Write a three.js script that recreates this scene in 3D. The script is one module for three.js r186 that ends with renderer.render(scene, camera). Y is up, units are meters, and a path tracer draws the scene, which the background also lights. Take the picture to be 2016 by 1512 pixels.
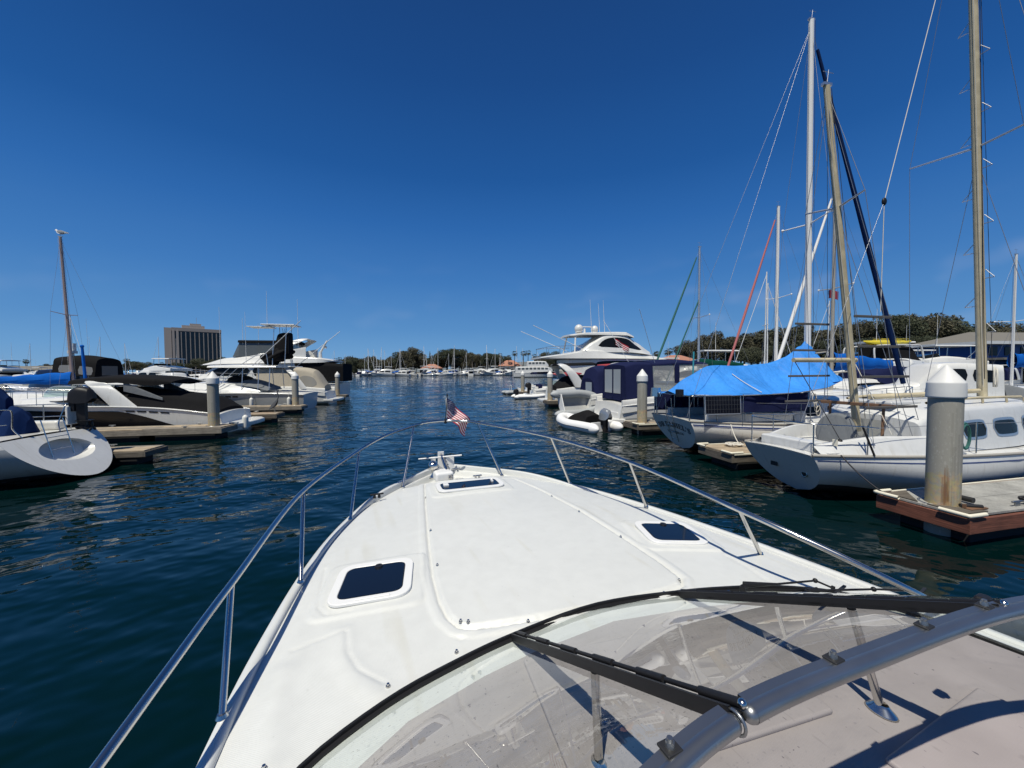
import * as THREE from 'three';
import { mergeGeometries } from 'three/addons/utils/BufferGeometryUtils.js';
import { RoundedBoxGeometry } from 'three/addons/geometries/RoundedBoxGeometry.js';
import { FontLoader } from 'three/addons/loaders/FontLoader.js';
import { TextGeometry } from 'three/addons/geometries/TextGeometry.js';
import { ImprovedNoise } from 'three/addons/math/ImprovedNoise.js';

// ---------------------------------------------------------------- camera, sky, sun, exposure
const scene = new THREE.Scene();
const EYE = 2.65, FPX = 757, CX = 1008, CY = 756;                 // photo: 2016 x 1512 pixels
const camera = new THREE.PerspectiveCamera(2 * Math.atan(CY / FPX) * 180 / Math.PI, 4 / 3, 0.05, 6000);
camera.rotation.order = 'YXZ';
camera.position.set(0, EYE, 0);
camera.rotation.set(-Math.atan(25 / FPX), 0, -0.3 * Math.PI / 180);
camera.updateMatrixWorld(true);
scene.add(camera);

const SUN = new THREE.Vector3(-0.22, 1, 0.42).normalize();
const noise = new ImprovedNoise();
const clampSky = x => Math.min(1, Math.max(0, x));
const srgb = (r, g, b) => new THREE.Color().setRGB(r / 255, g / 255, b / 255, THREE.SRGBColorSpace);
function makeSky() {
  const W = 1024, H = 512, d = new Float32Array(W * H * 4);
  const stops = [[-90, 60, 84, 96], [-2, 108, 145, 178], [0, 126, 168, 206], [3, 106, 157, 206], [6, 89, 143, 199], [12.7, 65, 122, 187], [20, 46, 103, 172], [26, 34, 88, 155],
    [36, 28, 74, 136], [45, 26, 66, 123], [62, 25, 58, 106], [90, 28, 56, 98]].map(([e, r, g, b]) => [e, srgb(r, g, b)]);
  const c = new THREE.Color(), dir = new THREE.Vector3();
  for (let j = 0; j < H; j++) {
    const el = ((j + 0.5) / H - 0.5) * 180;
    let k = 0; while (k < stops.length - 2 && el > stops[k + 1][0]) k++;
    const t = Math.min(1, Math.max(0, (el - stops[k][0]) / (stops[k + 1][0] - stops[k][0])));
    for (let i = 0; i < W; i++) {
      const ph = ((i + 0.5) / W - 0.5) * 2 * Math.PI, ce = Math.cos(el * Math.PI / 180);
      dir.set(Math.cos(ph) * ce, Math.sin(el * Math.PI / 180), Math.sin(ph) * ce);
      c.copy(stops[k][1]).lerp(stops[k + 1][1], t);
      const mu = dir.dot(SUN);
      const glow = 1 + 0.05 * mu + 2.2 * Math.exp(-(1 - mu) * 26);           // forward scattering round the sun
      c.multiplyScalar(glow);
      // thin wisps of cloud low in the sky
      if (el > 0.5 && el < 17) {
        const n = noise.noise(dir.x * 7 + 3.1, el * 0.34, dir.z * 7) * 0.6 + noise.noise(dir.x * 19, el * 0.8, dir.z * 19 + 5) * 0.4;
        const a = Math.max(0, n - 0.10) * 0.5 * Math.exp(-Math.pow((el - 8) / 5, 2));
        c.lerp(srgb(196, 203, 222), Math.min(0.25, a) * (0.25 + 0.75 * clampSky((dir.x - 0.3) / 0.35)));
      }
      const o = (j * W + i) * 4; d[o] = c.r; d[o + 1] = c.g; d[o + 2] = c.b; d[o + 3] = 1;
    }
  }
  const t = new THREE.DataTexture(d, W, H, THREE.RGBAFormat, THREE.FloatType);
  t.mapping = THREE.EquirectangularReflectionMapping; t.magFilter = THREE.LinearFilter; t.needsUpdate = true;
  return t;
}
scene.background = makeSky();
scene.environment = scene.background;
const sun = new THREE.DirectionalLight(new THREE.Color(1, 0.95, 0.82), 4.8);
sun.position.copy(SUN).multiplyScalar(120); scene.add(sun, sun.target);
sun.castShadow = true;
Object.assign(sun.shadow.camera, { left: -70, right: 70, top: 70, bottom: -70, near: 1, far: 320 });
sun.shadow.mapSize.set(4096, 4096);
const renderer = new THREE.WebGLRenderer({ antialias: true });
renderer.toneMapping = THREE.LinearToneMapping;
renderer.toneMappingExposure = 1;
renderer.shadowMap.enabled = true;

// pixel of the photograph -> point on the horizontal plane at height y, or at a given depth
function pix(u, v) { return new THREE.Vector3((u - CX) / FPX, -(v - CY) / FPX, -1).applyEuler(camera.rotation); }
function onY(u, v, y = 0) { const d = pix(u, v); const k = (y - EYE) / d.y; return new THREE.Vector3(d.x * k, y, d.z * k); }
function atDepth(u, v, z) { const d = pix(u, v); const k = z / -d.z; return new THREE.Vector3(d.x * k, EYE + d.y * k, -z); }

// ---------------------------------------------------------------- helpers
const V = (x, y, z) => new THREE.Vector3(x, y, z);
const R = d => d * Math.PI / 180, clamp = (x, a = 0, b = 1) => Math.min(b, Math.max(a, x)), mix = (a, b, t) => a + (b - a) * t;
const smooth = (a, b, x) => { const t = clamp((x - a) / (b - a)); return t * t * (3 - 2 * t); };
function rng(seed) { return () => { seed |= 0; seed = seed + 0x6D2B79F5 | 0; let t = Math.imul(seed ^ seed >>> 15, 1 | seed); t = t + Math.imul(t ^ t >>> 7, 61 | t) ^ t; return ((t ^ t >>> 14) >>> 0) / 4294967296; }; }
const taken = new Map();
function numbered(n) { const k = taken.get(n) || 0; taken.set(n, k + 1); return k ? `${n}_${String(k).padStart(3, '0')}` : n; }
function M(geos) {
  geos = (Array.isArray(geos) ? geos.flat(9) : [geos]).filter(Boolean);
  if (geos.length === 1) return geos[0];
  const list = geos.map(g => {
    let q = g.index ? g.toNonIndexed() : g.clone();
    for (const k of Object.keys(q.attributes)) if (!['position', 'normal', 'uv'].includes(k)) q.deleteAttribute(k);
    if (!q.attributes.uv) q.setAttribute('uv', new THREE.BufferAttribute(new Float32Array(q.attributes.position.count * 2), 2));
    return q;
  });
  return mergeGeometries(list);
}
function metricUV(g) {               // uv in metres from the dominant axis of the normal
  if (g.index) g = g.toNonIndexed();
  const p = g.attributes.position, uv = new Float32Array(p.count * 2), a = V(0, 0, 0), b = V(0, 0, 0), c = V(0, 0, 0);
  for (let i = 0; i < p.count; i += 3) {
    a.fromBufferAttribute(p, i); b.fromBufferAttribute(p, i + 1); c.fromBufferAttribute(p, i + 2);
    b.sub(a); c.sub(a); b.cross(c); const x = Math.abs(b.x), y = Math.abs(b.y), z = Math.abs(b.z);
    for (let k = i; k < i + 3; k++) {
      const X = p.getX(k), Y = p.getY(k), Z = p.getZ(k);
      if (y >= x && y >= z) { uv[2 * k] = X; uv[2 * k + 1] = Z; } else if (x >= z) { uv[2 * k] = Z; uv[2 * k + 1] = Y; } else { uv[2 * k] = X; uv[2 * k + 1] = Y; }
    }
  }
  g.setAttribute('uv', new THREE.BufferAttribute(uv, 2)); return g;
}
function mesh(name, geos, m, parent) {
  let g = M(geos); if (m.userData.metric) g = metricUV(g);
  const o = new THREE.Mesh(g, m); o.name = parent ? name : numbered(name); o.castShadow = o.receiveShadow = true;
  if (parent) parent.add(o); else scene.add(o);
  return o;
}
function tag(o, label, category, group, kind) { o.userData.label = label; o.userData.category = category; if (group) o.userData.group = group; if (kind) o.userData.kind = kind; return o; }
function thing(name, label, category, pos, turn = 0, group) {
  const o = new THREE.Group(); o.name = numbered(name); scene.add(o); o.position.copy(pos); o.rotation.y = turn; tag(o, label, category, group); return o;
}
function copy(src, pos, turn, label, group) {
  const c = src.clone(); c.name = numbered(src.name.replace(/_\d\d\d$/, '')); scene.add(c); c.userData = { ...src.userData };
  c.position.copy(pos); c.rotation.y = turn; if (label) c.userData.label = label; if (group) c.userData.group = group; return c;
}
function structure(o) { o.userData.kind = 'structure'; return o; }
function grid(fn, nu, nv, flip) {
  const pos = [], uv = [], idx = [];
  for (let j = 0; j <= nv; j++) for (let i = 0; i <= nu; i++) { const p = fn(i / nu, j / nv); pos.push(p.x, p.y, p.z); uv.push(i / nu, j / nv); }
  for (let j = 0; j < nv; j++) for (let i = 0; i < nu; i++) {
    const a = j * (nu + 1) + i, b = a + 1, c = a + nu + 1, d = c + 1;
    if (flip) idx.push(a, c, b, b, c, d); else idx.push(a, b, c, b, d, c);
  }
  const g = new THREE.BufferGeometry();
  g.setAttribute('position', new THREE.Float32BufferAttribute(pos, 3)); g.setAttribute('uv', new THREE.Float32BufferAttribute(uv, 2));
  g.setIndex(idx); g.computeVertexNormals(); return g;
}
function box(w, h, d, x = 0, y = 0, z = 0, r = 0) {
  const g = r ? new RoundedBoxGeometry(w, h, d, 2, Math.min(r, w / 2.01, h / 2.01, d / 2.01)) : new THREE.BoxGeometry(w, h, d);
  return g.translate(x, y, z);
}
function rod(a, b, r = 0.012, r2 = r, n = 7) {
  const d = b.clone().sub(a), L = d.length();
  const g = new THREE.CylinderGeometry(r2, r, L, n, 1);
  g.applyQuaternion(new THREE.Quaternion().setFromUnitVectors(V(0, 1, 0), d.normalize())); g.translate((a.x + b.x) / 2, (a.y + b.y) / 2, (a.z + b.z) / 2); return g;
}
function pipe(pts, r = 0.0125, seg = 0, closed = false, n = 8, tension = 0.5) {
  return new THREE.TubeGeometry(new THREE.CatmullRomCurve3(pts, closed, 'catmullrom', tension), seg || pts.length * 6, r, n, closed);
}
function poly(pts, r, n = 6) { const o = []; for (let i = 0; i < pts.length - 1; i++) o.push(rod(pts[i], pts[i + 1], r, r, n)); return o; }
function ball(r, x = 0, y = 0, z = 0, sx = 1, sy = 1, sz = 1, n = 14) { return new THREE.SphereGeometry(r, n, Math.ceil(n * 0.7)).scale(sx, sy, sz).translate(x, y, z); }
function cyl(r1, r2, h, x = 0, y = 0, z = 0, n = 14) { return new THREE.CylinderGeometry(r1, r2, h, n).translate(x, y, z); }
function lathe(pts, n = 24) { return new THREE.LatheGeometry(pts.map(p => new THREE.Vector2(p[0], p[1])), n); }
function prism(pts, depth, bevel = 0) {        // outline in x-y, extruded along z, centred
  const s = new THREE.Shape(pts.map(p => new THREE.Vector2(p[0], p[1])));
  const g = new THREE.ExtrudeGeometry(s, { depth: depth - 2 * bevel, bevelEnabled: bevel > 0, bevelThickness: bevel, bevelSize: bevel, bevelOffset: -bevel, bevelSegments: 2, curveSegments: 6 });
  return g.translate(0, 0, -depth / 2 + bevel);
}
function smoothPts(pts, n = 40, closed = false) { return new THREE.CatmullRomCurve3(pts.map(p => V(p[0], p[1], 0)), closed).getPoints(n).map(p => [p.x, p.y]); }

// boat hull: local x = towards the bow from the transom, y up from the waterline, +z = starboard
class Hull {
  constructor(o) { Object.assign(this, { L: 10, B: 3.2, sternW: 0.85, sheer: [1.05, 0.95, 1.35], draft: 0.3, rake: 0, bowRake: 1.2, bowPow: 2.3, maxAt: 0.42, power: false, tumble: 0.05, flare: 0.5, camber: 0.06, chineY: 0.12, lift: 0 }, o); }
  w(t) { const m = this.maxAt; if (t < m) { const k = (m - t) / m; return this.B / 2 * (1 - (1 - this.sternW) * k * k); } const k = (t - m) / (1 - m); return this.B / 2 * (1 - Math.pow(k, this.bowPow)) + 0.015; }
  sh(t) { const [a, b, c] = this.sheer; return t < 0.5 ? mix(a, b, smoothHalf(t * 2)) : mix(b, c, Math.pow((t - 0.5) * 2, 1.7)); }
  p(t, s, side = 1, off = 0) {
    const w = this.w(t), top = this.sh(t), y = mix(top, -this.draft + this.lift * smooth(0.3, 0, t), s); let z;
    if (this.power) {
      const sc = (top - this.chineY) / (top + this.draft), fl = mix(0.06, this.flare, Math.pow(t, 1.8));
      z = s < sc ? w * (1 - fl * Math.pow(s / sc, 0.8)) : w * (1 - fl) * Math.pow(1 - (s - sc) / (1 - sc) * 0.999, 0.75);
    } else {
      const k = Math.pow(t, 2.2), rd = Math.pow(Math.max(0, 1 - Math.pow(s, mix(2.1, 3.0, smooth(0, 0.4, t)))), mix(0.55, 0.6, smooth(0, 0.4, t))), vee = Math.pow(1 - s * 0.98, 0.6);
      z = w * mix(rd, vee, k); if (s < 0.45) z *= 1 - this.tumble * (1 - k) * Math.pow(1 - s / 0.45, 2);
    }
    const x = this.L * t - this.bowRake * s * Math.pow(t, 4) + this.rake * s * Math.pow(1 - t, 5);
    return V(x, y, side * (z + off));
  }
  strip(t0, t1, s0, s1, side, off = 0, nt = 28, ns = 10) { return grid((u, v) => this.p(mix(t0, t1, u), mix(s0, s1, v), side, off), nt, ns, side > 0); }
  both(t0, t1, s0, s1, off = 0, nt = 28, ns = 10) { return [this.strip(t0, t1, s0, s1, 1, off, nt, ns), this.strip(t0, t1, s0, s1, -1, off, nt, ns)]; }
  shell() { return this.both(0, 1, 0, 1, 0, 36, 14); }
  transom(s0 = 0, s1 = 1) { return grid((u, v) => { const a = this.p(0, mix(s0, s1, v), 1), b = this.p(0, mix(s0, s1, v), -1); const r = a.lerp(b, u), q = u * 2 - 1; if (v < 0.001) r.y += this.camber * (1 - q * q) * this.w(0) * 2 / this.B - 0.02; return r; }, 8, 10); }
  deck(t0 = 0, t1 = 1, drop = 0.03) { return grid((u, v) => { const t = mix(t0, t1, u), p = this.p(t, 0, 1), q = v * 2 - 1; return V(p.x, p.y - drop + this.camber * (1 - q * q) * this.w(t) * 2 / this.B, p.z * q); }, 32, 8); }
  at(t, k, up = 0) { const p = this.p(t, 0, 1); return V(p.x, p.y + up, p.z * k); }        // deck point, k = -1..1 across
  rail(t0, t1, up, k, n = 14) { const o = []; for (let i = 0; i <= n; i++) o.push(this.at(mix(t0, t1, i / n), k, up)); return o; }
  edge(r = 0.03, s = 0.02, t0 = 0, t1 = 1) { return [1, -1].map(sd => { const o = []; for (let i = 0; i <= 24; i++) o.push(this.p(mix(t0, t1, i / 24), s, sd, 0.005)); return pipe(o, r, 60, false, 6); }); }
}
function smoothHalf(t) { return 1 - (1 - t) * (1 - t); }
// house / cabin / canvas loft: stations [x, half width low, half width high, y low, y high, corner radius]
class Loft {
  constructor(st, crown = 0.04, hard = false) { this.st = st; this.crown = crown; this.hard = hard; this.x0 = st[0][0]; this.x1 = st[st.length - 1][0]; }
  s(x) {
    const st = this.st; let k = 0; while (k < st.length - 2 && x > st[k + 1][0]) k++;
    const a = st[k], b = st[k + 1], t = clamp((x - a[0]) / (b[0] - a[0] || 1));
    if (this.hard) return a.map((q, i) => mix(q, b[i], t));
    const p = st[Math.max(0, k - 1)], n = st[Math.min(st.length - 1, k + 2)];
    return a.map((q, i) => { if (i === 0) return mix(q, b[0], t); const h = b[0] - a[0] || 1; const m0 = (b[i] - p[i]) / (b[0] - p[0] || 1) * h, m1 = (n[i] - q) / (n[0] - a[0] || 1) * h; const t2 = t * t, t3 = t2 * t; return (2 * t3 - 3 * t2 + 1) * q + (t3 - 2 * t2 + t) * m0 * 0.7 + (-2 * t3 + 3 * t2) * b[i] + (t3 - t2) * m1 * 0.7; });
  }
  side(x, h, sd = 1, off = 0) { const [, w0, w1, y0, y1, r = 0.08] = this.s(x); const yt = y1 - Math.min(r, (y1 - y0) * 0.8); return V(x, mix(y0, yt, h), sd * (mix(w0, w1, h) + off)); }
  half(x, a) {
    const [, w0, w1, y0, y1, r0 = 0.08] = this.s(x), r = Math.max(0.001, Math.min(r0, (y1 - y0) * 0.8, w1 * 0.8));
    if (a < 0.4) { const h = a / 0.4; return [mix(w0, w1, h), mix(y0, y1 - r, h)]; }
    if (a < 0.6) { const q = (a - 0.4) / 0.2 * Math.PI / 2; return [w1 - r + r * Math.cos(q), y1 - r + r * Math.sin(q)]; }
    const q = (a - 0.6) / 0.4; return [(w1 - r) * (1 - q), y1 + this.crown * (1 - (1 - q) * (1 - q))];
  }
  geo(nx = 28, na = 20, caps = true) {
    const xs = []; const set = new Set(); for (let i = 0; i <= nx; i++) set.add(mix(this.x0, this.x1, i / nx)); for (const s of this.st) set.add(s[0]);
    xs.push(...[...set].sort((a, b) => a - b));
    const f = (x, v) => { const sd = v < 0.5 ? 1 : -1, a = v < 0.5 ? v * 2 : (1 - v) * 2; const [z, y] = this.half(x, a); return V(x, y, z * sd); };
    const g = [grid((u, v) => f(xs[Math.round(u * (xs.length - 1))], v), xs.length - 1, na * 2, true)];
    if (caps) for (const [x, fl] of [[this.x0, 0], [this.x1, 1]]) {
      g.push(grid((u, v) => { const [z, y] = this.half(x, v); return V(x, y, z * (1 - 2 * u)); }, 6, na, !!fl));
    }
    return g;
  }
  // a pane following the side of the loft between x0..x1 and heights h0..h1 (fractions), corners rounded
  pane(x0, x1, h0, h1, sd, off = 0.012, sharp = 5, skew = 0, n = 14) {
    return grid((u, v) => { const q = 2 * u - 1, k = Math.pow(Math.max(0, 1 - Math.pow(Math.abs(q), sharp)), 1 / sharp); const hc = (h0 + h1) / 2, hh = (h1 - h0) / 2; const h = hc + hh * k * (v * 2 - 1); return this.side(mix(x0, x1, u) + skew * (h - hc), h, sd, off); }, n, 4, sd > 0);
  }
}

// ---------------------------------------------------------------- textures and materials
function noiseTex(w, h, f, cs = true) {
  const d = new Uint8Array(w * h * 4);
  for (let j = 0; j < h; j++) for (let i = 0; i < w; i++) { const c = f(i / w, j / h), o = (j * w + i) * 4; d[o] = clamp(c[0], 0, 255); d[o + 1] = clamp(c[1], 0, 255); d[o + 2] = clamp(c[2], 0, 255); d[o + 3] = 255; }
  const t = new THREE.DataTexture(d, w, h, THREE.RGBAFormat); t.wrapS = t.wrapT = THREE.RepeatWrapping; t.magFilter = THREE.LinearFilter; t.minFilter = THREE.LinearMipmapLinearFilter; t.generateMipmaps = true;
  if (cs) t.colorSpace = THREE.SRGBColorSpace; t.needsUpdate = true; return t;
}
// periodic value noise: p cells per tile
const perm = (() => { const r = rng(5); return Array.from({ length: 4096 }, () => r()); })();
function pn(u, v, p, s = 0, q = p) {
  const x = u * p, y = v * q, i = Math.floor(x), j = Math.floor(y), fx = x - i, fy = y - j, h = (a, b) => perm[(((a % p + p) % p) * 131 + ((b % q + q) % q) * 977 + s * 57) & 4095];
  const sx = fx * fx * (3 - 2 * fx), sy = fy * fy * (3 - 2 * fy);
  return mix(mix(h(i, j), h(i + 1, j), sx), mix(h(i, j + 1), h(i + 1, j + 1), sx), sy);
}
const fbm = (u, v, p, s = 0, q = p, oct = 4) => { let a = 0, k = 0.5, n = 0; for (let o = 0; o < oct; o++) { a += k * pn(u, v, p << o, s + o, q << o); n += k; k *= 0.5; } return a / n; };
function std(o) { return new THREE.MeshStandardMaterial(o); }
function phys(o) { return new THREE.MeshPhysicalMaterial(o); }
const lin = (r, g, b) => new THREE.Color().setRGB(r, g, b);
const metric = m => { m.userData.metric = true; return m; };
const tx = {};
tx.gel = noiseTex(512, 512, (u, v) => { const a = fbm(u, v, 4, 1) - 0.5, b = fbm(u, v, 32, 3, 32, 3) - 0.5, s = Math.max(0, pn(u, v, 48, 8, 6) - 0.72); const k = 236 + a * 12 + b * 8 - s * 40; return [k, k - 0.5 - s * 6, k - 3 - s * 16]; });
tx.gelR = noiseTex(256, 256, (u, v) => { const k = 70 + fbm(u, v, 6, 2) * 90; return [k, k, k]; }, false);
tx.wood = noiseTex(512, 512, (u, v) => { const g = fbm(u, v, 3, 4, 60, 4), s = fbm(u, v, 5, 9), c = pn(u, v, 8, 3, 160); const k = 118 + g * 70 - 30 + s * 44 + (c > 0.86 ? -34 : 0); return [k * 1.02, k * 0.96, k * 0.87]; });
tx.woodB = noiseTex(512, 512, (u, v) => { const k = 60 + fbm(u, v, 3, 4, 90, 4) * 160; return [k, k, k]; }, false);
tx.concrete = noiseTex(512, 512, (u, v) => { const a = fbm(u, v, 5, 11), b = fbm(u, v, 60, 12, 60, 3), p = pn(u, v, 90, 4) > 0.9 ? -26 : 0; const k = 112 + a * 46 + b * 30 + p * 0.8; return [k, k * 0.985, k * 0.94]; });
tx.canvas = noiseTex(256, 256, (u, v) => { const k = 128 + 50 * Math.sin(u * 2 * Math.PI * 64) * Math.sin(v * 2 * Math.PI * 64) + fbm(u, v, 6, 2) * 50; return [k, k, k]; }, false);
tx.wrinkle = noiseTex(512, 512, (u, v) => { const w = fbm(u, v, 4, 7) * 2; const k = 128 + 90 * (fbm(u + w * 0.12, v + w * 0.06, 7, 21, 3) - 0.5) * 2; return [k, k, k]; }, false);
tx.fibre = noiseTex(512, 512, (u, v) => { const k = 190 + fbm(u, v, 5, 3) * 60; return [k, k, k]; });
tx.fold = noiseTex(512, 512, (u, v) => { const w = fbm(u, v, 3, 7); let k = 0; for (const [p, q, s] of [[9, 2, 1], [3, 8, 4], [14, 3, 9]]) k += 1 - Math.abs(2 * pn(u + w * 0.22, v + w * 0.12, p, s, q) - 1) ** 0.6; k = k / 3 * 190 + fbm(u, v, 24, 6) * 60; return [k, k, k]; }, false); tx.fold.repeat.set(0.42, 0.42);
tx.tarp = noiseTex(512, 512, (u, v) => { const a = fbm(u, v, 4, 12), b = fbm(u, v, 50, 2, 50, 2); const k = 196 + a * 46 + b * 22, s = pn(u, v, 60, 5, 14) > 0.93 && pn(u, v, 5, 8) > 0.6 ? 40 : 0; return [k + s * 2.5, k + s, k + 4]; }); tx.tarp.repeat.set(0.4, 0.4);
for (const k of ['gel', 'gelR']) tx[k].repeat.set(0.5, 0.5);
tx.concrete.repeat.set(0.8, 0.8); tx.canvas.repeat.set(5, 5); tx.wrinkle.repeat.set(0.9, 0.9);
const mats = {
  gel: metric(phys({ color: lin(0.78, 0.78, 0.765), map: tx.gel, roughness: 0.32, roughnessMap: null, clearcoat: 0.4, clearcoatRoughness: 0.12 })),
  gelWarm: metric(phys({ color: lin(0.76, 0.75, 0.71), map: tx.gel, roughness: 0.4, clearcoat: 0.25, clearcoatRoughness: 0.2 })),
  gelOld: metric(phys({ color: lin(0.7, 0.71, 0.72), map: tx.gel, roughness: 0.42, clearcoat: 0.2, clearcoatRoughness: 0.2 })),
  gelGrey: metric(phys({ color: lin(0.42, 0.43, 0.43), map: tx.gel, roughness: 0.22, clearcoat: 0.5, clearcoatRoughness: 0.08 })),
  hullDark: metric(phys({ color: lin(0.46, 0.48, 0.50), map: tx.gel, roughness: 0.3, clearcoat: 0.3, clearcoatRoughness: 0.15 })),
  black: phys({ color: lin(0.008, 0.008, 0.010), roughness: 0.2, specularIntensity: 0.6 }),
  navyHull: phys({ color: lin(0.012, 0.02, 0.05), roughness: 0.2, clearcoat: 0.6 }),
  antifoul: std({ color: lin(0.02, 0.025, 0.03), roughness: 0.8 }),
  bootBlue: std({ color: lin(0.02, 0.03, 0.12), roughness: 0.4 }),
  stripe: std({ color: lin(0.03, 0.05, 0.16), roughness: 0.4 }),
  steel: std({ color: lin(0.58, 0.57, 0.55), metalness: 1, roughness: 0.2 }),
  galv: metric(std({ color: lin(0.42, 0.435, 0.45), metalness: 0.9, roughness: 0.36, map: tx.fibre, bumpMap: tx.wrinkle, bumpScale: 0.0006 })),
  alu: std({ color: lin(0.6, 0.61, 0.62), metalness: 0.85, roughness: 0.38 }),
  mastWhite: std({ color: lin(0.72, 0.72, 0.71), roughness: 0.35 }),
  mastTan: metric(std({ color: lin(0.66, 0.57, 0.38), roughness: 0.6, map: tx.fibre })),
  mastGrey: std({ color: lin(0.34, 0.32, 0.28), roughness: 0.5 }),
  mastBrown: std({ color: lin(0.34, 0.26, 0.24), roughness: 0.5 }),
  ratline: std({ color: lin(0.09, 0.085, 0.08), roughness: 0.8 }),
  wire: std({ color: lin(0.32, 0.33, 0.35), metalness: 0.6, roughness: 0.4 }),
  rope: std({ color: lin(0.62, 0.59, 0.52), roughness: 0.9 }),
  ropeDark: std({ color: lin(0.03, 0.03, 0.035), roughness: 0.9 }),
  tealRope: std({ color: lin(0.02, 0.2, 0.25), roughness: 0.9 }),
  glassDark: phys({ color: lin(0.008, 0.010, 0.012), roughness: 0.06, specularIntensity: 0.3 }),
  glassGrey: phys({ color: lin(0.09, 0.1, 0.1), roughness: 0.08 }),
  glassGreen: phys({ color: lin(0.75, 0.85, 0.83), roughness: 0.02, transmission: 1, thickness: 0, ior: 1.5 }),
  vinyl: phys({ color: lin(0.6, 0.6, 0.58), roughness: 0.18, transmission: 0.72, thickness: 0, ior: 1.45 }),
  blackCanvas: metric(phys({ specularIntensity: 0.15, color: lin(0.012, 0.012, 0.013), roughness: 0.9, bumpMap: tx.wrinkle, bumpScale: 0.02 })),
  navy: metric(phys({ specularIntensity: 0.15, color: lin(0.012, 0.016, 0.055), roughness: 0.9, bumpMap: tx.wrinkle, bumpScale: 0.03 })),
  tan: metric(phys({ specularIntensity: 0.15, color: lin(0.40, 0.36, 0.29), roughness: 0.9, bumpMap: tx.wrinkle, bumpScale: 0.02 })),
  greyCanvas: metric(phys({ specularIntensity: 0.15, color: lin(0.16, 0.17, 0.18), roughness: 0.9, bumpMap: tx.wrinkle, bumpScale: 0.03 })),
  blueCanvas: metric(phys({ specularIntensity: 0.15, color: lin(0.006, 0.10, 0.42), roughness: 0.85, bumpMap: tx.wrinkle, bumpScale: 0.03 })),
  sailBlue: metric(phys({ specularIntensity: 0.15, color: lin(0.005, 0.018, 0.07), roughness: 0.85, bumpMap: tx.wrinkle, bumpScale: 0.02 })),
  tarp: metric(phys({ specularIntensity: 0.35, color: lin(0.05, 0.29, 0.80), roughness: 0.6, map: tx.tarp, bumpMap: tx.fold, bumpScale: 0.075 })),
  green: metric(phys({ specularIntensity: 0.15, color: lin(0.005, 0.055, 0.04), roughness: 0.85, bumpMap: tx.wrinkle, bumpScale: 0.02 })),
  greenSail: std({ color: lin(0.02, 0.11, 0.1), roughness: 0.8 }),
  pinkSail: std({ color: lin(0.42, 0.13, 0.13), roughness: 0.8 }),
  whiteSail: std({ color: lin(0.75, 0.74, 0.72), roughness: 0.8 }),
  vinylPale: phys({ color: lin(0.34, 0.36, 0.37), roughness: 0.16 }),
  rubber: std({ color: lin(0.016, 0.016, 0.017), roughness: 0.55 }),
  darkPlastic: phys({ color: lin(0.014, 0.014, 0.016), roughness: 0.45, specularIntensity: 0.5 }),
  red: std({ color: lin(0.4, 0.02, 0.025), roughness: 0.4 }),
  kayakRed: std({ color: lin(0.32, 0.03, 0.04), roughness: 0.45 }),
  yellow: std({ color: lin(0.62, 0.5, 0.03), roughness: 0.5 }),
  hypalon: metric(std({ color: lin(0.34, 0.36, 0.37), roughness: 0.55, bumpMap: tx.wrinkle, bumpScale: 0.004 })),
  hypalonWhite: std({ color: lin(0.78, 0.78, 0.77), roughness: 0.45 }),
  silver: phys({ color: lin(0.32, 0.34, 0.36), roughness: 0.25, clearcoat: 0.6, metalness: 0.5 }),
  fender: std({ color: lin(0.7, 0.69, 0.64), roughness: 0.5 }),
  wood: metric(std({ color: lin(0.75, 0.75, 0.75), map: tx.wood, roughness: 0.85, bumpMap: tx.woodB, bumpScale: 0.006 })),
  woodDark: metric(std({ color: lin(0.36, 0.35, 0.34), map: tx.wood, roughness: 0.85, bumpMap: tx.woodB, bumpScale: 0.006 })),
  woodPale: metric(std({ color: lin(1.25, 1.14, 0.98), map: tx.wood, roughness: 0.85, bumpMap: tx.woodB, bumpScale: 0.005 })),
  teak: metric(std({ color: lin(0.24, 0.13, 0.07), map: tx.fibre, roughness: 0.6 })),
  redwood: metric(std({ color: lin(0.5, 0.2, 0.15), map: tx.wood, roughness: 0.8, bumpMap: tx.woodB, bumpScale: 0.004 })),
  ply: metric(std({ color: lin(0.95, 0.97, 1.0), map: tx.concrete, roughness: 0.85 })),
  floatBlack: std({ color: lin(0.01, 0.01, 0.011), roughness: 0.8 }),
  concrete: metric(std({ color: lin(1.05, 1.02, 0.97), map: tx.concrete, roughness: 0.9, bumpMap: tx.concrete, bumpScale: 0.004 })),
  cap: metric(std({ color: lin(0.8, 0.8, 0.79), map: tx.gel, roughness: 0.55 })),
  bumper: std({ color: lin(0.72, 0.68, 0.55), roughness: 0.6 }),
  solar: phys({ color: lin(0.005, 0.006, 0.012), roughness: 0.2, specularIntensity: 0.4 }),
  solarLine: std({ color: lin(0.07, 0.075, 0.085), roughness: 0.4 }),
  lettering: std({ color: lin(0.01, 0.01, 0.02), roughness: 0.5 }),
};

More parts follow.
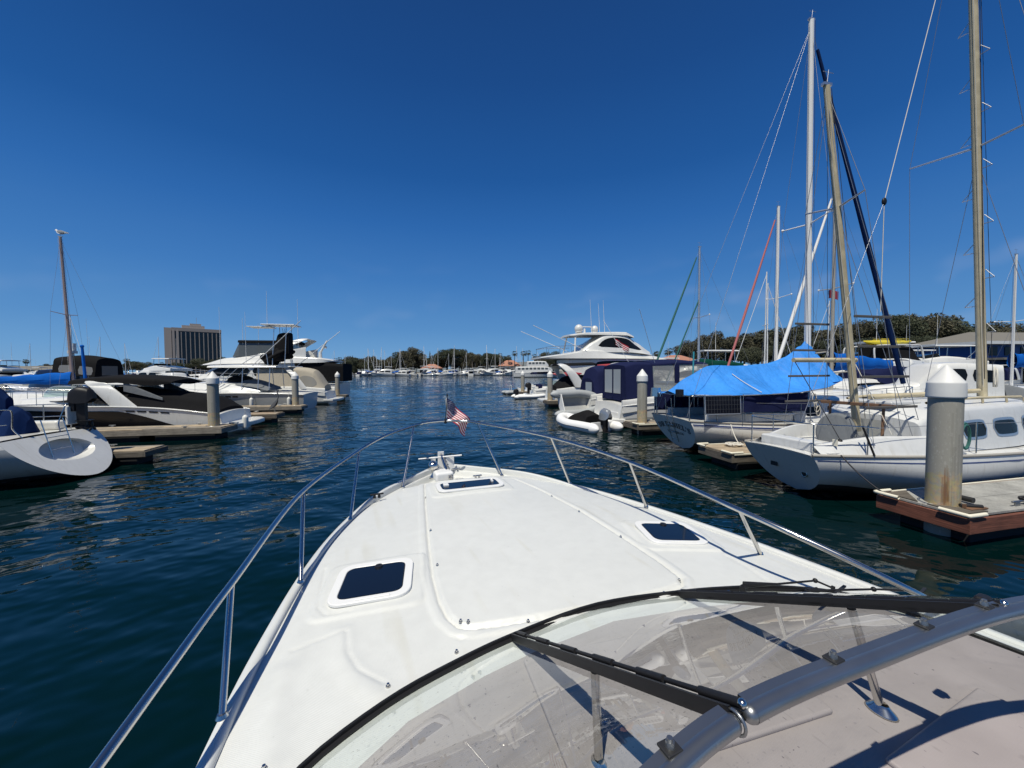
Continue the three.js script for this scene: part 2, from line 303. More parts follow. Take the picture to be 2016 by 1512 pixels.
// ---------------------------------------------------------------- water: one sheet to the horizon, waves as relief near the camera, ripples as bump
{
  const N = 1024, rw = rng(77), waves = [];
  for (let k = 0; k < 90; k++) {               // ripples with whole wave numbers, so that the tile repeats without a seam
    const m = 5 + Math.floor(Math.pow(rw(), 1.7) * 72), a = R(90 + (rw() - 0.5) * 130);
    const kx = Math.round(m * Math.cos(a)), ky = Math.round(m * Math.sin(a)); if (!kx && !ky) continue;
    waves.push([kx, ky, rw() * 6.283, Math.pow(Math.hypot(kx, ky), -1.12)]);
  }
  const SN = Float32Array.from({ length: 1024 }, (_, q) => Math.sin(q / 1024 * 6.28318531)), wl = waves.map(([kx, ky, p, a]) => [kx, ky, a, Math.round(p * 163)]);
  const h = new Float32Array(N * N); let lo = 1e9, hi = -1e9;
  for (let j = 0; j < N; j++) for (let i = 0; i < N; i++) { let s = 0; for (const [kx, ky, a, ph] of wl) s += a * SN[(kx * i + ky * j + ph) & 1023]; s *= 0.35 + 1.15 * fbm(i / N, j / N, 3, 40); h[j * N + i] = s; lo = Math.min(lo, s); hi = Math.max(hi, s); }
  const d = new Uint8Array(N * N * 4);
  for (let i = 0; i < N * N; i++) { const k = 255 * (h[i] - lo) / (hi - lo); d[4 * i] = d[4 * i + 1] = d[4 * i + 2] = k; d[4 * i + 3] = 255; }
  const t = new THREE.DataTexture(d, N, N, THREE.RGBAFormat); t.wrapS = t.wrapT = THREE.RepeatWrapping; t.magFilter = THREE.LinearFilter; t.minFilter = THREE.LinearMipmapLinearFilter; t.generateMipmaps = true; t.needsUpdate = true;
  t.repeat.set(1 / 10.4, 1 / 10.4);
  const m = phys({ color: lin(0.0006, 0.0085, 0.0088), roughness: 0.03, ior: 1.333, bumpMap: t, bumpScale: 0.06 });
  const big = [];
  for (let k = 0; k < 26; k++) { const L = 0.9 * Math.pow(6.5, rw()), a = R(75 + (rw() - 0.5) * 110); big.push([6.283 / L * Math.cos(a), 6.283 / L * Math.sin(a), rw() * 6.28, 0.0013 * Math.pow(L, 0.9), L]); }
  const NR = 620, NA = 480, pos = [], uv = [], idx = [];
  for (let j = 0; j <= NR; j++) {
    const r = 0.6 * Math.pow(4200 / 0.6, j / NR), dr = r * 0.0144;
    for (let i = 0; i <= NA; i++) {
      const q = i / NA * 2 - 1, ang = Math.PI * (0.42 * q + 0.58 * q * q * q * q * q);
      const x = r * Math.sin(ang), z = -r * Math.cos(ang); let y = 0;
      for (const [kx, kz, p, a, L] of big) if (L > dr * 2.2) y += a * Math.sin(kx * x + kz * z + p) * clamp((L / dr - 2.2) / 3) * (1 + 1.6 * smooth(18, 70, r));
      pos.push(x, y, z); uv.push(x, z);
    }
  }
  for (let j = 0; j < NR; j++) for (let i = 0; i < NA; i++) { const a = j * (NA + 1) + i, b = a + 1, c = a + NA + 1, e = c + 1; idx.push(a, b, c, b, e, c); }
  const g = new THREE.BufferGeometry(); g.setAttribute('position', new THREE.Float32BufferAttribute(pos, 3)); g.setAttribute('uv', new THREE.Float32BufferAttribute(uv, 2)); g.setIndex(idx); g.computeVertexNormals();
  const o = mesh('water', g, m); structure(o);
}

// ---------------------------------------------------------------- the motor cruiser that the camera stands on
const OWN = R(23.5), OFF = 1.10, DK = 1.45;
{
  const boat = thing('motor_cruiser', 'white motor cruiser whose foredeck, bow rail and black framed windshield fill the foreground', 'motorboat', V(OFF * Math.cos(OWN), 0, -OFF * Math.sin(OWN)), OWN);
  boat.updateMatrixWorld(true);
  const loc = p => boat.worldToLocal(p.clone()), L = (u, v, y) => loc(onY(u, v, y));
  const tex = noiseTex(256, 256, (u, v) => { const k = 128 + 60 * Math.sin(u * 6.2832 * 32) * Math.sin(v * 6.2832 * 32) + (fbm(u, v, 16, 5) - 0.5) * 70; return [k, k, k]; }, false); tex.repeat.set(4.5, 4.5);
  const grime = noiseTex(1024, 1024, (u, v) => { const a = fbm(u, v, 5, 1), b = fbm(u, v, 40, 3, 40, 3), sp = pn(u, v, 160, 9) > 0.965 ? 12 : 0, st = Math.max(0, pn(u, v, 40, 8, 5) - 0.76) * 60; const k = 243 - a * 7 - b * 9 - sp - st * 0.4; return [k, k - st * 0.1, k - 2 - st * 0.4]; }); grime.repeat.set(0.45, 0.45);
  const deckMat = phys({ color: lin(0.735, 0.745, 0.735), map: grime, roughness: 0.42, clearcoat: 0.15, clearcoatRoughness: 0.3, bumpMap: tex, bumpScale: 0.0011 });
  const smoothGel = phys({ color: lin(0.735, 0.745, 0.735), map: grime, roughness: 0.28, clearcoat: 0.4, clearcoatRoughness: 0.1 });
  metric(smoothGel);
  const hbPts = [[-3, 1.6], [-1, 1.63], [0.4, 1.59], [1.64, 1.495], [2.1, 1.43], [2.55, 1.345], [3.0, 1.225], [3.45, 1.055], [3.8, 0.85], [4.13, 0.57], [4.4, 0.3], [4.58, 0.1], [4.62, 0.02]];
  const hb = f => { let k = 0; while (k < hbPts.length - 2 && f > hbPts[k + 1][0]) k++; const a = hbPts[k], b = hbPts[k + 1], p = hbPts[Math.max(0, k - 1)], n = hbPts[Math.min(hbPts.length - 1, k + 2)], h = b[0] - a[0], t = clamp((f - a[0]) / h), t2 = t * t, t3 = t2 * t; const m0 = (b[1] - p[1]) / (b[0] - p[0] || 1) * h, m1 = (n[1] - a[1]) / (n[0] - a[0] || 1) * h; return (2 * t3 - 3 * t2 + 1) * a[1] + (t3 - 2 * t2 + t) * m0 + (-2 * t3 + 3 * t2) * b[1] + (t3 - t2) * m1; };
  // moulded shapes in the foredeck, traced where they lie on it
  const padL = [[838, 950], [841, 1000], [848, 1070], [856, 1130], [870, 1180], [886, 1210], [907, 1228], [930, 1231], [1060, 1216], [1200, 1190], [1310, 1162], [1338, 1150], [1336, 1136], [1300, 1108], [1225, 1058], [1140, 1004], [1060, 962], [1010, 940]].map(([u, v]) => { const p = L(u, v, 1.51); return [p.x, -p.z]; });
  const hatchAt = [[736, 1142, 1.5, 12, 0.405, 0.40], [1318, 1048, 1.5, 3, 0.40, 0.37], [925, 956, 1.53, 19, 0.64, 0.30]].map(([u, v, y, a, w, d]) => { const p = L(u, v, y); return { x: p.x, f: -p.z, a: R(a) - OWN, w, d }; });
  const segD = (x, y, a, b) => { const dx = b[0] - a[0], dy = b[1] - a[1], t = clamp(((x - a[0]) * dx + (y - a[1]) * dy) / (dx * dx + dy * dy)); return Math.hypot(x - a[0] - dx * t, y - a[1] - dy * t); };
  const sdPoly = (x, y, P) => { let d = 1e9, ins = false; for (let i = 0, j = P.length - 1; i < P.length; j = i++) { d = Math.min(d, segD(x, y, P[i], P[j])); if ((P[i][1] > y) !== (P[j][1] > y) && x < (P[j][0] - P[i][0]) * (y - P[i][1]) / (P[j][1] - P[i][1]) + P[i][0]) ins = !ins; } return ins ? -d : d; };
  const sdLine = (x, y, P) => { let d = 1e9; for (let i = 0; i < P.length - 1; i++) d = Math.min(d, segD(x, y, P[i], P[i + 1])); return d; };
  const sdHatch = (x, f, h, grow) => { const c = Math.cos(h.a), s = Math.sin(h.a), dx = x - h.x, df = f - h.f, lx = Math.abs(dx * c + df * s) - h.w / 2 - grow + 0.06, lf = Math.abs(-dx * s + df * c) - h.d / 2 - grow + 0.06; return Math.hypot(Math.max(lx, 0), Math.max(lf, 0)) + Math.min(Math.max(lx, lf), 0) - 0.06; };
  const creases = [[[525, 1500], [532, 1420], [545, 1350], [560, 1310]], [[672, 1238], [676, 1290], [700, 1335], [745, 1365]]].map(P => P.map(([u, v]) => { const p = L(u, v, 1.49); return [p.x, -p.z]; }));
  const lines = [[[575, 1268], [620, 1252], [682, 1236], [684, 1280], [705, 1315], [755, 1342]], [[640, 1110], [632, 1150], [626, 1190], [640, 1205], [690, 1200]], [[1062, 1223], [1200, 1201], [1290, 1185]], [[905, 1262], [1030, 1228], [1062, 1223]], [[1430, 1090], [1470, 1112], [1510, 1140]]].map(P => P.map(([u, v]) => { const p = L(u, v, 1.49); return [p.x, -p.z]; }));
  const yDeck = (f, x) => {
    const w = hb(f), q = clamp(x / Math.max(w, 0.02), -1, 1), aq = Math.abs(q);
    let y = DK + 0.06 * (1 - q * q) * clamp(w / 0.9) - 0.012 * smooth(0.9, 1, aq) * smooth(0.3, 1, w);
    if (f > 1.25 && f < 4.3) {
      const d = sdPoly(x, f, padL);
      y += 0.012 * smooth(0.012, -0.012, d) - 0.017 * Math.exp(-Math.pow((d - 0.012) / 0.010, 2)) + 0.008 * smooth(0.075, 0.06, d) * smooth(-0.02, 0.03, d);
      for (const h of hatchAt) y += 0.010 * smooth(0.012, -0.012, sdHatch(x, f, h, 0.07));
      for (const l of lines) y -= 0.005 * Math.exp(-Math.pow(sdLine(x, f, l) / 0.009, 2));
      for (const c of creases) y += 0.009 * Math.exp(-Math.pow(sdLine(x, f, c) / 0.05, 2));
    }
    y -= 0.075 * smooth(3.98, 4.06, f) * smooth(0.1, 0.04, Math.abs(x) - w + 0.16);           // anchor well at the stem
    return y;
  };
  const F0 = 1.0, F1 = 4.61, deckGeo = (f0, f1, nf, nx) => { const g = grid((u, v) => { const f = mix(f0, f1, v), x = (u * 2 - 1) * Math.max(0.02, hb(f) - 0.022); return V(x, yDeck(f, x), -f); }, nx, nf, false); const p = g.attributes.position, uv = g.attributes.uv; for (let i = 0; i < p.count; i++) uv.setXY(i, p.getX(i), p.getZ(i)); return g; };
  const deck = mesh('foredeck', deckGeo(F0, F1, 300, 270), deckMat, boat);
  for (const s of [-1, 1]) mesh('side_deck', grid((u, v) => { const f = mix(-3, 1.0, v), w = hb(f); const x = s * mix(1.30, w - 0.028, u); return V(x, DK + 0.02 - 0.02 * u, -f); }, 4, 10, s < 0), smoothGel, boat);
  // gunwale cap, rub rail and topsides down to the water
  const fs = []; for (let i = 0; i <= 90; i++) fs.push(mix(-3, 4.62, Math.pow(i / 90, 0.8)));
  const prof = f => { const up = 0.05 * smooth(3.35, 4.05, f); return [[-0.03, -0.04], [-0.028, 0.0 + up], [-0.010, 0.012 + up], [0.018, 0.010 + up], [0.024, -0.008], [0.032, -0.03], [0.036, -0.055], [0.03, -0.08]]; };
  for (const s of [-1, 1]) {
    mesh('gunwale', grid((u, v) => { const i = Math.round(u * 90), f = fs[i], pr = prof(f), k = Math.round(v * 7); return V(s * Math.max(0.004, hb(f) + pr[k][0]), DK + pr[k][1], -f - (f > 4.3 ? (f - 4.3) * 0.3 * (pr[k][0] + 0.035) / 0.1 : 0)); }, 90, 7, s > 0), smoothGel, boat);
    mesh('hull_side', grid((u, v) => { const f = fs[Math.round(u * 90)], t = smooth(0.5, 4.6, f); return V(s * Math.max(0.003, (hb(f) + 0.03) * (1 - v * mix(0.08, 0.62, t))), mix(DK - 0.08, -0.25, v), -(f - v * 1.15 * Math.pow(clamp((f - 1) / 3.6), 3))); }, 90, 10, s > 0), smoothGel, boat);
    mesh('rub_rail', pipe(fs.filter((_, i) => i % 3 === 0).map(f => V(s * (hb(f) + 0.036), DK - 0.058, -f)), 0.008, 120), mats.steel, boat);
  }
  mesh('transom', grid((u, v) => V(mix(-1.5, 1.5, u), mix(1.36, -0.25, v), 3), 2, 2), smoothGel, boat);
  // deck hatches
  const hatchGlass = phys({ color: lin(0.006, 0.01, 0.02), roughness: 0.04, specularIntensity: 0.6 });
  hatchAt.forEach((h, i) => {
    const g = new THREE.Group(); g.name = 'deck_hatch'; boat.add(g); g.position.set(h.x, yDeck(h.f, h.x) + 0.004, -h.f); g.rotation.order = 'YXZ';
    const e = 0.12, sx = Math.atan((yDeck(h.f, h.x + e) - yDeck(h.f, h.x - e)) / (2 * e)); g.rotation.set(0, h.a, i < 2 ? sx * 0.8 : 0);
    const rr = (w, d, r) => { const s = new THREE.Shape(), x = w / 2, y = d / 2; s.moveTo(-x + r, -y); s.lineTo(x - r, -y); s.quadraticCurveTo(x, -y, x, -y + r); s.lineTo(x, y - r); s.quadraticCurveTo(x, y, x - r, y); s.lineTo(-x + r, y); s.quadraticCurveTo(-x, y, -x, y - r); s.lineTo(-x, -y + r); s.quadraticCurveTo(-x, -y, -x + r, -y); return s; };
    const ring = rr(h.w, h.d, 0.085); ring.holes.push(rr(h.w - 0.07, h.d - 0.07, 0.06));
    const ex = (s, dep, b) => new THREE.ExtrudeGeometry(s, { depth: dep, bevelEnabled: true, bevelThickness: b, bevelSize: b, bevelSegments: 3, curveSegments: 8 }).rotateX(-Math.PI / 2);
    mesh('frame', ex(ring, 0.008, 0.005), mats.mastWhite, g);
    mesh('seal', ex(rr(h.w - 0.068, h.d - 0.068, 0.06), 0.006, 0.002).translate(0, 0.001, 0), mats.rubber, g);
    mesh('pane', ex(rr(h.w - 0.09, h.d - 0.09, 0.05), 0.006, 0.002).translate(0, 0.004, 0), hatchGlass, g);
    if (i < 2) {
      mesh('latch_knob', cyl(0.022, 0.024, 0.008, 0.01, 0.016, -h.d * 0.33), mats.darkPlastic, g);
      mesh('hinge', box(h.w * 0.42, 0.006, 0.012, 0.02, 0.015, h.d / 2 - 0.012, 0.004), mats.mastWhite, g);
    } else for (const [q, w] of [[-0.36, 0.05], [0.36, 0.02]]) mesh('hinge', box(w, 0.02, 0.06, h.w * q, 0.018, -0.02, 0.005), mats.mastWhite, g);
  });
  // canvas snaps and fasteners
  for (const [u, v] of [[848, 1048], [861, 1117], [907, 1229], [922, 1231], [1337, 1146], [1222, 1061], [1140, 1010], [1086, 978], [1040, 1231], [899, 1284], [764, 1347], [519, 1497], [1307, 1173], [1434, 1166], [838, 979], [962, 950]]) {
    const p = L(u, v, 1.5); const y = yDeck(-p.z, p.x);
    mesh('snap_stud', [cyl(0.008, 0.0095, 0.006, p.x, y + 0.003, p.z, 10), cyl(0.005, 0.0055, 0.008, p.x, y + 0.009, p.z, 10)], mats.steel, boat);
  }
  // bow rail with stanchions
  const rl = (u, v, y) => L(u, v, y);
  const top = [[[455, 1150, 1.80], [437, 1412]], [[597, 967, 1.87], [592, 1146]], [[707, 887, 1.94], [690, 1022]], [[815, 838, 2.04], [793, 958]], [[940, 832, 2.05], [988, 935]], [[1085, 861, 1.97], [1122, 952]], [[1240, 910, 1.90], [1272, 997]], [[1457, 1005, 1.83], [1497, 1091]]];
  const rpts = [L(60, 1690, 1.68), L(190, 1512, 1.72), L(330, 1320, 1.76), ...top.slice(0, 3).map(t => rl(...t[0])), L(760, 857, 2.02), rl(...top[3][0]), L(845, 831, 2.06), L(878, 828.5, 2.06), L(908, 829, 2.06), ...top.slice(4).map(t => rl(...t[0])), L(1640, 1088, 1.74), L(1800, 1166, 1.62), L(1850, 1192, 1.50)];
  const rail = mesh('bow_rail', pipe(rpts, 0.0145, 220, false, 12), mats.steel, boat);
  for (const [t, b] of top) {
    const a = rl(...t), c = L(b[0], b[1], DK + 0.01);
    mesh('stanchion', [rod(c, a, 0.0125, 0.0125, 12), cyl(0.014, 0.02, 0.012, c.x, c.y + 0.008, c.z, 14)], mats.steel, boat);
  }
  // flag on its staff, clamped to the rail
  const fl = loc(atDepth(877, 829, rpts[11] ? -boat.localToWorld(rpts[9].clone()).z : 4.4));
  const staffTop = fl.clone().add(V(0.02, 0.315, 0.02));
  mesh('flag_staff', [rod(fl.clone().add(V(0, -0.03, 0)), staffTop, 0.006, 0.005, 8), ball(0.011, staffTop.x, staffTop.y, staffTop.z), box(0.03, 0.05, 0.035, fl.x, fl.y, fl.z, 0.006)], mats.darkPlastic, boat);
  {
    const c = document.createElement('canvas'); c.width = 512; c.height = 288; const x = c.getContext('2d');
    x.fillStyle = '#e9e4e2'; x.fillRect(0, 0, 512, 288); x.fillStyle = '#a81b30'; for (let i = 0; i < 7; i++) x.fillRect(0, i * 2 * 288 / 13, 512, 288 / 13);
    x.fillStyle = '#232c5c'; x.fillRect(0, 0, 225, 288 * 7 / 13); x.fillStyle = '#f4f2f0';
    for (let r = 0; r < 9; r++) for (let k = 0; k < (r % 2 ? 5 : 6); k++) { x.beginPath(); for (let q = 0; q < 10; q++) { const rr = q % 2 ? 3.4 : 8, a = q * Math.PI / 5 - Math.PI / 2; x.lineTo(20 + k * 37 + (r % 2 ? 18 : 0) + rr * Math.cos(a), 16 + r * 15.4 + rr * Math.sin(a)); } x.fill(); }
    x.fillStyle = '#efeeea'; x.fillRect(0, 0, 26, 288);
    const t = new THREE.CanvasTexture(c); t.colorSpace = THREE.SRGBColorSpace;
    const flagMat = std({ map: t, roughness: 0.8 });
    // hangs from the staff and is blown to starboard, the fly corner drooping
    const wd = Math.cos(OWN), g = grid((u, v) => { const s = u * 0.43, h = 0.285 - v * 0.24; const fall = 0.5 * s * (1 - 0.2 * v) + 0.45 * s * s; const out = s * (0.72 - 0.14 * v); const fold = 0.03 * Math.sin(u * 9 + v * 3.2) * Math.min(1, u * 3); return V(fl.x + 0.008 + out + fold * 0.35, fl.y + h - fall + 0.012 * Math.sin(u * 7 + v * 5) * u, fl.z - out * 0.18 + fold); }, 44, 18);
    const uv = g.attributes.uv; for (let i = 0; i < uv.count; i++) uv.setY(i, 1 - uv.getY(i));
    mesh('flag', g, flagMat, boat);
  }
  // anchor gear at the stem: searchlight on a pedestal, roller cheeks, anchor shank and stock bar
  const zs = 4.25, sp = loc(atDepth(853, 917, zs));
  mesh('searchlight', [ball(0.056, sp.x, sp.y, sp.z, 1, 0.95, 1, 24), lathe([[0.001, -0.14], [0.045, -0.14], [0.04, -0.12], [0.018, -0.09], [0.02, -0.045], [0.03, -0.04]], 18).translate(sp.x, sp.y - 0.0, sp.z), rod(V(sp.x - 0.06, sp.y - 0.03, sp.z), V(sp.x + 0.06, sp.y - 0.03, sp.z), 0.008)], mats.steel, boat);
  const cf = (x, y, f) => V(x, y, -f);
  const an = new THREE.Group(); an.name = 'anchor'; boat.add(an);
  const a0 = loc(onY(886, 943, DK + 0.05)), a1 = loc(atDepth(868, 895, 4.62));
  mesh('shank', [rod(a0, a1, 0.014, 0.018, 6), rod(a0.clone().add(V(0.03, 0, 0)), a1.clone().add(V(0.03, -0.01, 0)), 0.008, 0.01, 6)], mats.steel, an);
  const b0 = loc(atDepth(824, 904, 4.55)), b1 = loc(atDepth(909, 896, 4.55)); mesh('stock_bar', rod(b0, b1, 0.009, 0.009, 8), mats.mastWhite, an);
  const pl = loc(atDepth(868, 905, 4.62)); mesh('shank_plate', box(0.075, 0.24, 0.012, pl.x, pl.y - 0.02, pl.z, 0.004), mats.mastWhite, an);
  for (let i = 0; i < 9; i++) { const p = a0.clone().lerp(a1, 0.08 + i * 0.07); mesh('chain_link', new THREE.TorusGeometry(0.016, 0.0045, 6, 10).rotateY(i % 2 * 1.5).rotateX(0.9).translate(p.x + 0.02, p.y + 0.012, p.z), mats.galv, an); }
  for (const [u, v, w, h] of [[886, 912, 0.10, 0.17], [853, 906, 0.06, 0.08]]) { const p = loc(atDepth(u, v, 4.58)); mesh('roller_cheek', box(w, h, 0.016, p.x, p.y, p.z, 0.02), mats.mastWhite, an); }
  const wl = loc(onY(872, 948, DK + 0.02)); mesh('windlass', [box(0.2, 0.11, 0.2, wl.x + 0.03, wl.y + 0.035, wl.z - 0.12, 0.03)], mats.mastWhite, boat);
  for (const [u, v, s] of [[898, 926, 1], [940, 940, 1], [742, 977, 1.2], [1052, 1000, 0]]) { if (!s) continue; const p = L(u, v, DK + 0.06); mesh('cleat', [box(0.10 * s, 0.014, 0.02, p.x, p.y + 0.02, p.z, 0.006), cyl(0.01, 0.014, 0.03, p.x - 0.02, p.y, p.z, 8), cyl(0.01, 0.014, 0.03, p.x + 0.02, p.y, p.z, 8)], s > 1 ? mats.darkPlastic : mats.steel, boat); }

  // windshield: raked panes between a black base track and a galvanised top tube
  const dashMat = phys({ color: lin(0.345, 0.305, 0.30), roughness: 0.75, bumpMap: tex, bumpScale: 0.0009, map: noiseTex(1024, 1024, (u, v) => { const k = 226 + fbm(u, v, 8, 3) * 34, s = pn(u, v, 150, 7, 60) > 0.955 && pn(u, v, 12, 5) > 0.4 ? 70 : 0, w = Math.max(0, pn(u, v, 70, 31, 22) - 0.9) * 200; return [k - s - w, k - s - w, k - s * 0.9 - w]; }) });
  metric(dashMat); dashMat.map.repeat.set(0.8, 0.8);
  const base = [[-1.47, 0.55], [-1.42, 0.95], [-1.29, 1.24], [-1.0, 1.40], [-0.69, 1.475], [-0.45, 1.51], [0, 1.535], [0.46, 1.455], [0.69, 1.40], [1.0, 1.30], [1.29, 1.12], [1.42, 0.85], [1.47, 0.55]];
  const bcurve = new THREE.CatmullRomCurve3(base.map(([x, f]) => V(x, DK + 0.055 * (1 - x * x / 2.2) + 0.004, -f + 0.035)));
  const topc = new THREE.CatmullRomCurve3([[-1.28, -0.2], [-1.12, 0.2], [-0.9, 0.38], [-0.67, 0.435], [-0.46, 0.455], [0, 0.43], [0.45, 0.385], [0.7, 0.34], [0.95, 0.25], [1.2, 0.02], [1.3, -0.3]].map(([x, f]) => V(x, 2.02 - 0.06 * Math.max(0, Math.abs(x) - 0.5), -f)));
  const findX = (c, x) => { let a = 0, b = 1; for (let k = 0; k < 30; k++) { const m = (a + b) / 2; if (c.getPoint(m).x < x) a = m; else b = m; } return (a + b) / 2; };
  const ws = new THREE.Group(); ws.name = 'windshield'; boat.add(ws);
  const salt = noiseTex(1024, 1024, (u, v) => { const a = pn(u, v, 170, 3), b = pn(u, v, 90, 8), m = fbm(u, v, 5, 2); const k = 255 - (a > 0.93 ? 60 : 0) * (m > 0.4 ? 1 : 0.3) - (b > 0.955 ? 45 : 0) - Math.max(0, fbm(u, v, 7, 9, 30) - 0.55) * 40; return [k, k, k]; });
  const glass = phys({ color: lin(0.94, 0.97, 0.96), map: salt, roughness: 0, transmission: 1, thickness: 0, ior: 1.52 });
  const paneGeo = (x0, x1, t0, t1) => { const A = findX(bcurve, x0), B = findX(bcurve, x1), C = findX(topc, t0), D = findX(topc, t1); return grid((u, v) => bcurve.getPoint(mix(A, B, u)).lerp(topc.getPoint(mix(C, D, u)), v), 24, 3); };
  mesh('glass_pane', paneGeo(-1.46, -0.47, -1.22, -0.48), glass, ws);
  mesh('glass_pane', paneGeo(-0.43, 0.43, -0.44, 0.43), glass, ws);
  mesh('glass_pane', paneGeo(0.47, 1.46, 0.47, 1.24), glass, ws);
  const beam = (pts, w, h, up = V(0, 1, 0)) => { const c = new THREE.CatmullRomCurve3(pts), n = 60; return grid((u, v) => { const p = c.getPoint(u), t = c.getTangent(u), s = t.clone().cross(up).normalize(), q = s.clone().cross(t).normalize(); const k = [[-1, -1], [1, -1], [1, 1], [-1, 1], [-1, -1]][Math.round(v * 4)]; return p.clone().addScaledVector(s, k[0] * w / 2).addScaledVector(q, k[1] * h / 2); }, n, 4).toNonIndexed(); };
  const flat = g => { g.computeVertexNormals(); return g; };
  mesh('base_track', [flat(beam(bcurve.getPoints(40), 0.022, 0.018)), flat(beam(bcurve.getPoints(40).map(p => p.clone().add(V(0, 0.014, -0.008))), 0.009, 0.016))], mats.darkPlastic, ws);
  for (const s of [-1, 1]) {
    const a = bcurve.getPoint(findX(bcurve, s * 0.45)), b = topc.getPoint(findX(topc, s * 0.455)), d = b.clone().sub(a).normalize(), n = d.clone().cross(V(1, 0, 0)).normalize(); if (n.y < 0) n.negate();
    const m = new THREE.Group(); m.name = 'mullion'; ws.add(m);
    mesh('channel', [flat(beam([a, a.clone().lerp(b, 0.5), b], 0.038, 0.012, n)), flat(beam([a, a.clone().lerp(b, 0.5), b].map(p => p.clone().addScaledVector(n, 0.012).add(V(-0.016, 0, 0))), 0.006, 0.024, n))], mats.darkPlastic, m);
    const off = n.clone().multiplyScalar(0.018).add(V(0.015, 0, 0)), K = 11;
    for (let k = 0; k < K; k++) { const p = a.clone().lerp(b, k / K + 0.002).add(off), q = a.clone().lerp(b, (k + 1) / K - 0.003).add(off); if (k % 2 === 0) mesh('hinge_knuckle', rod(p, q, 0.009, 0.009, 12), mats.darkPlastic, m); else mesh('hinge_pin', [rod(p, q, 0.006, 0.006, 8)], mats.darkPlastic, m); }
    for (const e of [a, b]) mesh('end_cap', ball(0.009, e.x + off.x, e.y + off.y, e.z + off.z), mats.steel, m);
    // support post under the mullion
    const tp = a.clone().lerp(b, s < 0 ? 0.56 : 0.68).addScaledVector(n, -0.012), ft = s < 0 ? V(tp.x, 1.518, tp.z + 0.02) : L(1735, 1398, 1.518);
    mesh('support_post', [rod(ft, tp, 0.0125, 0.0125, 14), lathe([[0.001, 0], [0.034, 0], [0.03, 0.008], [0.018, 0.022], [0.014, 0.03]], 18).scale(1, 1, 1.35).translate(ft.x, ft.y - 0.006, ft.z)], mats.steel, ws);
  }
  // top tube in two lengths that meet in a clamp over the port mullion, with a flat flange on its forward side
  const tt = t => topc.getPoints(120).filter((_, i) => i / 120 >= t[0] && i / 120 <= t[1]);
  const split = findX(topc, -0.462);
  for (const rg of [[0, split - 0.003], [split + 0.003, 1]]) {
    const p = tt(rg); mesh('top_tube', [pipe(p, 0.0175, 150, false, 14), ball(0.0172, p[0].x, p[0].y, p[0].z), ball(0.0172, p[p.length - 1].x, p[p.length - 1].y, p[p.length - 1].z)], mats.galv, ws);
    mesh('top_flange', flat(beam(p.map(q => q.clone().add(V(0, 0.012, -0.016))), 0.02, 0.007)), mats.galv, ws);
  }
  const cl = topc.getPoint(split - 0.003), cd = topc.getTangent(split); mesh('tube_clamp', [new THREE.TorusGeometry(0.0195, 0.003, 8, 24).rotateY(Math.PI / 2 + Math.atan2(-cd.z, cd.x)).translate(cl.x, cl.y, cl.z)], mats.galv, ws);
  for (const x of [-0.62, -0.16, 0.16, 0.405, 0.75]) {
    const p = topc.getPoint(findX(topc, x)).add(V(0, 0.018, -0.017));
    mesh('flange_bolt', [cyl(0.0075, 0.009, 0.01, p.x, p.y + 0.006, p.z, 6), cyl(0.005, 0.005, 0.006, p.x, p.y + 0.013, p.z, 10)], mats.galv, ws);
    mesh('bolt_pad', box(0.032, 0.005, 0.028, p.x, p.y - 0.001, p.z, 0.002), mats.rubber, ws);
  }
  const hk = loc(atDepth(1935, 1180, 1.12)); mesh('latch_handle', [box(0.045, 0.022, 0.03, hk.x, hk.y, hk.z, 0.009), box(0.022, 0.03, 0.03, hk.x + 0.012, hk.y - 0.018, hk.z, 0.008)], mats.darkPlastic, ws);
  // wipers parked on the starboard base
  const wp = (u, v, y) => L(u, v, y);
  for (const [a, b, c] of [[[1462, 1156, 1.56], [1605, 1143, 1.55], [1640, 1158, 1.55]], [[1590, 1163, 1.55], [1720, 1160, 1.545], [1800, 1163, 1.545]]]) {
    const g = new THREE.Group(); g.name = 'wiper'; boat.add(g); const A = wp(...a), B = wp(...b), C = wp(...c);
    mesh('arm', [rod(A, B, 0.006, 0.005), rod(B, C, 0.005, 0.005), ball(0.012, B.x, B.y, B.z)], mats.darkPlastic, g);
    mesh('motor_spindle', [cyl(0.012, 0.014, 0.04, A.x, A.y - 0.015, A.z), rod(A, A.clone().add(V(0.06, 0.002, 0.01)), 0.01, 0.008)], mats.darkPlastic, g);
    mesh('blade', [box(0.30, 0.008, 0.012, 0, 0, 0).rotateY(0.15).translate(C.x - 0.06, C.y - 0.005, C.z + 0.03), box(0.012, 0.02, 0.014, C.x, C.y, C.z)], mats.rubber, g);
  }
  { const a = L(1465, 1150, 1.57), b = L(1530, 1150, 1.56); mesh('washer_nozzle', [rod(a, b, 0.014, 0.006), box(0.02, 0.03, 0.02, a.x, a.y - 0.02, a.z)], mats.darkPlastic, boat); }
  // dashboard behind the glass
  const inner = base.map(([x, f]) => [x * 0.93, f - 0.15]);
  const dash = mesh('dashboard', (() => { const s = new THREE.Shape([...inner.map(p => new THREE.Vector2(p[0], p[1])), new THREE.Vector2(1.36, -0.5), new THREE.Vector2(-1.36, -0.5)]); return new THREE.ExtrudeGeometry(s, { depth: 0.03, bevelEnabled: false }).rotateX(-Math.PI / 2).translate(0, 1.484, 0); })(), dashMat, boat);
  mesh('lid', box(0.92, 0.022, 0.5, 0, 0, 0, 0.01).rotateY(-0.14).translate(-0.06, 1.52, -1.02), dashMat, dash);
  for (const [x, z] of [[0.36, -0.86], [-0.44, -0.84]]) mesh('lid_screw', cyl(0.006, 0.006, 0.004, x, 1.533, z, 10), mats.steel, dash);
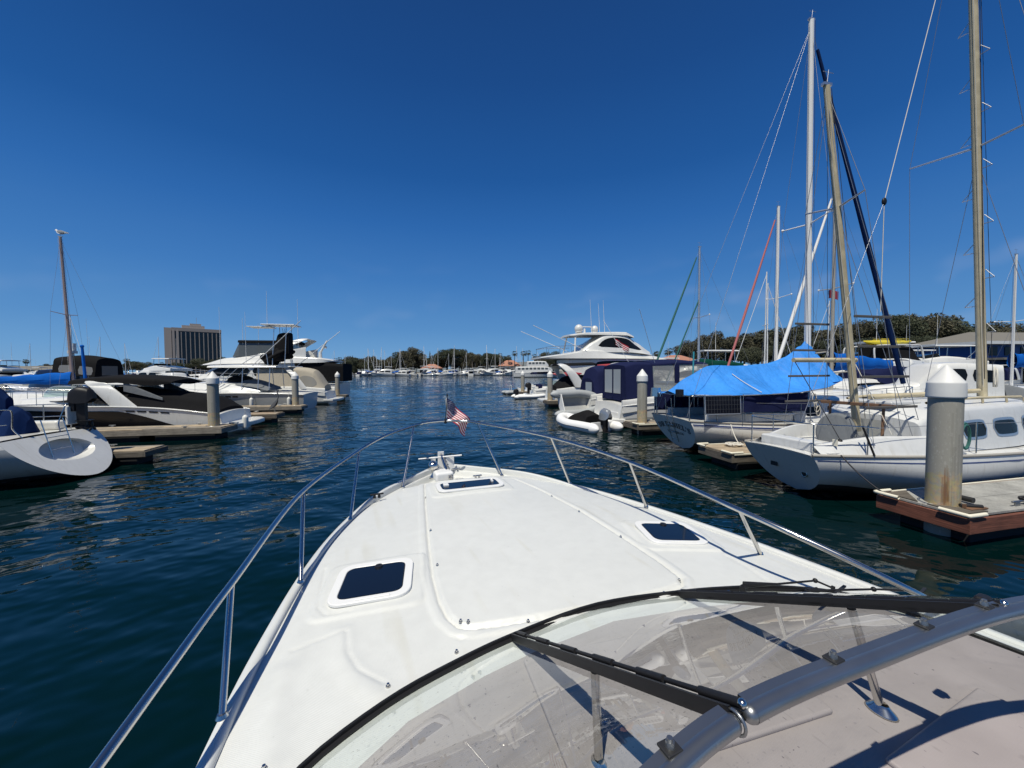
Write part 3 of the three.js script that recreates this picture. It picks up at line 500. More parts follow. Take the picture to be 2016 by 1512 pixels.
  mesh('instrument_pod', box(0.62, 0.02, 0.36, 0.62, 1.52, -0.38, 0.01), dashMat, dash);
  mesh('cockpit_sole', box(2.7, 0.06, 2.5, 0, 0.75, 1.75), smoothGel, boat);
  mesh('cockpit_bulkhead', box(2.72, 0.78, 0.04, 0, 1.13, 0.52), smoothGel, boat);
}

// ---------------------------------------------------------------- floating docks and concrete piles
const P = (x, z, y = 0) => V(x, y, -z);                // x to the right, z metres ahead of the camera
const SLIP = R(11);
function dock(name, label, x, z, phi, len, wid, o = {}) {
  const d = thing(name, label, 'dock', P(x, z), phi, o.group), top = o.top || 0.48, fm = o.fascia || mats.woodDark;
  const r = rng(Math.round(x * 100 + z * 7));
  const tones = o.tones || [mats.wood, mats.wood, mats.woodPale];
  const n = o.boards || 5, bw = wid / n;
  for (let i = 0; i < n; i++) for (let k = 0, x0 = 0; x0 < len - 0.01; k++) { const L = Math.min(len - x0, 2.1 + r() * 1.2); mesh('plank', box(L - 0.012, 0.04, bw - 0.014, x0 + L / 2, top - 0.02 + r() * 0.004, -wid / 2 + bw * (i + 0.5), 0.006), tones[Math.floor(r() * tones.length)], d); x0 += L; }
  const fh = o.fh || 0.2;
  for (const s of [-1, 1]) mesh('side_board', box(len, fh, 0.05, len / 2, top - 0.04 - fh / 2, s * (wid / 2 + 0.03), 0.006), fm, d);
  if (o.rub) for (const s of o.rubSides || [-1, 1]) mesh('rub_strip', box(len, 0.05, 0.03, len / 2, top - 0.02, s * (wid / 2 + 0.07), 0.01), o.rub, d);
  mesh('end_board', box(0.05, fh, wid + 0.12, -0.03, top - 0.04 - fh / 2, 0, 0.006), fm, d);
  for (let x = 1.3; x < Math.min(len, 14); x += 3.1) for (const s of [-1, 1]) mesh('cleat', [box(0.24, 0.028, 0.028, x, top + 0.075, s * (wid / 2 - 0.1), 0.01), box(0.1, 0.07, 0.03, x, top + 0.03, s * (wid / 2 - 0.1), 0.008)], mats.galv, d);
  const nf = Math.max(1, Math.floor(len / 2.4));
  for (let i = 0; i < nf; i++) mesh('float', box(len / nf - 0.5, 0.34, wid - 0.2, (i + 0.5) * len / nf, 0.07, 0, 0.03), mats.floatBlack, d);
  return d;
}
function pileTexture(rust) {
  const c = document.createElement('canvas'); c.width = 512; c.height = 1024; const x = c.getContext('2d'), r = rng(rust ? 8 : 19);
  x.fillStyle = '#98958b'; x.fillRect(0, 0, 512, 1024);
  for (let i = 0; i < 5200; i++) { const k = 132 + r() * 62; x.fillStyle = `rgba(${k},${k * 0.98},${k * 0.93},${0.16 + r() * 0.22})`; const s = 1 + r() * r() * 9; x.fillRect(r() * 512, r() * 1024, s, s * (0.8 + r() * 2)); }
  for (let i = 0; i < 26; i++) { x.fillStyle = `rgba(70,68,62,${0.05 + r() * 0.09})`; const w = 4 + r() * 22, px = r() * 512; x.fillRect(px, r() * 300, w, 200 + r() * 600); }
  for (let i = 0; i < 900; i++) { const y = 650 - Math.pow(r(), 1.4) * 210; x.fillStyle = `rgba(${166 + r() * 30},${146 + r() * 26},${104 + r() * 24},${0.14 + r() * 0.2})`; x.beginPath(); x.ellipse(r() * 512, y, 3 + r() * 16, 4 + r() * 16, 0, 0, 7); x.fill(); }   // pale brown scale grown on the foot
  if (rust) for (let i = 0; i < 60; i++) { const px = 206 + (r() - 0.5) * (i < 40 ? 30 : 62), y0 = 370 + Math.abs(px - 206) * 4 + r() * 170; x.fillStyle = `rgba(${84 + r() * 36},${54 + r() * 22},${28 + r() * 16},${0.05 + r() * 0.13})`; x.fillRect(px, y0, 2 + r() * 6, Math.max(40, 650 - y0 - r() * 60)); }
  const t = new THREE.CanvasTexture(c); t.colorSpace = THREE.SRGBColorSpace; t.wrapS = THREE.RepeatWrapping; return t;
}
const pileMat = std({ map: pileTexture(false), roughness: 0.9, bumpMap: tx.concrete, bumpScale: 0.004 }), pileRust = std({ map: pileTexture(true), roughness: 0.9, bumpMap: tx.concrete, bumpScale: 0.004 });
function pile(label, x, z, o = {}) {
  const d = thing('dock_pile', label, 'pile', P(x, z), o.turn || 0, 'capped concrete piles at the dock ends'), h = o.h || 2.22;
  mesh('shaft', new THREE.CylinderGeometry(0.2, 0.2, h + 0.6, 32, 1, false).translate(0, h / 2 - 0.3, 0), o.mat || pileMat, d);
  mesh('cap', lathe([[0.2, h - 0.03], [0.226, h - 0.03], [0.228, h], [0.222, h + 0.2], [0.212, h + 0.225], [0.02, h + 0.49], [0.001, h + 0.497]], 32), mats.cap, d);
  mesh('guide_hoop', [new THREE.TorusGeometry(0.27, 0.022, 8, 28).rotateX(Math.PI / 2).translate(0, 0.47, 0)], mats.galv, d);
  return d;
}
function bumperCorner(dk, x, z, sx, sz, label, top = 0.48) {
  const b = mesh('corner_bumper', [pipe([V(x + sx * 0.34, top + 0.02, z + sz * 0.0), V(x + sx * 0.04, top + 0.02, z), V(x, top + 0.02, z + sz * 0.04), V(x, top + 0.02, z + sz * 0.34)], 0.03, 30)], mats.bumper, dk); return b;
}
{
  // near dock on the right with its red-brown fascia
  const W = 1.08, nd = dock('floating_dock', 'grey topped floating dock with red-brown fascia boards round a rust streaked pile', 6.60, 6.14, R(13), 9, W, { fascia: mats.redwood, tones: [mats.ply], boards: 2, rub: mats.bumper, rubSides: [-1], fh: 0.22 });
  for (const s of [-1, 1]) { mesh('gusset_board', prism([[0.02, s * (W / 2 - 0.03)], [0.5, s * (W / 2 - 0.03)], [0.02, s * 0.06]], 0.02).rotateX(Math.PI / 2).translate(0, 0.492, 0), mats.woodDark, nd); }
  bumperCorner(nd, -0.075, 0.6, 1, -1); bumperCorner(nd, -0.075, -0.6, 1, 1);
  mesh('pile_roller', [rod(V(0.30, 0.53, 0.30), V(0.55, 0.53, 0.42), 0.03, 0.03, 10)], mats.rubber, nd);
  mesh('roller_bracket', [box(0.36, 0.02, 0.1, 0.45, 0.505, 0.40).rotateY(0), box(0.02, 0.08, 0.04, 0.28, 0.53, 0.36)], mats.teak, nd);
  mesh('pile_roller', [rod(V(0.72, 0.55, 0.02), V(0.72, 0.55, 0.24), 0.045, 0.045, 10)], mats.rubber, nd);
  mesh('cleat', [box(0.26, 0.03, 0.03, 1.62, 0.57, 0.42, 0.01), cyl(0.018, 0.025, 0.07, 1.56, 0.53, 0.42), cyl(0.018, 0.025, 0.07, 1.68, 0.53, 0.42)], mats.galv, nd);
  const coil = []; for (let i = 0; i < 60; i++) { const a = i * 0.55, r = 0.05 + 0.06 * Math.sin(i * 1.7) ** 2; coil.push(V(1.62 + r * 1.5 * Math.cos(a), 0.535 + 0.05 * Math.abs(Math.sin(i * 0.9)), 0.42 + r * Math.sin(a))); }
  nd.updateMatrixWorld(true);
  tag(mesh('dock_line', pipe(coil.map(p => nd.localToWorld(p)), 0.011, 300, false, 6), mats.ropeDark), 'black mooring line wound round the cleat of the red-brown dock', 'rope');
  pile('thick concrete pile streaked with rust at the corner of the red-brown dock', 6.96, 6.16, { mat: pileRust, turn: R(175) });
  // the dock between the ketch and the sloop under the blue tarp
  const d2 = dock('floating_dock', 'short brown boarded dock end with white corner and a rope coiled on it', 5.62, 10.55, SLIP, 10, 1.2, { tones: [mats.wood, mats.woodPale], rub: mats.bumper });
  bumperCorner(d2, -0.075, -0.66, 1, 1); bumperCorner(d2, -0.075, 0.66, 1, -1);
  d2.updateMatrixWorld(true); const c2 = []; for (let i = 0; i < 90; i++) { const a = i * 0.42, r = 0.1 + 0.1 * (i / 90) + 0.03 * Math.sin(i * 2.3); c2.push(d2.localToWorld(V(0.75 + r * 1.3 * Math.cos(a), 0.5 + 0.0006 * i + 0.012 * Math.abs(Math.sin(i)), -0.2 + r * Math.sin(a)))); }
  tag(mesh('rope_coil', pipe(c2, 0.012, 360, false, 6), mats.rope), 'pale rope coiled on the brown dock beside the tarp covered sloop', 'rope');
  const d3 = dock('floating_dock', 'dark boarded dock finger with a pile beside the lettered transom of the sloop', 5.0, 16.1, SLIP, 12, 1.1, { rub: mats.bumper });
  bumperCorner(d3, -0.075, 0.6, 1, -1);
  pile('concrete pile standing between the lettered sloop and the cruiser with navy canvas', 5.45, 16.08);
  dock('floating_dock', 'dock finger behind the grey inflatable boat lying on its side', 2.5, 28.6, SLIP, 13, 1.1); pile('concrete pile beside the cruiser with white arch and black cockpit cover', 2.86, 28.9);
  dock('floating_dock', 'far dock finger beside the two small dinghies', 0.8, 41.2, SLIP, 14, 1.1); pile('far concrete pile behind the small grey dinghy', 1.16, 41.4);
  // left side
  dock('floating_dock', 'narrow weathered plank finger behind the scooped transom of the left sloop', -10.75, 11.5, Math.PI + SLIP, 8, 0.85, { tones: [mats.woodPale, mats.wood], boards: 4, fh: 0.15, top: 0.42 });
  const l2 = dock('floating_dock', 'long weathered timber finger in front of the black and white cruiser', -11.75, 15.85, Math.PI + SLIP, 13, 1.15, { tones: [mats.woodPale, mats.woodPale, mats.wood], fascia: mats.wood });
  bumperCorner(l2, -0.075, 0.64, 1, -1);
  pile('concrete pile in front of the black and white cruiser with white arch', -12.3, 15.8);
  dock('floating_dock', 'brown dock end where the heron stands', -12.55, 20.7, Math.PI + SLIP, 6, 1.0, { tones: [mats.woodPale, mats.teak], boards: 4 });
  dock('floating_dock', 'timber finger alongside the grey hulled fishing boat', -13.85, 25.5, Math.PI + SLIP, 13, 1.1, { fascia: mats.wood }); pile('concrete pile beside the stern of the grey hulled fishing boat', -14.5, 25.7);
  dock('floating_dock', 'farther timber finger behind the cruiser with tan canvas', -16.0, 37.2, Math.PI + SLIP, 15, 1.1); pile('far concrete pile beside the black curtained stern of the flybridge yacht', -16.8, 37);
  // walkways that the fingers join, seen only between the boats
  dock('floating_walkway', 'long plank walkway joining the fingers beyond the right hand boats', 17.2, 4, R(101), 48, 1.8, { boards: 3 });
  dock('floating_walkway', 'long plank walkway joining the fingers beyond the left hand boats', -25.5, 8, R(101), 48, 1.8, { boards: 3 });
}

// ---------------------------------------------------------------- kit for the moored boats
function boatAt(name, label, cat, x, z, phi, group) { return thing(name, label, cat, P(x, z), phi, group); }
function hullParts(b, h, o = {}) {
  mesh('hull', h.shell(), o.hull || mats.gel, b); mesh('transom', h.transom(), o.transom || o.hull || mats.gel, b);
  mesh('deck', h.deck(), o.deck || mats.gel, b);
  const sw = (h.sh(0.4) - 0.06) / (h.sh(0.4) + h.draft);
  mesh('boot_stripe', h.both(0, 0.985, sw, 1, 0.006, 30, 4), o.bottom || mats.antifoul, b);
  if (o.rub) mesh('rub_rail', h.edge(o.rubR || 0.028), o.rub, b);
  for (const [s0, s1, m, t0 = 0.004, t1 = 0.97] of o.stripes || []) for (const sd of [1, -1]) mesh('hull_stripe', h.strip(t0, t1, s0, s1, sd, 0.005, 34, 2), m, b);
}
function lifelines(b, h, t0, t1, n, up = 0.6, k = 0.94, gates = 2) {
  for (const s of [-1, 1]) {
    for (let i = 0; i <= n; i++) { const t = mix(t0, t1, i / n), a = h.at(t, s * k, -0.02); mesh('stanchion', rod(a, a.clone().add(V(0, up, 0)), 0.012, 0.012, 6), mats.steel, b); }
    for (let q = 1; q <= gates; q++) mesh('lifeline', pipe(h.rail(t0, t1, up * q / gates - 0.01, s * k), 0.005, 40, false, 5), mats.wire, b);
  }
}
function pulpit(b, h, t0, up = 0.6, k = 0.9, stern = false, r = 0.014) {
  const side = s => { const o = []; for (let i = 0; i <= 6; i++) o.push(h.at(stern ? mix(t0, 0.005, i / 6) : mix(t0, 0.985, i / 6), s * k, up)); return o; };
  const a = side(1), c = side(-1).reverse();
  mesh(stern ? 'pushpit' : 'pulpit', [pipe([...a, ...c], r, 60, false, 7, 0.3), ...[0, 3, 6].map(i => rod(h.at(stern ? mix(t0, 0.005, i / 6) : mix(t0, 0.985, i / 6), k, -0.02), a[i], r * 0.9, r * 0.9, 6)), ...[0, 3, 6].map(i => rod(h.at(stern ? mix(t0, 0.005, i / 6) : mix(t0, 0.985, i / 6), -k, -0.02), side(-1)[i], r * 0.9, r * 0.9, 6))], mats.steel, b);
}
function wire(b, a, c, r = 0.006, m = mats.wire, name = 'stay') { return mesh(name, rod(a, c, r, r, 5), m, b); }
// mast with spreaders, shrouds, stays, optional boom with sail cover and furled headsail
function rig(b, o) {
  const m = o.mat || mats.mastWhite, base = V(o.x, o.y0, 0), top = V(o.x - (o.rake || 0), o.top, 0), pt = k => base.clone().lerp(top, k), r = o.r || 0.085;
  mesh('mast', rod(base, top, r, r * 0.8, 14), m, b);
  mesh('masthead', [box(0.22, 0.06, 0.08, top.x, top.y + 0.03, 0), rod(top, top.clone().add(V(0.05, 0.35, 0)), 0.008), rod(top.clone().add(V(-0.1, 0.3, 0)), top.clone().add(V(0.18, 0.3, 0)), 0.006)], mats.alu, b);
  for (const [dx, dz, mm] of [[-1, 0.5, mats.rope], [0.3, 1.1, mats.ropeDark], [0.9, -0.6, mats.rope]]) wire(b, V(o.x + dx * r * 1.4, o.y0 + 0.3, dz * r * 1.6), V(top.x + dx * r * 1.1, top.y - 0.1, dz * r), 0.0055, mm, 'halyard');
  const ch = o.chain || 1.3, cy = o.chainY || o.y0; let prev = [1, -1].map(s => V(o.x - 0.15, cy, s * ch));
  for (const [k, w] of o.spreaders || []) {
    const p = pt(k);
    [1, -1].forEach((s, i) => { const tip = V(p.x - 0.12, p.y + 0.1, s * w); mesh('spreader', rod(p, tip, 0.026, 0.018, 6), o.sprMat || m, b); if (o.boots) mesh('spreader_boot', ball(0.05, tip.x, tip.y, tip.z), mats.whiteSail, b); wire(b, prev[i], tip, o.wr, undefined, 'shroud'); prev[i] = tip; wire(b, V(o.x + 0.2, cy, s * ch), pt(k - 0.02), o.wr, undefined, 'lower_shroud'); });
  }
  [0, 1].forEach(i => wire(b, prev[i], pt(0.985), o.wr, undefined, 'shroud'));
  if (o.bow) { wire(b, o.bow, pt(o.fs || 0.985), o.wr, undefined, 'forestay'); if (o.furl) { const [fm, fr] = o.furl, a = o.bow, c = pt(o.fs || 0.985); const P1 = a.clone().lerp(c, 0.03), P2 = a.clone().lerp(c, 0.45), P3 = a.clone().lerp(c, 0.94); mesh('furled_headsail', [rod(P1, P2, fr * 0.9, fr, 9), rod(P2, P3, fr, fr * 0.55, 9)], fm, b); } }
  for (const st of o.stern || []) wire(b, st, pt(0.985), o.wr, undefined, 'backstay');
  if (o.boom) { const [len, y, cover, cr = 0.17] = o.boom, g = V(o.x - 0.1, y, 0), e = V(o.x - len, y - 0.06 + (o.boomUp || 0), 0); mesh('boom', rod(g, e, 0.055, 0.05, 10), o.boomMat || m, b); if (cover) mesh('sail_cover', [grid((u, v) => { const p = g.clone().lerp(e, u), a = v * Math.PI * 2, R0 = cr * (1.05 - 0.62 * u) * (1 + 0.08 * Math.sin(u * 23 + v * 9)); return V(p.x + 0.1 * (1 - u), p.y + 0.1 * (1 - u * 0.4) + R0 * 1.5 * Math.sin(a) * (Math.sin(a) > 0 ? 1.25 : 0.9), R0 * 0.8 * Math.cos(a)); }, 26, 14)], cover, b); }
}
function bow(pts, r = 0.012) { return pipe(pts, r, pts.length * 8, false, 6); }
function windows(b, lf, list, m = mats.glassDark, frame) {
  for (const [x0, x1, h0, h1, sharp = 5, skew = 0] of list) for (const sd of [1, -1]) { const p = mesh('window', lf.pane(x0, x1, h0, h1, sd, 0.014, sharp, skew), m, b); if (frame) mesh('frame', lf.pane(x0 - 0.045, x1 + 0.045, h0 - 0.07, h1 + 0.07, sd, 0.008, sharp, skew), frame, p); }
}
function outboard(b, x, y, z, m, s = 1, turn = 0) {
  const g = new THREE.Group(); g.name = 'outboard_motor'; b.add(g); g.position.set(x, y, z); g.rotation.y = turn; g.scale.setScalar(s);
  mesh('cowl', new Loft([[-0.34, 0.10, 0.07, 0.22, 0.36, 0.05], [-0.25, 0.15, 0.12, 0.12, 0.48, 0.08], [0.0, 0.16, 0.13, 0.10, 0.52, 0.08], [0.16, 0.12, 0.09, 0.14, 0.42, 0.06]], 0.02).geo(10, 8), m, g);
  mesh('leg', [new Loft([[-0.16, 0.045, 0.06, -0.52, 0.14, 0.02], [0.02, 0.05, 0.07, -0.42, 0.14, 0.02]], 0, true).geo(4, 5), box(0.3, 0.02, 0.2, -0.12, -0.36, 0)], mats.darkPlastic, g);
  mesh('gear_case', [ball(0.07, -0.08, -0.55, 0, 2.4, 0.9, 0.8)], mats.darkPlastic, g); mesh('propeller', [0, 1, 2].map(k => ball(0.08, 0, 0.08, 0, 0.2, 1, 0.55, 8).rotateX(k * 2.094).translate(-0.27, -0.55, 0)), mats.darkPlastic, g);
  mesh('bracket', box(0.12, 0.26, 0.2, 0.09, 0.02, 0, 0.02), mats.darkPlastic, g); return g;
}
function inflatable(name, label, x, z, phi, L, B, m, o = {}) {
  const d = boatAt(name, label, 'dinghy', x, z, phi, o.group), r = o.r || 0.21, hw = B / 2 - r;
  const pts = []; for (const [px, pz, py = 0] of [[-0.1, hw], [L * 0.25, hw], [L * 0.55, hw], [L * 0.8, hw * 0.74, 0.05], [L * 0.95, hw * 0.3, 0.13], [L * 0.97, 0, 0.15], [L * 0.95, -hw * 0.3, 0.13], [L * 0.8, -hw * 0.74, 0.05], [L * 0.55, -hw], [L * 0.25, -hw], [-0.1, -hw]]) pts.push(V(px, 0.2 + py, pz));
  mesh('tube', [pipe(pts, r, 90, false, 16)], m, d);
  for (const s of [1, -1]) { mesh('tube_cone', lathe([[r, 0], [r * 0.96, 0.1], [r * 0.7, 0.24], [r * 0.3, 0.34], [0.01, 0.36]], 16).rotateZ(Math.PI / 2).translate(-0.1, 0.2, s * hw), m, d); mesh('rubbing_strake', pipe(pts.filter(p => p.z * s >= 0).map(p => V(p.x, p.y - 0.01, p.z + s * r)), 0.016, 40, false, 6), mats.navyHull, d); }
  mesh('floor', grid((u, v) => V(mix(0.05, L * 0.86, u), 0.1 - 0.16 * (1 - Math.abs(v * 2 - 1)), (v * 2 - 1) * hw * (1 - Math.pow(u, 4) * 0.7)), 10, 6), mats.gelGrey, d);
  mesh('transom', box(0.06, 0.42, hw * 2 - r * 0.6, 0.08, 0.22, 0, 0.01), mats.mastWhite, d);
  if (o.seat) mesh('seat', box(0.4, 0.3, hw * 1.4, L * 0.4, 0.3, 0, 0.06), o.seat, d);
  if (o.console) { mesh('console', new Loft([[L * 0.42, 0.24, 0.2, 0.1, 0.75, 0.05], [L * 0.58, 0.24, 0.16, 0.1, 0.55, 0.05]], 0.02).geo(6, 6), mats.gel, d); mesh('seat_arch', pipe([V(0.5, 0.2, 0.3), V(0.45, 0.95, 0.26), V(0.45, 1.05, 0), V(0.45, 0.95, -0.26), V(0.5, 0.2, -0.3)], 0.03, 30), mats.gel, d); }
  if (o.motor) outboard(d, -0.04, 0.42, 0, o.motor, o.ms || 1);
  if (o.cover) mesh('cover', new Loft([[L * 0.2, hw * 0.95, hw * 0.7, 0.25, 0.62, 0.12], [L * 0.34, hw, hw * 0.5, 0.25, 0.82, 0.2], [L * 0.55, hw, hw * 0.8, 0.25, 0.62, 0.14], [L * 0.62, hw, hw * 0.9, 0.2, 0.42, 0.1]], 0.05).geo(16, 10), o.cover, d);
  return d;
}
const font = await new FontLoader().loadAsync('fonts/droid/droid_serif_bold.typeface.json');
function letters(parent, text, size, place, m = mats.lettering) {       // place(along) -> {p, q}: one raised piece for each letter
  let adv = 0; const w = [...text].map(c => { const gl = font.data.glyphs[c] || font.data.glyphs.n; return gl.ha / font.data.resolution * size; }), total = w.reduce((a, b) => a + b, 0);
  [...text].forEach((c, i) => { if (c !== ' ') { const g = new TextGeometry(c, { font, size, depth: 0.004, curveSegments: 3 }).translate(-w[i] / 2, 0, 0); const o = mesh('letter', g, m, parent); const { p, q } = place(adv + w[i] / 2 - total / 2); o.position.copy(p); o.quaternion.copy(q); } adv += w[i]; });
}
const basis = (x, y) => { const X = x.clone().normalize(), Z = X.clone().cross(y).normalize(), Y = Z.clone().cross(X); return new THREE.Quaternion().setFromRotationMatrix(new THREE.Matrix4().makeBasis(X, Y, Z)); };
function line3(name, label, a, c, sag, r, m) { const pts = []; for (let i = 0; i <= 12; i++) { const t = i / 12, p = a.clone().lerp(c, t); p.y -= sag * 4 * t * (1 - t); pts.push(p); } return tag(mesh(name, pipe(pts, r, 40, false, 6), m), label, 'rope'); }
const fenders = [];
function fender(b, lx, ly, lz, label) { b.updateMatrixWorld(true); const p = b.localToWorld(V(lx, ly, lz)), f = thing('fender', label, 'fender', p); mesh('body', lathe([[0.02, -0.34], [0.1, -0.28], [0.12, -0.2], [0.12, 0.2], [0.1, 0.28], [0.03, 0.34]], 14), mats.fender, f); mesh('lanyard', rod(V(0, 0.32, 0), V(0, 0.75, 0), 0.008), mats.rope, f); }

// ---------------------------------------------------------------- right hand side: the old ketch
{
  const b = boatAt('ketch', 'weathered white ketch with tan masts and a rounded blue-grey transom beside the red-brown dock', 'sailboat', 5.62, 8.2, R(13.5));
  const h = new Hull({ L: 10.6, B: 3.05, sternW: 0.56, sheer: [1.0, 0.93, 1.35], rake: 0.62, tumble: 0.07, maxAt: 0.42, draft: 0.32, bowRake: 2.2, lift: 0.36 });
  hullParts(b, h, { hull: mats.gelOld, rub: mats.mastGrey, rubR: 0.032, stripes: [[0.115, 0.135, mats.stripe]] });
  // cockpit with coamings
  for (const s of [1, -1]) mesh('coaming', grid((u, v) => { const x = mix(0.28, 2.75, u), w = h.w(x / h.L), k = [[w - 0.16, -0.03], [w - 0.30, 0.30], [w - 0.36, 0.34], [w - 0.44, 0.33], [w - 0.5, -0.2]][Math.round(v * 4)]; return V(x, h.sh(x / h.L) + k[1] * smooth(-0.4, 0.6, u), s * k[0]); }, 18, 4, s > 0), mats.gelOld, b);
  mesh('afterdeck_step', box(0.3, 0.22, 1.2, 0.42, 1.08, 0, 0.04), mats.gelOld, b);
  mesh('cockpit_floor', box(2.4, 0.04, 1.7, 1.6, 0.99, 0), mats.gelOld, b);
  const cab = new Loft([[2.55, 1.12, 1.0, 0.93, 1.55, 0.12], [3.0, 1.14, 1.0, 0.93, 1.78, 0.12], [5.2, 1.1, 0.95, 0.95, 1.86, 0.12], [6.6, 0.95, 0.8, 1.0, 1.86, 0.12], [7.6, 0.7, 0.55, 1.1, 1.7, 0.12], [8.3, 0.5, 0.3, 1.15, 1.35, 0.1]], 0.09);
  mesh('cabin', cab.geo(30, 14), mats.gelOld, b);
  windows(b, cab, [[3.72, 4.42, 0.36, 0.74, 4], [4.72, 5.5, 0.36, 0.74, 4, -0.12], [5.8, 6.3, 0.4, 0.74, 4]], mats.glassDark, mats.alu);
  for (const s of [1, -1]) mesh('handrail', [pipe([V(3.1, 1.93, s * 0.78), V(4, 1.99, s * 0.76), V(5.5, 2.0, s * 0.72), V(6.4, 1.99, s * 0.66)], 0.028, 24), ...[3.3, 4.1, 4.9, 5.7, 6.3].map(x => rod(V(x, 1.88, s * 0.76), V(x, 1.98, s * 0.75), 0.022))], mats.mastTan, b);
  mesh('companionway_hatch', [box(0.9, 0.08, 0.9, 3.1, 1.9, 0, 0.03)], mats.gelOld, b);
  mesh('bulkhead_window', new THREE.CircleGeometry(0.42, 24, Math.PI, Math.PI).rotateY(-Math.PI / 2).translate(2.535, 1.52, 0), mats.gelGrey, b);
  mesh('wheel_cover', [lathe([[0.001, -0.07], [0.36, -0.06], [0.43, -0.02], [0.43, 0.02], [0.36, 0.06], [0.001, 0.07]], 30).rotateZ(Math.PI / 2 - 0.15).translate(1.75, 1.24, -0.05)], mats.greyCanvas, b);
  // teak boom gallows over the companionway
  mesh('gallows_post', rod(V(2.1, 1.2, -0.45), V(2.12, 1.86, -0.45), 0.03, 0.03, 6), mats.teak, b); mesh('gallows_post', rod(V(2.12, 1.2, 0.62), V(2.2, 1.82, 0.58), 0.03, 0.03, 6), mats.teak, b);
  mesh('gallows_bar', box(0.06, 0.07, 1.5, 2.13, 1.88, 0.08, 0.01), mats.teak, b);
  // stern rail, posts, outlet, lines
  mesh('pushpit', [pipe([V(1.9, 1.52, -1.15), V(0.8, 1.56, -0.95), V(0.15, 1.58, -0.72), V(0.06, 1.58, 0), V(0.15, 1.58, 0.72), V(0.9, 1.54, 1.0), V(1.3, 1.5, 1.08)], 0.013, 60), ...[[0.15, -0.72], [0.15, 0.72], [1.1, 1.03], [1.1, -1.03]].map(([x, z]) => rod(V(x, 0.98, z), V(x, 1.57, z), 0.013))], mats.steel, b);
  mesh('power_outlet', box(0.012, 0.13, 0.1, 0.62, 1.2, 0.78, 0.004).rotateY(0), mats.bumper, b);
  { const tr = h.p(0, 0.5, 0.35), pl = new THREE.Group(); pl.name = 'exhaust_port'; b.add(pl); pl.position.copy(V(h.p(0, 0.52, 1).x - 0.012, h.p(0, 0.52, 1).y, 0.42)); mesh('flange', new THREE.TorusGeometry(0.055, 0.014, 8, 20).rotateY(Math.PI / 2), mats.steel, pl); mesh('bore', cyl(0.05, 0.05, 0.02).rotateZ(Math.PI / 2), mats.rubber, pl);
    const vt = V(h.p(0, 0.42, 1).x - 0.012, h.p(0, 0.42, 1).y, -0.22); mesh('exhaust_vent', box(0.02, 0.12, 0.16, vt.x, vt.y, vt.z, 0.004), mats.rubber, b); }
  const lstan = [[3.6, 1.36], [5.05, 1.40], [6.6, 1.33]]; for (const [x, w] of lstan) for (const s of [1, -1]) { const y = h.sh(x / h.L); mesh('stanchion', rod(V(x, y, s * (w - 0.05)), V(x, y + 0.62, s * (w - 0.05)), 0.014, 0.014, 6), mats.steel, b); }
  for (const s of [1, -1]) mesh('lifeline', pipe([V(1.2, 1.5, s * 1.05), ...lstan.map(([x, w]) => V(x, h.sh(x / h.L) + 0.6, s * (w - 0.05))), V(9.6, 1.9, s * 0.3)], 0.005, 50, false, 5), mats.wire, b);
  pulpit(b, h, 0.88);
  // rolled hose and fender hanging amidships
  mesh('coiled_hose', [new THREE.TorusGeometry(0.17, 0.016, 6, 20).scale(0.7, 1.5, 1).translate(3.32, 1.3, 1.28), new THREE.TorusGeometry(0.15, 0.016, 6, 20).scale(0.8, 1.6, 1).translate(3.3, 1.28, 1.31)], mats.greenSail, b);
  mesh('winch', [cyl(0.09, 0.11, 0.16, 3.05, 1.3, 1.0), cyl(0.06, 0.07, 0.08, 3.05, 1.42, 1.0)], mats.cap, b);
  // spars
  rig(b, { x: 2.32, y0: 1.25, top: 8.75, rake: 1.1, r: 0.078, mat: mats.mastTan, spreaders: [[0.66, 0.62]], sprMat: mats.alu, chain: 0.95, chainY: 1.1, boom: [1.85, 2.86, null], boomUp: 0.06, boomMat: mats.mastTan });
  rig(b, { x: 6.45, y0: 1.9, top: 15.0, rake: 1.1, r: 0.092, mat: mats.mastTan, spreaders: [[0.47, 1.25]], sprMat: mats.alu, chain: 1.38, chainY: 1.15, bow: V(10.45, 1.45, 0) });
  mesh('main_boom', rod(V(6.3, 2.1, 0.0), V(2.75, 2.0, -0.05), 0.055, 0.05, 10), mats.mastTan, b);
  // ratlines: wooden rungs on the mizzen shrouds
  const mt = V(1.25, 8.55, 0);
  for (const s of [1, -1]) { const A = V(1.35, 1.1, s * 0.98), C = V(2.75, 1.1, s * 0.98); wire(b, A, mt, 0.006, undefined, 'shroud'); wire(b, C, mt, 0.006, undefined, 'shroud'); for (const y of [1.88, 2.5, 3.12, 3.74]) { const k = (y - 1.1) / (mt.y - 1.1), p = A.clone().lerp(mt, k), q = C.clone().lerp(mt, k); mesh('ratline_rung', box(p.distanceTo(q) + 0.12, 0.05, 0.04, (p.x + q.x) / 2, y, (p.z + q.z) / 2, 0.008), mats.ratline, b); } }
  // mast steps
  for (let i = 0; i < 16; i++) { const y = 2.9 + i * 0.66, x = 6.45 - 1.1 * (y - 1.9) / 13.1, s = i % 2 ? 1 : -1; mesh('mast_step', poly([V(x, y + 0.22, s * 0.1), V(x - 0.02, y, s * 0.27), V(x, y, s * 0.1)], 0.009), s > 0 ? mats.wire : mats.alu, b); }
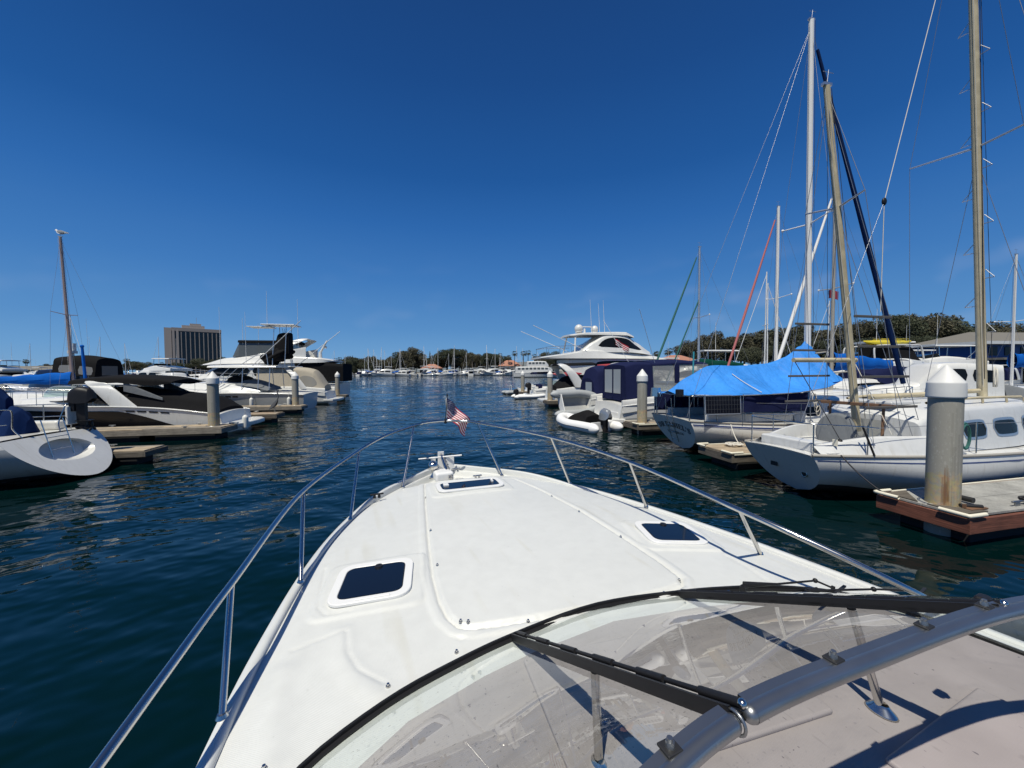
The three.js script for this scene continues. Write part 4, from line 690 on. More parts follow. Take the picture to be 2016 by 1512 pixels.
  // bridle and halyards hanging between the masts
  const blk = V(2.5, 6.3, 0.3), hd = V(5.4, 14.6, 0); wire(b, hd, blk, 0.008, mats.rope, 'topping_lift'); wire(b, blk, V(2.4, 3.9, 0.35), 0.008, mats.rope, 'topping_lift'); wire(b, blk, V(0.1, 1.6, 0.5), 0.005); mesh('block', ball(0.06, blk.x, blk.y, blk.z, 1, 1.4, 0.6), mats.darkPlastic, b);
  wire(b, V(0.5, 2.84, 0), V(0.9, 1.1, 0.75), 0.008, mats.ropeDark, 'mizzen_sheet'); mesh('sheet_block', [ball(0.05, 0.85, 1.2, 0.7)], mats.darkPlastic, b);
  wire(b, V(1.0, 1.55, 1.0), V(1.15, 0.98, 1.12), 0.02, mats.darkPlastic, 'motor_bracket'); wire(b, V(2.2, 2.8, 0), V(2.1, 1.3, 0.8), 0.007, mats.rope, 'halyard');
  wire(b, V(6.3, 2.4, 0.1), V(5.5, 14.5, 0.08), 0.008, mats.ropeDark, 'halyard'); mesh('halyard_coil', [new THREE.TorusGeometry(0.16, 0.02, 6, 18).scale(0.7, 1.5, 1).rotateY(0.4).translate(6.62, 2.45, 0.12), new THREE.TorusGeometry(0.13, 0.02, 6, 18).scale(0.7, 1.6, 1).rotateY(0.6).translate(6.63, 2.42, 0.15)], mats.rope, b);
  b.updateMatrixWorld(true); line3('dock_line', 'black mooring line from the ketch quarter down to the red-brown dock corner', b.localToWorld(V(0.5, 1.0, 0.98)), P(6.45, 6.6, 0.5), 0.05, 0.012, mats.ropeDark);
}
// ---------------------------------------------------------------- sloop under the blue tarp
{
  const b = boatAt('sloop', 'white sloop under a bright blue tarp with lettered transom and solar panel on its rail', 'sailboat', 5.22, 12.75, R(9));
  const h = new Hull({ L: 9.8, B: 3.2, sternW: 0.74, sheer: [1.12, 0.98, 1.42], rake: 0.5, tumble: 0.07, draft: 0.32, bowRake: 1.6, lift: 0.36 });
  hullParts(b, h, { hull: mats.gel, rub: mats.mastGrey, rubR: 0.03, stripes: [[0.10, 0.135, mats.stripe], [0.15, 0.16, mats.stripe]] });
  // name on the transom, arched
  { const a = h.p(0, 0.15, 0.0), c = h.p(0, 0.6, 0), up = a.clone().sub(c).setZ(0).normalize(), X = V(0, 0, 1), nrm = X.clone().cross(up); const q0 = basis(X, up);
    const put = (s, arch) => al => { const p = V(h.p(0, s, 0).x, h.p(0, s, 0).y, 0).addScaledVector(X, al).addScaledVector(up, -arch * al * al).addScaledVector(nrm, 0.006); return { p, q: q0.clone().multiply(new THREE.Quaternion().setFromAxisAngle(V(0, 0, 1), -2 * arch * al)) }; };
    const grp = new THREE.Group(); grp.name = 'transom_name'; b.add(grp); letters(grp, "DR DANIEL'S", 0.195, put(0.33, 0.16)); const g2 = new THREE.Group(); g2.name = 'home_port'; b.add(g2); letters(g2, 'SAN DIEGO, CA', 0.085, put(0.52, 0.0)); }
  const cab = new Loft([[3.7, 1.12, 0.95, 0.95, 1.5, 0.1], [4.1, 1.12, 0.95, 0.95, 1.62, 0.1], [6.4, 0.98, 0.8, 1.0, 1.66, 0.1], [7.4, 0.75, 0.55, 1.1, 1.55, 0.1], [8.0, 0.5, 0.3, 1.2, 1.32, 0.08]], 0.07);
  mesh('cabin', cab.geo(24, 12), mats.gel, b); windows(b, cab, [[4.15, 4.75, 0.35, 0.85, 6, 0.1], [5.0, 5.7, 0.35, 0.85, 6, 0.1], [5.95, 6.45, 0.38, 0.84, 6, 0.1], [6.75, 7.1, 0.4, 0.84, 6, 0.1]], mats.glassDark, mats.mastWhite);
  for (const s of [1, -1]) { mesh('coaming', box(3.0, 0.28, 0.16, 2.1, 1.16, s * 1.05, 0.04), mats.gel, b); mesh('winch', [cyl(0.07, 0.09, 0.12, 2.2, 1.37, s * 1.05), cyl(0.05, 0.05, 0.06, 2.2, 1.46, s * 1.05)], mats.steel, b); }
  mesh('cockpit_floor', box(3.3, 0.05, 1.9, 2.0, 1.0, 0), mats.gelGrey, b);
  mesh('lee_cloth', grid((u, v) => V(mix(1.5, 3.9, u), mix(1.93, 1.36, v), 1.34 + 0.02 * Math.sin(u * 17) * v), 20, 4), mats.navy, b); mesh('lee_cloth', grid((u, v) => V(mix(0.2, 3.9, u), mix(1.9, 1.2, v), -1.32), 20, 4), mats.navy, b);
  // tarp over the boom, held up to the mast
  const rg = [[0.15, 1.98, 1.90, 0.95], [0.8, 2.42, 1.88, 1.26], [1.6, 2.80, 1.90, 1.4], [2.6, 2.80, 1.92, 1.42], [3.7, 2.88, 1.98, 1.42], [4.4, 3.1, 2.08, 1.4], [5.0, 3.5, 2.2, 1.3], [5.27, 3.66, 2.28, 1.2], [5.65, 3.1, 2.36, 0.9], [6.0, 2.55, 2.42, 0.5]];
  const rl = new Loft(rg.map(r => [r[0], r[1], r[2], r[3]]), 0); const rv = x => rl.s(x);
  mesh('tarp', grid((u, v) => { const x = mix(0.15, 6.0, u), [, ri, ed, hw] = rv(x), q = v * 2 - 1, a = Math.abs(q); const sag = -0.10 * Math.sin(a * Math.PI) * (0.7 + 0.3 * Math.sin(x * 2.1)); const pleat = 0.035 * Math.sin(x * 9 + a * 4 + (x > 4 ? 3 * q : 0)) * a * (1 - a) * 3 + 0.02 * Math.sin(x * 21 + a * 2) * (1 - a) * smooth(4.2, 5.2, x); return V(x - 0.2 * (1 - u) * (1 - a), mix(ri, ed, Math.pow(a, 0.92)) + sag + pleat, q * hw * (1 + 0.03 * Math.sin(x * 6) * a)); }, 110, 48), mats.tarp, b);
  for (const s of [1, -1]) mesh('tarp_pole', pipe([0.25, 1.2, 2.4, 3.6, 4.6, 5.6].map(x => { const [, , ed, hw] = rv(x); return V(x, ed - 0.01, s * hw); }), 0.016, 40, false, 6), mats.alu, b);
  for (const [x, s] of [[1.58, 1], [3.95, 1], [0.3, 1], [1.58, -1], [3.95, -1]]) mesh('stern_post', rod(V(x, 0.98, s * 1.38), V(x, 1.93, s * 1.4), 0.012, 0.012, 6), mats.steel, b);
  // frayed seam tape on the tarp
  mesh('tarp_seam', pipe([0.3, 0.5, 0.7, 0.9, 0.98].map((a, i) => { const x = 1.85 + 0.35 * a; const [, ri, ed, hw] = rv(x); return V(x, mix(ri, ed, Math.pow(a, 0.92)) - 0.10 * Math.sin(a * Math.PI) * (0.7 + 0.3 * Math.sin(x * 2.1)) + 0.045, a * hw + 0.02); }), 0.012, 20, false, 5), mats.rope, b);
  // solar panel on the near rail
  const sp = new THREE.Group(); sp.name = 'solar_panel'; b.add(sp); sp.position.set(0.92, 1.61, 1.36); sp.rotation.x = -0.06;
  mesh('cell_sheet', box(1.16, 0.54, 0.025), mats.solar, sp); mesh('frame', [box(1.2, 0.03, 0.04, 0, 0.28, 0), box(1.2, 0.03, 0.04, 0, -0.28, 0), box(0.03, 0.59, 0.04, 0.59, 0, 0), box(0.03, 0.59, 0.04, -0.59, 0, 0)], mats.alu, sp);
  for (let i = 1; i < 12; i++) mesh('cell_joint', box(0.005, 0.53, 0.004, -0.58 + i * 0.0967, 0, 0.014), mats.solarLine, sp); for (let i = 1; i < 4; i++) mesh('cell_joint', box(1.15, 0.005, 0.004, 0, -0.27 + i * 0.135, 0.0142), mats.solarLine, sp);
  pulpit(b, h, 0.18, 0.75, 0.92, true, 0.016); lifelines(b, h, 0.2, 0.86, 4, 0.62, 0.95); pulpit(b, h, 0.88);
  mesh('stern_grill', [cyl(0.16, 0.18, 0.3, -0.05, 1.9, -0.75), rod(V(0, 1.1, -0.75), V(-0.05, 1.78, -0.75), 0.02)], mats.steel, b); mesh('stern_box', box(0.18, 0.24, 0.2, 0.02, 1.93, 0.55, 0.02), mats.darkPlastic, b);
  mesh('boarding_ladder', [rod(V(-0.06, 1.75, -0.15), V(0.02, 0.95, -0.15), 0.014), rod(V(-0.06, 1.75, 0.2), V(0.02, 0.95, 0.2), 0.014), rod(V(0.02, 0.95, -0.15), V(0.24, 0.3, -0.15), 0.014), rod(V(0.02, 0.95, 0.2), V(0.24, 0.3, 0.2), 0.014), ...[0.38, 0.62, 0.86, 1.15, 1.42].map(y => rod(V(0.02 + (0.95 - y) * 0.3 * (y < 0.95), y, -0.15), V(0.02 + (0.95 - y) * 0.3 * (y < 0.95), y, 0.2), 0.012))], mats.steel, b);
  rig(b, { x: 5.27, y0: 1.6, top: 14.6, rake: 0.12, r: 0.105, mat: mats.mastWhite, spreaders: [[0.47, 0.95]], boots: 1, chain: 1.48, chainY: 1.0, bow: V(9.5, 1.75, 0), furl: [mats.sailBlue, 0.085], stern: [V(0.05, 1.2, 0.9), V(0.05, 1.2, -0.9)] });
  mesh('boom', rod(V(5.1, 2.72, 0), V(1.3, 2.55, 0), 0.055, 0.05, 10), mats.mastWhite, b);
  for (const [y, w] of [[3.2, 0.3], [2.55, 0.5]]) mesh('mast_batten', rod(V(5.2 - w * 0.7, y, 0.9 + (y < 3 ? 0.45 : -0.35)), V(5.2 + w * 0.7, y + 0.05, 0.9 + (y < 3 ? 0.45 : -0.35)), 0.025), mats.mastGrey, b);
  wire(b, V(1.25, 3.3, -0.55), V(1.05, 2.1, -0.3), 0.03, mats.tealRope, 'rolled_line');
  mesh('rope_bundle', [0, 1, 2, 3].map(i => new THREE.TorusGeometry(0.09, 0.014, 5, 14).scale(0.8, 1.7, 1).rotateY(i).translate(4.05 + i * 0.05, 1.75 - i * 0.13, 1.42)), mats.rope, b);
  b.updateMatrixWorld(true); line3('dock_line', 'white mooring line drooping from the tarp covered sloop to the brown dock', b.localToWorld(V(1.15, 1.02, 1.42)), P(6.55, 10.7, 0.52), 0.22, 0.014, mats.rope);
}
// ---------------------------------------------------------------- cruisers with navy canvas
function expressCruiser(b, o) {
  const { L, B } = o, h = new Hull({ L, B, power: true, sternW: 0.94, sheer: o.sheer || [1.05, 1.3, 1.55], maxAt: 0.3, bowPow: 2.6, bowRake: L * 0.16, flare: 0.5, rake: -0.25, draft: 0.3, camber: 0.1 });
  hullParts(b, h, { hull: o.hull || mats.gel, rub: o.rub || mats.mastWhite, stripes: o.stripes || [[0.42, 0.5, mats.stripe]], deck: mats.gel });
  const sw = h.w(0); mesh('swim_platform', new THREE.ExtrudeGeometry(new THREE.Shape([[0.1, -sw], [-0.55, -sw * 0.94], [-0.85, -sw * 0.6], [-0.9, 0], [-0.85, sw * 0.6], [-0.55, sw * 0.94], [0.1, sw]].map(p => new THREE.Vector2(...p))), { depth: 0.12, bevelEnabled: true, bevelSize: 0.04, bevelThickness: 0.04, bevelSegments: 2 }).rotateX(-Math.PI / 2).translate(0, 0.28, 0), mats.gel, b);
  const y1 = h.sh(0.3), trunk = new Loft([[L * 0.36, B * 0.42, B * 0.36, y1 - 0.05, y1 + 0.18, 0.1], [L * 0.5, B * 0.40, B * 0.34, y1 - 0.05, y1 + 0.42, 0.14], [L * 0.66, B * 0.3, B * 0.24, y1 - 0.05, y1 + 0.40, 0.14], [L * 0.84, B * 0.16, B * 0.1, y1, y1 + 0.3, 0.1], [L * 0.93, B * 0.06, B * 0.03, y1 + 0.1, y1 + 0.2, 0.05]], 0.06); mesh('foredeck_trunk', trunk.geo(20, 10), mats.gel, b);
  if (!o.noCoam) for (const s of [1, -1]) mesh('cockpit_coaming', new Loft([[0.02, 0.09, 0.07, 0.7, y1 + 0.02, 0.05], [L * 0.18, 0.12, 0.07, 0.9, y1 + 0.18, 0.05], [L * 0.42, 0.12, 0.06, 0.9, y1 + 0.22, 0.05]], 0.01).geo(10, 6).map(g => g.translate(0, 0, s * (B / 2 - 0.16))), mats.gel, b);
  if (!o.noCoam) mesh('transom_steps', [box(0.5, 0.25, sw * 0.5, 0.15, 0.6, sw * 0.55, 0.05), box(0.4, 0.3, sw * 1.0, 0.32, 0.95, -sw * 0.25, 0.06)], mats.gel, b);
  const wsX = L * 0.46, yb = y1 + 0.28; // raked windshield
  const wsL = new Loft([[wsX - 1.5, B * 0.43, B * 0.36, yb - 0.15, yb + 0.5, 0.03], [wsX - 0.5, B * 0.42, B * 0.33, yb - 0.1, yb + 0.55, 0.03], [wsX + 0.1, B * 0.34, B * 0.26, yb, yb + 0.35, 0.03], [wsX + 0.5, B * 0.2, B * 0.14, yb, yb + 0.06, 0.02]], 0.0);
  if (!o.noWS) { mesh('windshield', wsL.geo(14, 8, false), mats.glassGreen, b); mesh('windshield_frame', [1, -1].map(s => pipe([wsX - 1.5, wsX - 0.5, wsX + 0.1, wsX + 0.5].map(x => wsL.side(x, 1, s, 0.01)), 0.02, 20, false, 6)), mats.alu, b); }
  const rp = h.rail(0.45, 0.985, 0.55, 0.93), rn = h.rail(0.45, 0.985, 0.55, -0.93).reverse(); if (!o.noRail) mesh('bow_rail', [pipe([...rp, ...rn], 0.013, 90, false, 6), ...[0.5, 0.62, 0.74, 0.86, 0.95].flatMap(t => [1, -1].map(s => rod(h.at(t, s * 0.93), h.at(t, s * 0.93, 0.54), 0.011, 0.011, 5)))], mats.steel, b);
  if (o.ports) for (const t of o.ports) for (const s of [1, -1]) mesh('portlight', h.strip(t, t + 0.05, 0.2, 0.34, s, 0.008, 4, 3), mats.glassDark, b);
  return h;
}
function archGeo(x0, x1, y0, y1, w0, w1, lean, thick = 0.22, depth = 0.7) {   // radar arch: a bent slab, athwartships
  const pts = [V(x0, y0, w0), V(mix(x0, x1, 0.6), mix(y0, y1, 0.7), mix(w0, w1, 0.6)), V(x1, y1, w1 * 0.8), V(x1, y1 + 0.06, 0), V(x1, y1, -w1 * 0.8), V(mix(x0, x1, 0.6), mix(y0, y1, 0.7), -mix(w0, w1, 0.6)), V(x0, y0, -w0)];
  const c = new THREE.CatmullRomCurve3(pts, false, 'catmullrom', 0.4);
  return grid((u, v) => { const p = c.getPoint(u), k = v * 2 * Math.PI, dd = depth * (0.55 + 0.45 * Math.abs(u * 2 - 1)); return V(p.x + dd / 2 * Math.cos(k), p.y + (Math.abs(u - 0.5) < 0.3 ? thick / 2 * Math.sin(k) : 0), p.z + (Math.abs(u - 0.5) >= 0.3 ? thick / 2 * Math.sin(k) : 0)); }, 40, 12);
}
{
  // nearer one: tall camper enclosure
  const b = boatAt('express_cruiser', 'white express cruiser with tall navy canvas enclosure and clear curtain windows beside the pile', 'motorboat', 4.75, 19.0, SLIP);
  expressCruiser(b, { L: 9.6, B: 3.2, stripes: [[0.46, 0.60, mats.gelGrey]] });
  const e = new Loft([[0.35, 1.3, 1.2, 1.2, 2.85, 0.1], [1.7, 1.4, 1.25, 1.3, 3.0, 0.12], [1.9, 1.42, 1.28, 1.35, 3.02, 0.12], [4.3, 1.42, 1.2, 1.5, 3.02, 0.12], [4.7, 1.4, 1.15, 1.7, 2.9, 0.1]], 0.1); // top and curtains
  mesh('canvas_enclosure', new Loft([[0.3, 1.35, 1.18, 1.22, 2.88, 0.14], [0.75, 1.42, 1.22, 1.3, 3.02, 0.14], [1.65, 1.42, 1.25, 1.3, 3.02, 0.14]], 0.06).geo(12, 12), mats.navy, b);
  mesh('canvas_top', new Loft([[1.6, 1.26, 1.26, 2.86, 3.02, 0.1], [3.2, 1.28, 1.28, 2.95, 3.1, 0.1], [4.6, 1.22, 1.22, 2.86, 3.0, 0.1]], 0.12).geo(12, 10), mats.navy, b);
  for (const s of [1, -1]) { mesh('canvas_strip', new Loft([[2.75, 0.02, 0.02, 1.6, 2.95, 0.01], [3.0, 0.02, 0.02, 1.6, 2.95, 0.01]], 0, true).geo(2, 3).map(g => g.translate(0, 0, s * 1.33)), mats.navy, b); mesh('clear_curtain', grid((u, v) => V(mix(1.65, 4.6, u), mix(2.95, 1.6, v), s * mix(1.25, 1.4, v)), 10, 4), mats.vinyl, b); }
  const cw = (z0, z1, y0, y1) => box(0.02, y1 - y0, z1 - z0, 0.33 - 0.0, (y0 + y1) / 2, (z0 + z1) / 2);
  for (const [z0, z1] of [[-1.0, -0.15], [0.0, 0.75]]) mesh('clear_window', grid((u, v) => { const y = mix(2.72, 1.55, v); return V(0.285, y, mix(z0, z1, u)); }, 2, 2), mats.vinylPale, b);
  for (const z of [-0.08, 0.8, -1.05]) mesh('curtain_zip', box(0.03, 1.5, 0.05, 0.285, 2.1, z), mats.navy, b);
  mesh('bimini_bow', [[1.7, 2.9], [2.4, 4.4], [3.4, 4.5]].flatMap(([a, c]) => [1, -1].map(s => rod(V(a, 2.95, s * 1.22), V(c, 1.6, s * 1.36), 0.012))), mats.steel, b);
  for (const s of [1, -1]) wire(b, V(1.8, 3.0, s * 1.2), V(0.6, 5.4, s * 1.9), 0.012, mats.mastWhite, 'outrigger');
  // farther one: rounded camper canvas
  const b2 = boatAt('express_cruiser', 'white express cruiser with rounded navy camper canvas and brown tinted side window', 'motorboat', 4.2, 23.2, SLIP);
  expressCruiser(b2, { L: 9.0, B: 3.1, stripes: [[0.4, 0.56, mats.black, 0.05, 0.9]] });
  const c2 = new Loft([[0.35, 1.28, 1.0, 1.15, 2.1, 0.3], [0.6, 1.32, 1.02, 1.2, 2.72, 0.3], [1.3, 1.36, 1.08, 1.25, 2.86, 0.3], [1.5, 1.36, 1.06, 1.25, 2.74, 0.28], [2.6, 1.36, 1.0, 1.35, 2.86, 0.3], [3.3, 1.3, 0.9, 1.5, 2.5, 0.3]], 0.12);
  mesh('canvas_enclosure', c2.geo(24, 14), mats.navy, b2); windows(b2, c2, [[1.75, 3.0, 0.25, 0.85, 4]], mats.glassGrey); mesh('clear_window', grid((u, v) => V(0.335, mix(1.98, 1.35, v), mix(-0.2, 0.75, u)), 3, 3), mats.vinylPale, b2);
  mesh('radar_arch', archGeo(2.9, 2.5, 1.4, 3.0, 1.45, 1.3, 0), mats.gel, b2);
  // third: white arch, black cockpit cover
  const b3 = boatAt('express_cruiser', 'white express cruiser with white raked arch and black cockpit cover beside a pile', 'motorboat', 3.1, 30.5, SLIP);
  expressCruiser(b3, { L: 9.2, B: 3.1, stripes: [[0.4, 0.6, mats.black, 0.05, 0.95]] });
  mesh('cockpit_cover', new Loft([[0.2, 1.3, 1.1, 1.1, 1.35, 0.15], [1.2, 1.38, 1.0, 1.25, 2.1, 0.3], [3.0, 1.36, 0.9, 1.4, 2.2, 0.3]], 0.15).geo(14, 10), mats.blackCanvas, b3); mesh('radar_arch', archGeo(1.9, 0.6, 1.4, 3.1, 1.5, 1.35, 0, 0.16, 0.9), mats.gel, b3); mesh('bimini_top', new Loft([[0.3, 1.1, 1.1, 3.05, 3.15, 0.06], [3.3, 1.15, 1.15, 3.1, 3.25, 0.06]], 0.1).geo(6, 6), mats.blackCanvas, b3);
  const b4 = boatAt('bowrider', 'low white open motorboat with dark seats beyond the arch cruiser', 'motorboat', 2.1, 38.2, SLIP); expressCruiser(b4, { L: 6.4, B: 2.4, sheer: [0.8, 0.9, 1.1], noRail: 1 }); outboard(b4, -0.4, 0.9, 0, mats.darkPlastic, 1.2);
  mesh('seat_back', box(0.3, 0.5, 1.6, 0.6, 1.1, 0, 0.08), mats.navy, b4);
  const b5 = boatAt('bowrider', 'small white runabout with navy bimini near the far piles', 'motorboat', 1.9, 45, SLIP); expressCruiser(b5, { L: 6.8, B: 2.5, sheer: [0.8, 0.95, 1.15], noRail: 1 }); mesh('bimini_top', new Loft([[0.5, 1.0, 1.0, 2.3, 2.45, 0.06], [2.9, 1.0, 1.0, 2.35, 2.5, 0.06]], 0.1).geo(6, 6), mats.navy, b5); mesh('bimini_bow', [1, -1].flatMap(s => [rod(V(0.6, 2.35, s), V(1.4, 1.1, s * 1.15), 0.012), rod(V(2.8, 2.35, s), V(1.6, 1.1, s * 1.15), 0.012)]), mats.steel, b5);
}
// ---------------------------------------------------------------- dinghies
inflatable('inflatable_dinghy', 'white inflatable dinghy with silver outboard and black seat cover under the navy canvas cruiser', 3.95, 16.6, R(118), 3.0, 1.8, mats.hypalonWhite, { motor: mats.silver, ms: 1.15, cover: mats.blackCanvas, r: 0.23 });
{
  const d = inflatable('inflatable_dinghy', 'grey inflatable boat tipped up on its side against the cruiser swim platform', 2.55, 21.3, R(25), 2.7, 1.6, mats.hypalon, { r: 0.22 }); d.rotation.order = 'YXZ'; d.rotation.x = R(68); d.position.y = 0.75;
  inflatable('inflatable_dinghy', 'small grey rigid dinghy with white seat arch at the far dock', -0.6, 44.5, R(20), 3.2, 1.7, mats.hypalon, { console: 1 });
  inflatable('inflatable_dinghy', 'small pale dinghy moored in front of the far pile', 0.5, 37, R(15), 3.0, 1.6, mats.hypalonWhite, { seat: mats.gelGrey, motor: mats.darkPlastic });
}
// ---------------------------------------------------------------- big sport yacht
{
  const b = boatAt('sport_yacht', 'large white sport yacht with swept tinted windows and radar domes on its hardtop', 'yacht', 4.2, 43.5, SLIP);
  const h = new Hull({ L: 22, B: 5.6, power: true, sternW: 0.95, sheer: [1.7, 2.0, 2.9], maxAt: 0.35, bowPow: 2.8, bowRake: 3.2, flare: 0.5, draft: 0.4 }); hullParts(b, h, { rub: mats.mastWhite });
  const sal = new Loft([[1.6, 2.3, 2.2, 1.6, 3.9, 0.1], [6, 2.5, 2.35, 1.9, 4.0, 0.15], [11, 2.4, 2.2, 2.0, 4.0, 0.2], [14.5, 2.0, 1.6, 2.1, 3.6, 0.3], [17.5, 1.2, 0.8, 2.3, 2.7, 0.2]], 0.05); mesh('saloon', sal.geo(30, 14), mats.gel, b); windows(b, sal, [[4.4, 10.2, 0.5, 0.95, 3], [10.8, 15.2, 0.42, 0.92, 2.6]]);
  mesh('saloon_door', box(0.03, 1.7, 1.5, 1.58, 2.7, 0.2), mats.glassDark, b);
  const fly = new Loft([[-1.6, 2.2, 2.3, 3.98, 4.12, 0.06], [0.5, 2.6, 2.6, 4.0, 4.42, 0.1], [4, 2.65, 2.45, 4.0, 4.95, 0.25], [8, 2.55, 2.1, 4.0, 4.85, 0.4], [11.5, 2.3, 1.6, 3.95, 4.45, 0.35], [14.5, 1.8, 1.2, 3.6, 3.9, 0.2]], 0.06); mesh('flybridge_deck', fly.geo(34, 16), mats.gel, b);
  const sky = new Loft([[3.2, 2.1, 1.9, 4.7, 4.9, 0.2], [4.4, 2.25, 2.0, 4.7, 5.8, 0.3], [6.2, 2.3, 1.9, 4.7, 6.75, 0.4], [8.5, 2.2, 1.7, 4.7, 6.7, 0.4], [10.2, 1.9, 1.2, 4.6, 5.9, 0.4], [12.0, 1.4, 0.8, 4.4, 4.9, 0.3]], 0.08); mesh('skylounge', sky.geo(34, 16), mats.gel, b); windows(b, sky, [[5.0, 10.6, 0.3, 0.98, 2.4]]);
  mesh('hardtop', new Loft([[1.9, 1.6, 1.6, 6.5, 6.62, 0.05], [3.6, 1.9, 1.9, 6.6, 6.85, 0.1], [8.5, 1.8, 1.7, 6.62, 7.0, 0.15], [9.6, 1.5, 1.4, 6.4, 6.6, 0.1]], 0.1).geo(16, 10), mats.gel, b);
  for (const s of [1, -1]) mesh('hardtop_strut', [rod(V(2.3, 4.5, s * 2.0), V(2.6, 6.6, s * 1.5), 0.09, 0.09)], mats.gel, b);
  mesh('aft_rail', [pipe([V(3.2, 5.4, 2.3), V(0.2, 5.3, 2.35), V(-0.9, 5.2, 2.0), V(-1.0, 5.2, -2.0), V(0.2, 5.3, -2.35), V(3.2, 5.4, -2.3)], 0.03, 60, false, 6, 0.3), ...[-0.9, 0.6, 1.9].flatMap(x => [1, -1].map(s => rod(V(x, 4.3, s * 2.15), V(x, 5.25, s * 2.15), 0.025)))], mats.steel, b);
  for (const [x, z, r] of [[3.2, 0.9, 0.48], [5.2, 0.6, 0.42]]) mesh('satellite_dome', [ball(r, x, 7.35, z, 1, 1.05, 1, 20), cyl(r * 0.8, r * 0.85, 0.3, x, 7.08, z)], mats.gel, b);
  mesh('radar', [cyl(0.1, 0.14, 0.5, 4.4, 7.3, -0.4), box(1.7, 0.12, 0.16, 4.4, 7.75, -0.4, 0.04).rotateY(0)], mats.gel, b);
  for (const [x, z] of [[4.6, 1.2], [6.3, 0.9], [6.5, -0.9]]) mesh('whip_antenna', rod(V(x, 6.9, z), V(x - 0.2, 10.6, z), 0.035, 0.015, 5), mats.mastWhite, b);
  for (const s of [1, -1]) wire(b, V(4, 4.6, s * 2.4), V(-2.6, 7.4, s * 3.0), 0.03, mats.mastWhite, 'outrigger');
  mesh('stern_flag', grid((u, v) => V(7.0 + u * 1.6, 6.2 - v * 0.7 - u * 0.9, 2.15 + 0.08 * Math.sin(u * 8 + v * 2)), 12, 5), mats.red, b); mesh('flag_stripe', [0.2, 0.5, 0.8].map(v => grid((u, w) => V(7.0 + u * 1.6, 6.2 - (v + w * 0.13) * 0.7 - u * 0.9, 2.165 + 0.08 * Math.sin(u * 8 + v * 2)), 12, 1)), mats.whiteSail, b);
  b.updateMatrixWorld(true);
  for (const [x, y, z, L, nm, lb] of [[7.6, 3.0, 3.0, 6.2, 'kayak', 'long red kayak stowed along the side of the sport yacht'], [1.0, 2.1, 3.3, 3.2, 'kayak', 'short red kayak low beside the stern of the sport yacht']]) { const k = thing(nm, lb, 'kayak', b.localToWorld(V(x, y, z)), SLIP); mesh('kayak_hull', new Loft([[-L / 2, 0.02, 0.02, 0.22, 0.26, 0.01], [-L / 4, 0.28, 0.3, 0, 0.36, 0.12], [0, 0.34, 0.36, 0, 0.38, 0.12], [L / 4, 0.28, 0.3, 0, 0.36, 0.12], [L / 2, 0.02, 0.02, 0.22, 0.28, 0.01]], 0.06).geo(20, 8), mats.kayakRed, k); mesh('cockpit_rim', new THREE.TorusGeometry(0.3, 0.03, 6, 20).scale(1.5, 0.7, 1).rotateX(Math.PI / 2).translate(0, 0.45, 0), mats.rubber, k); }
}

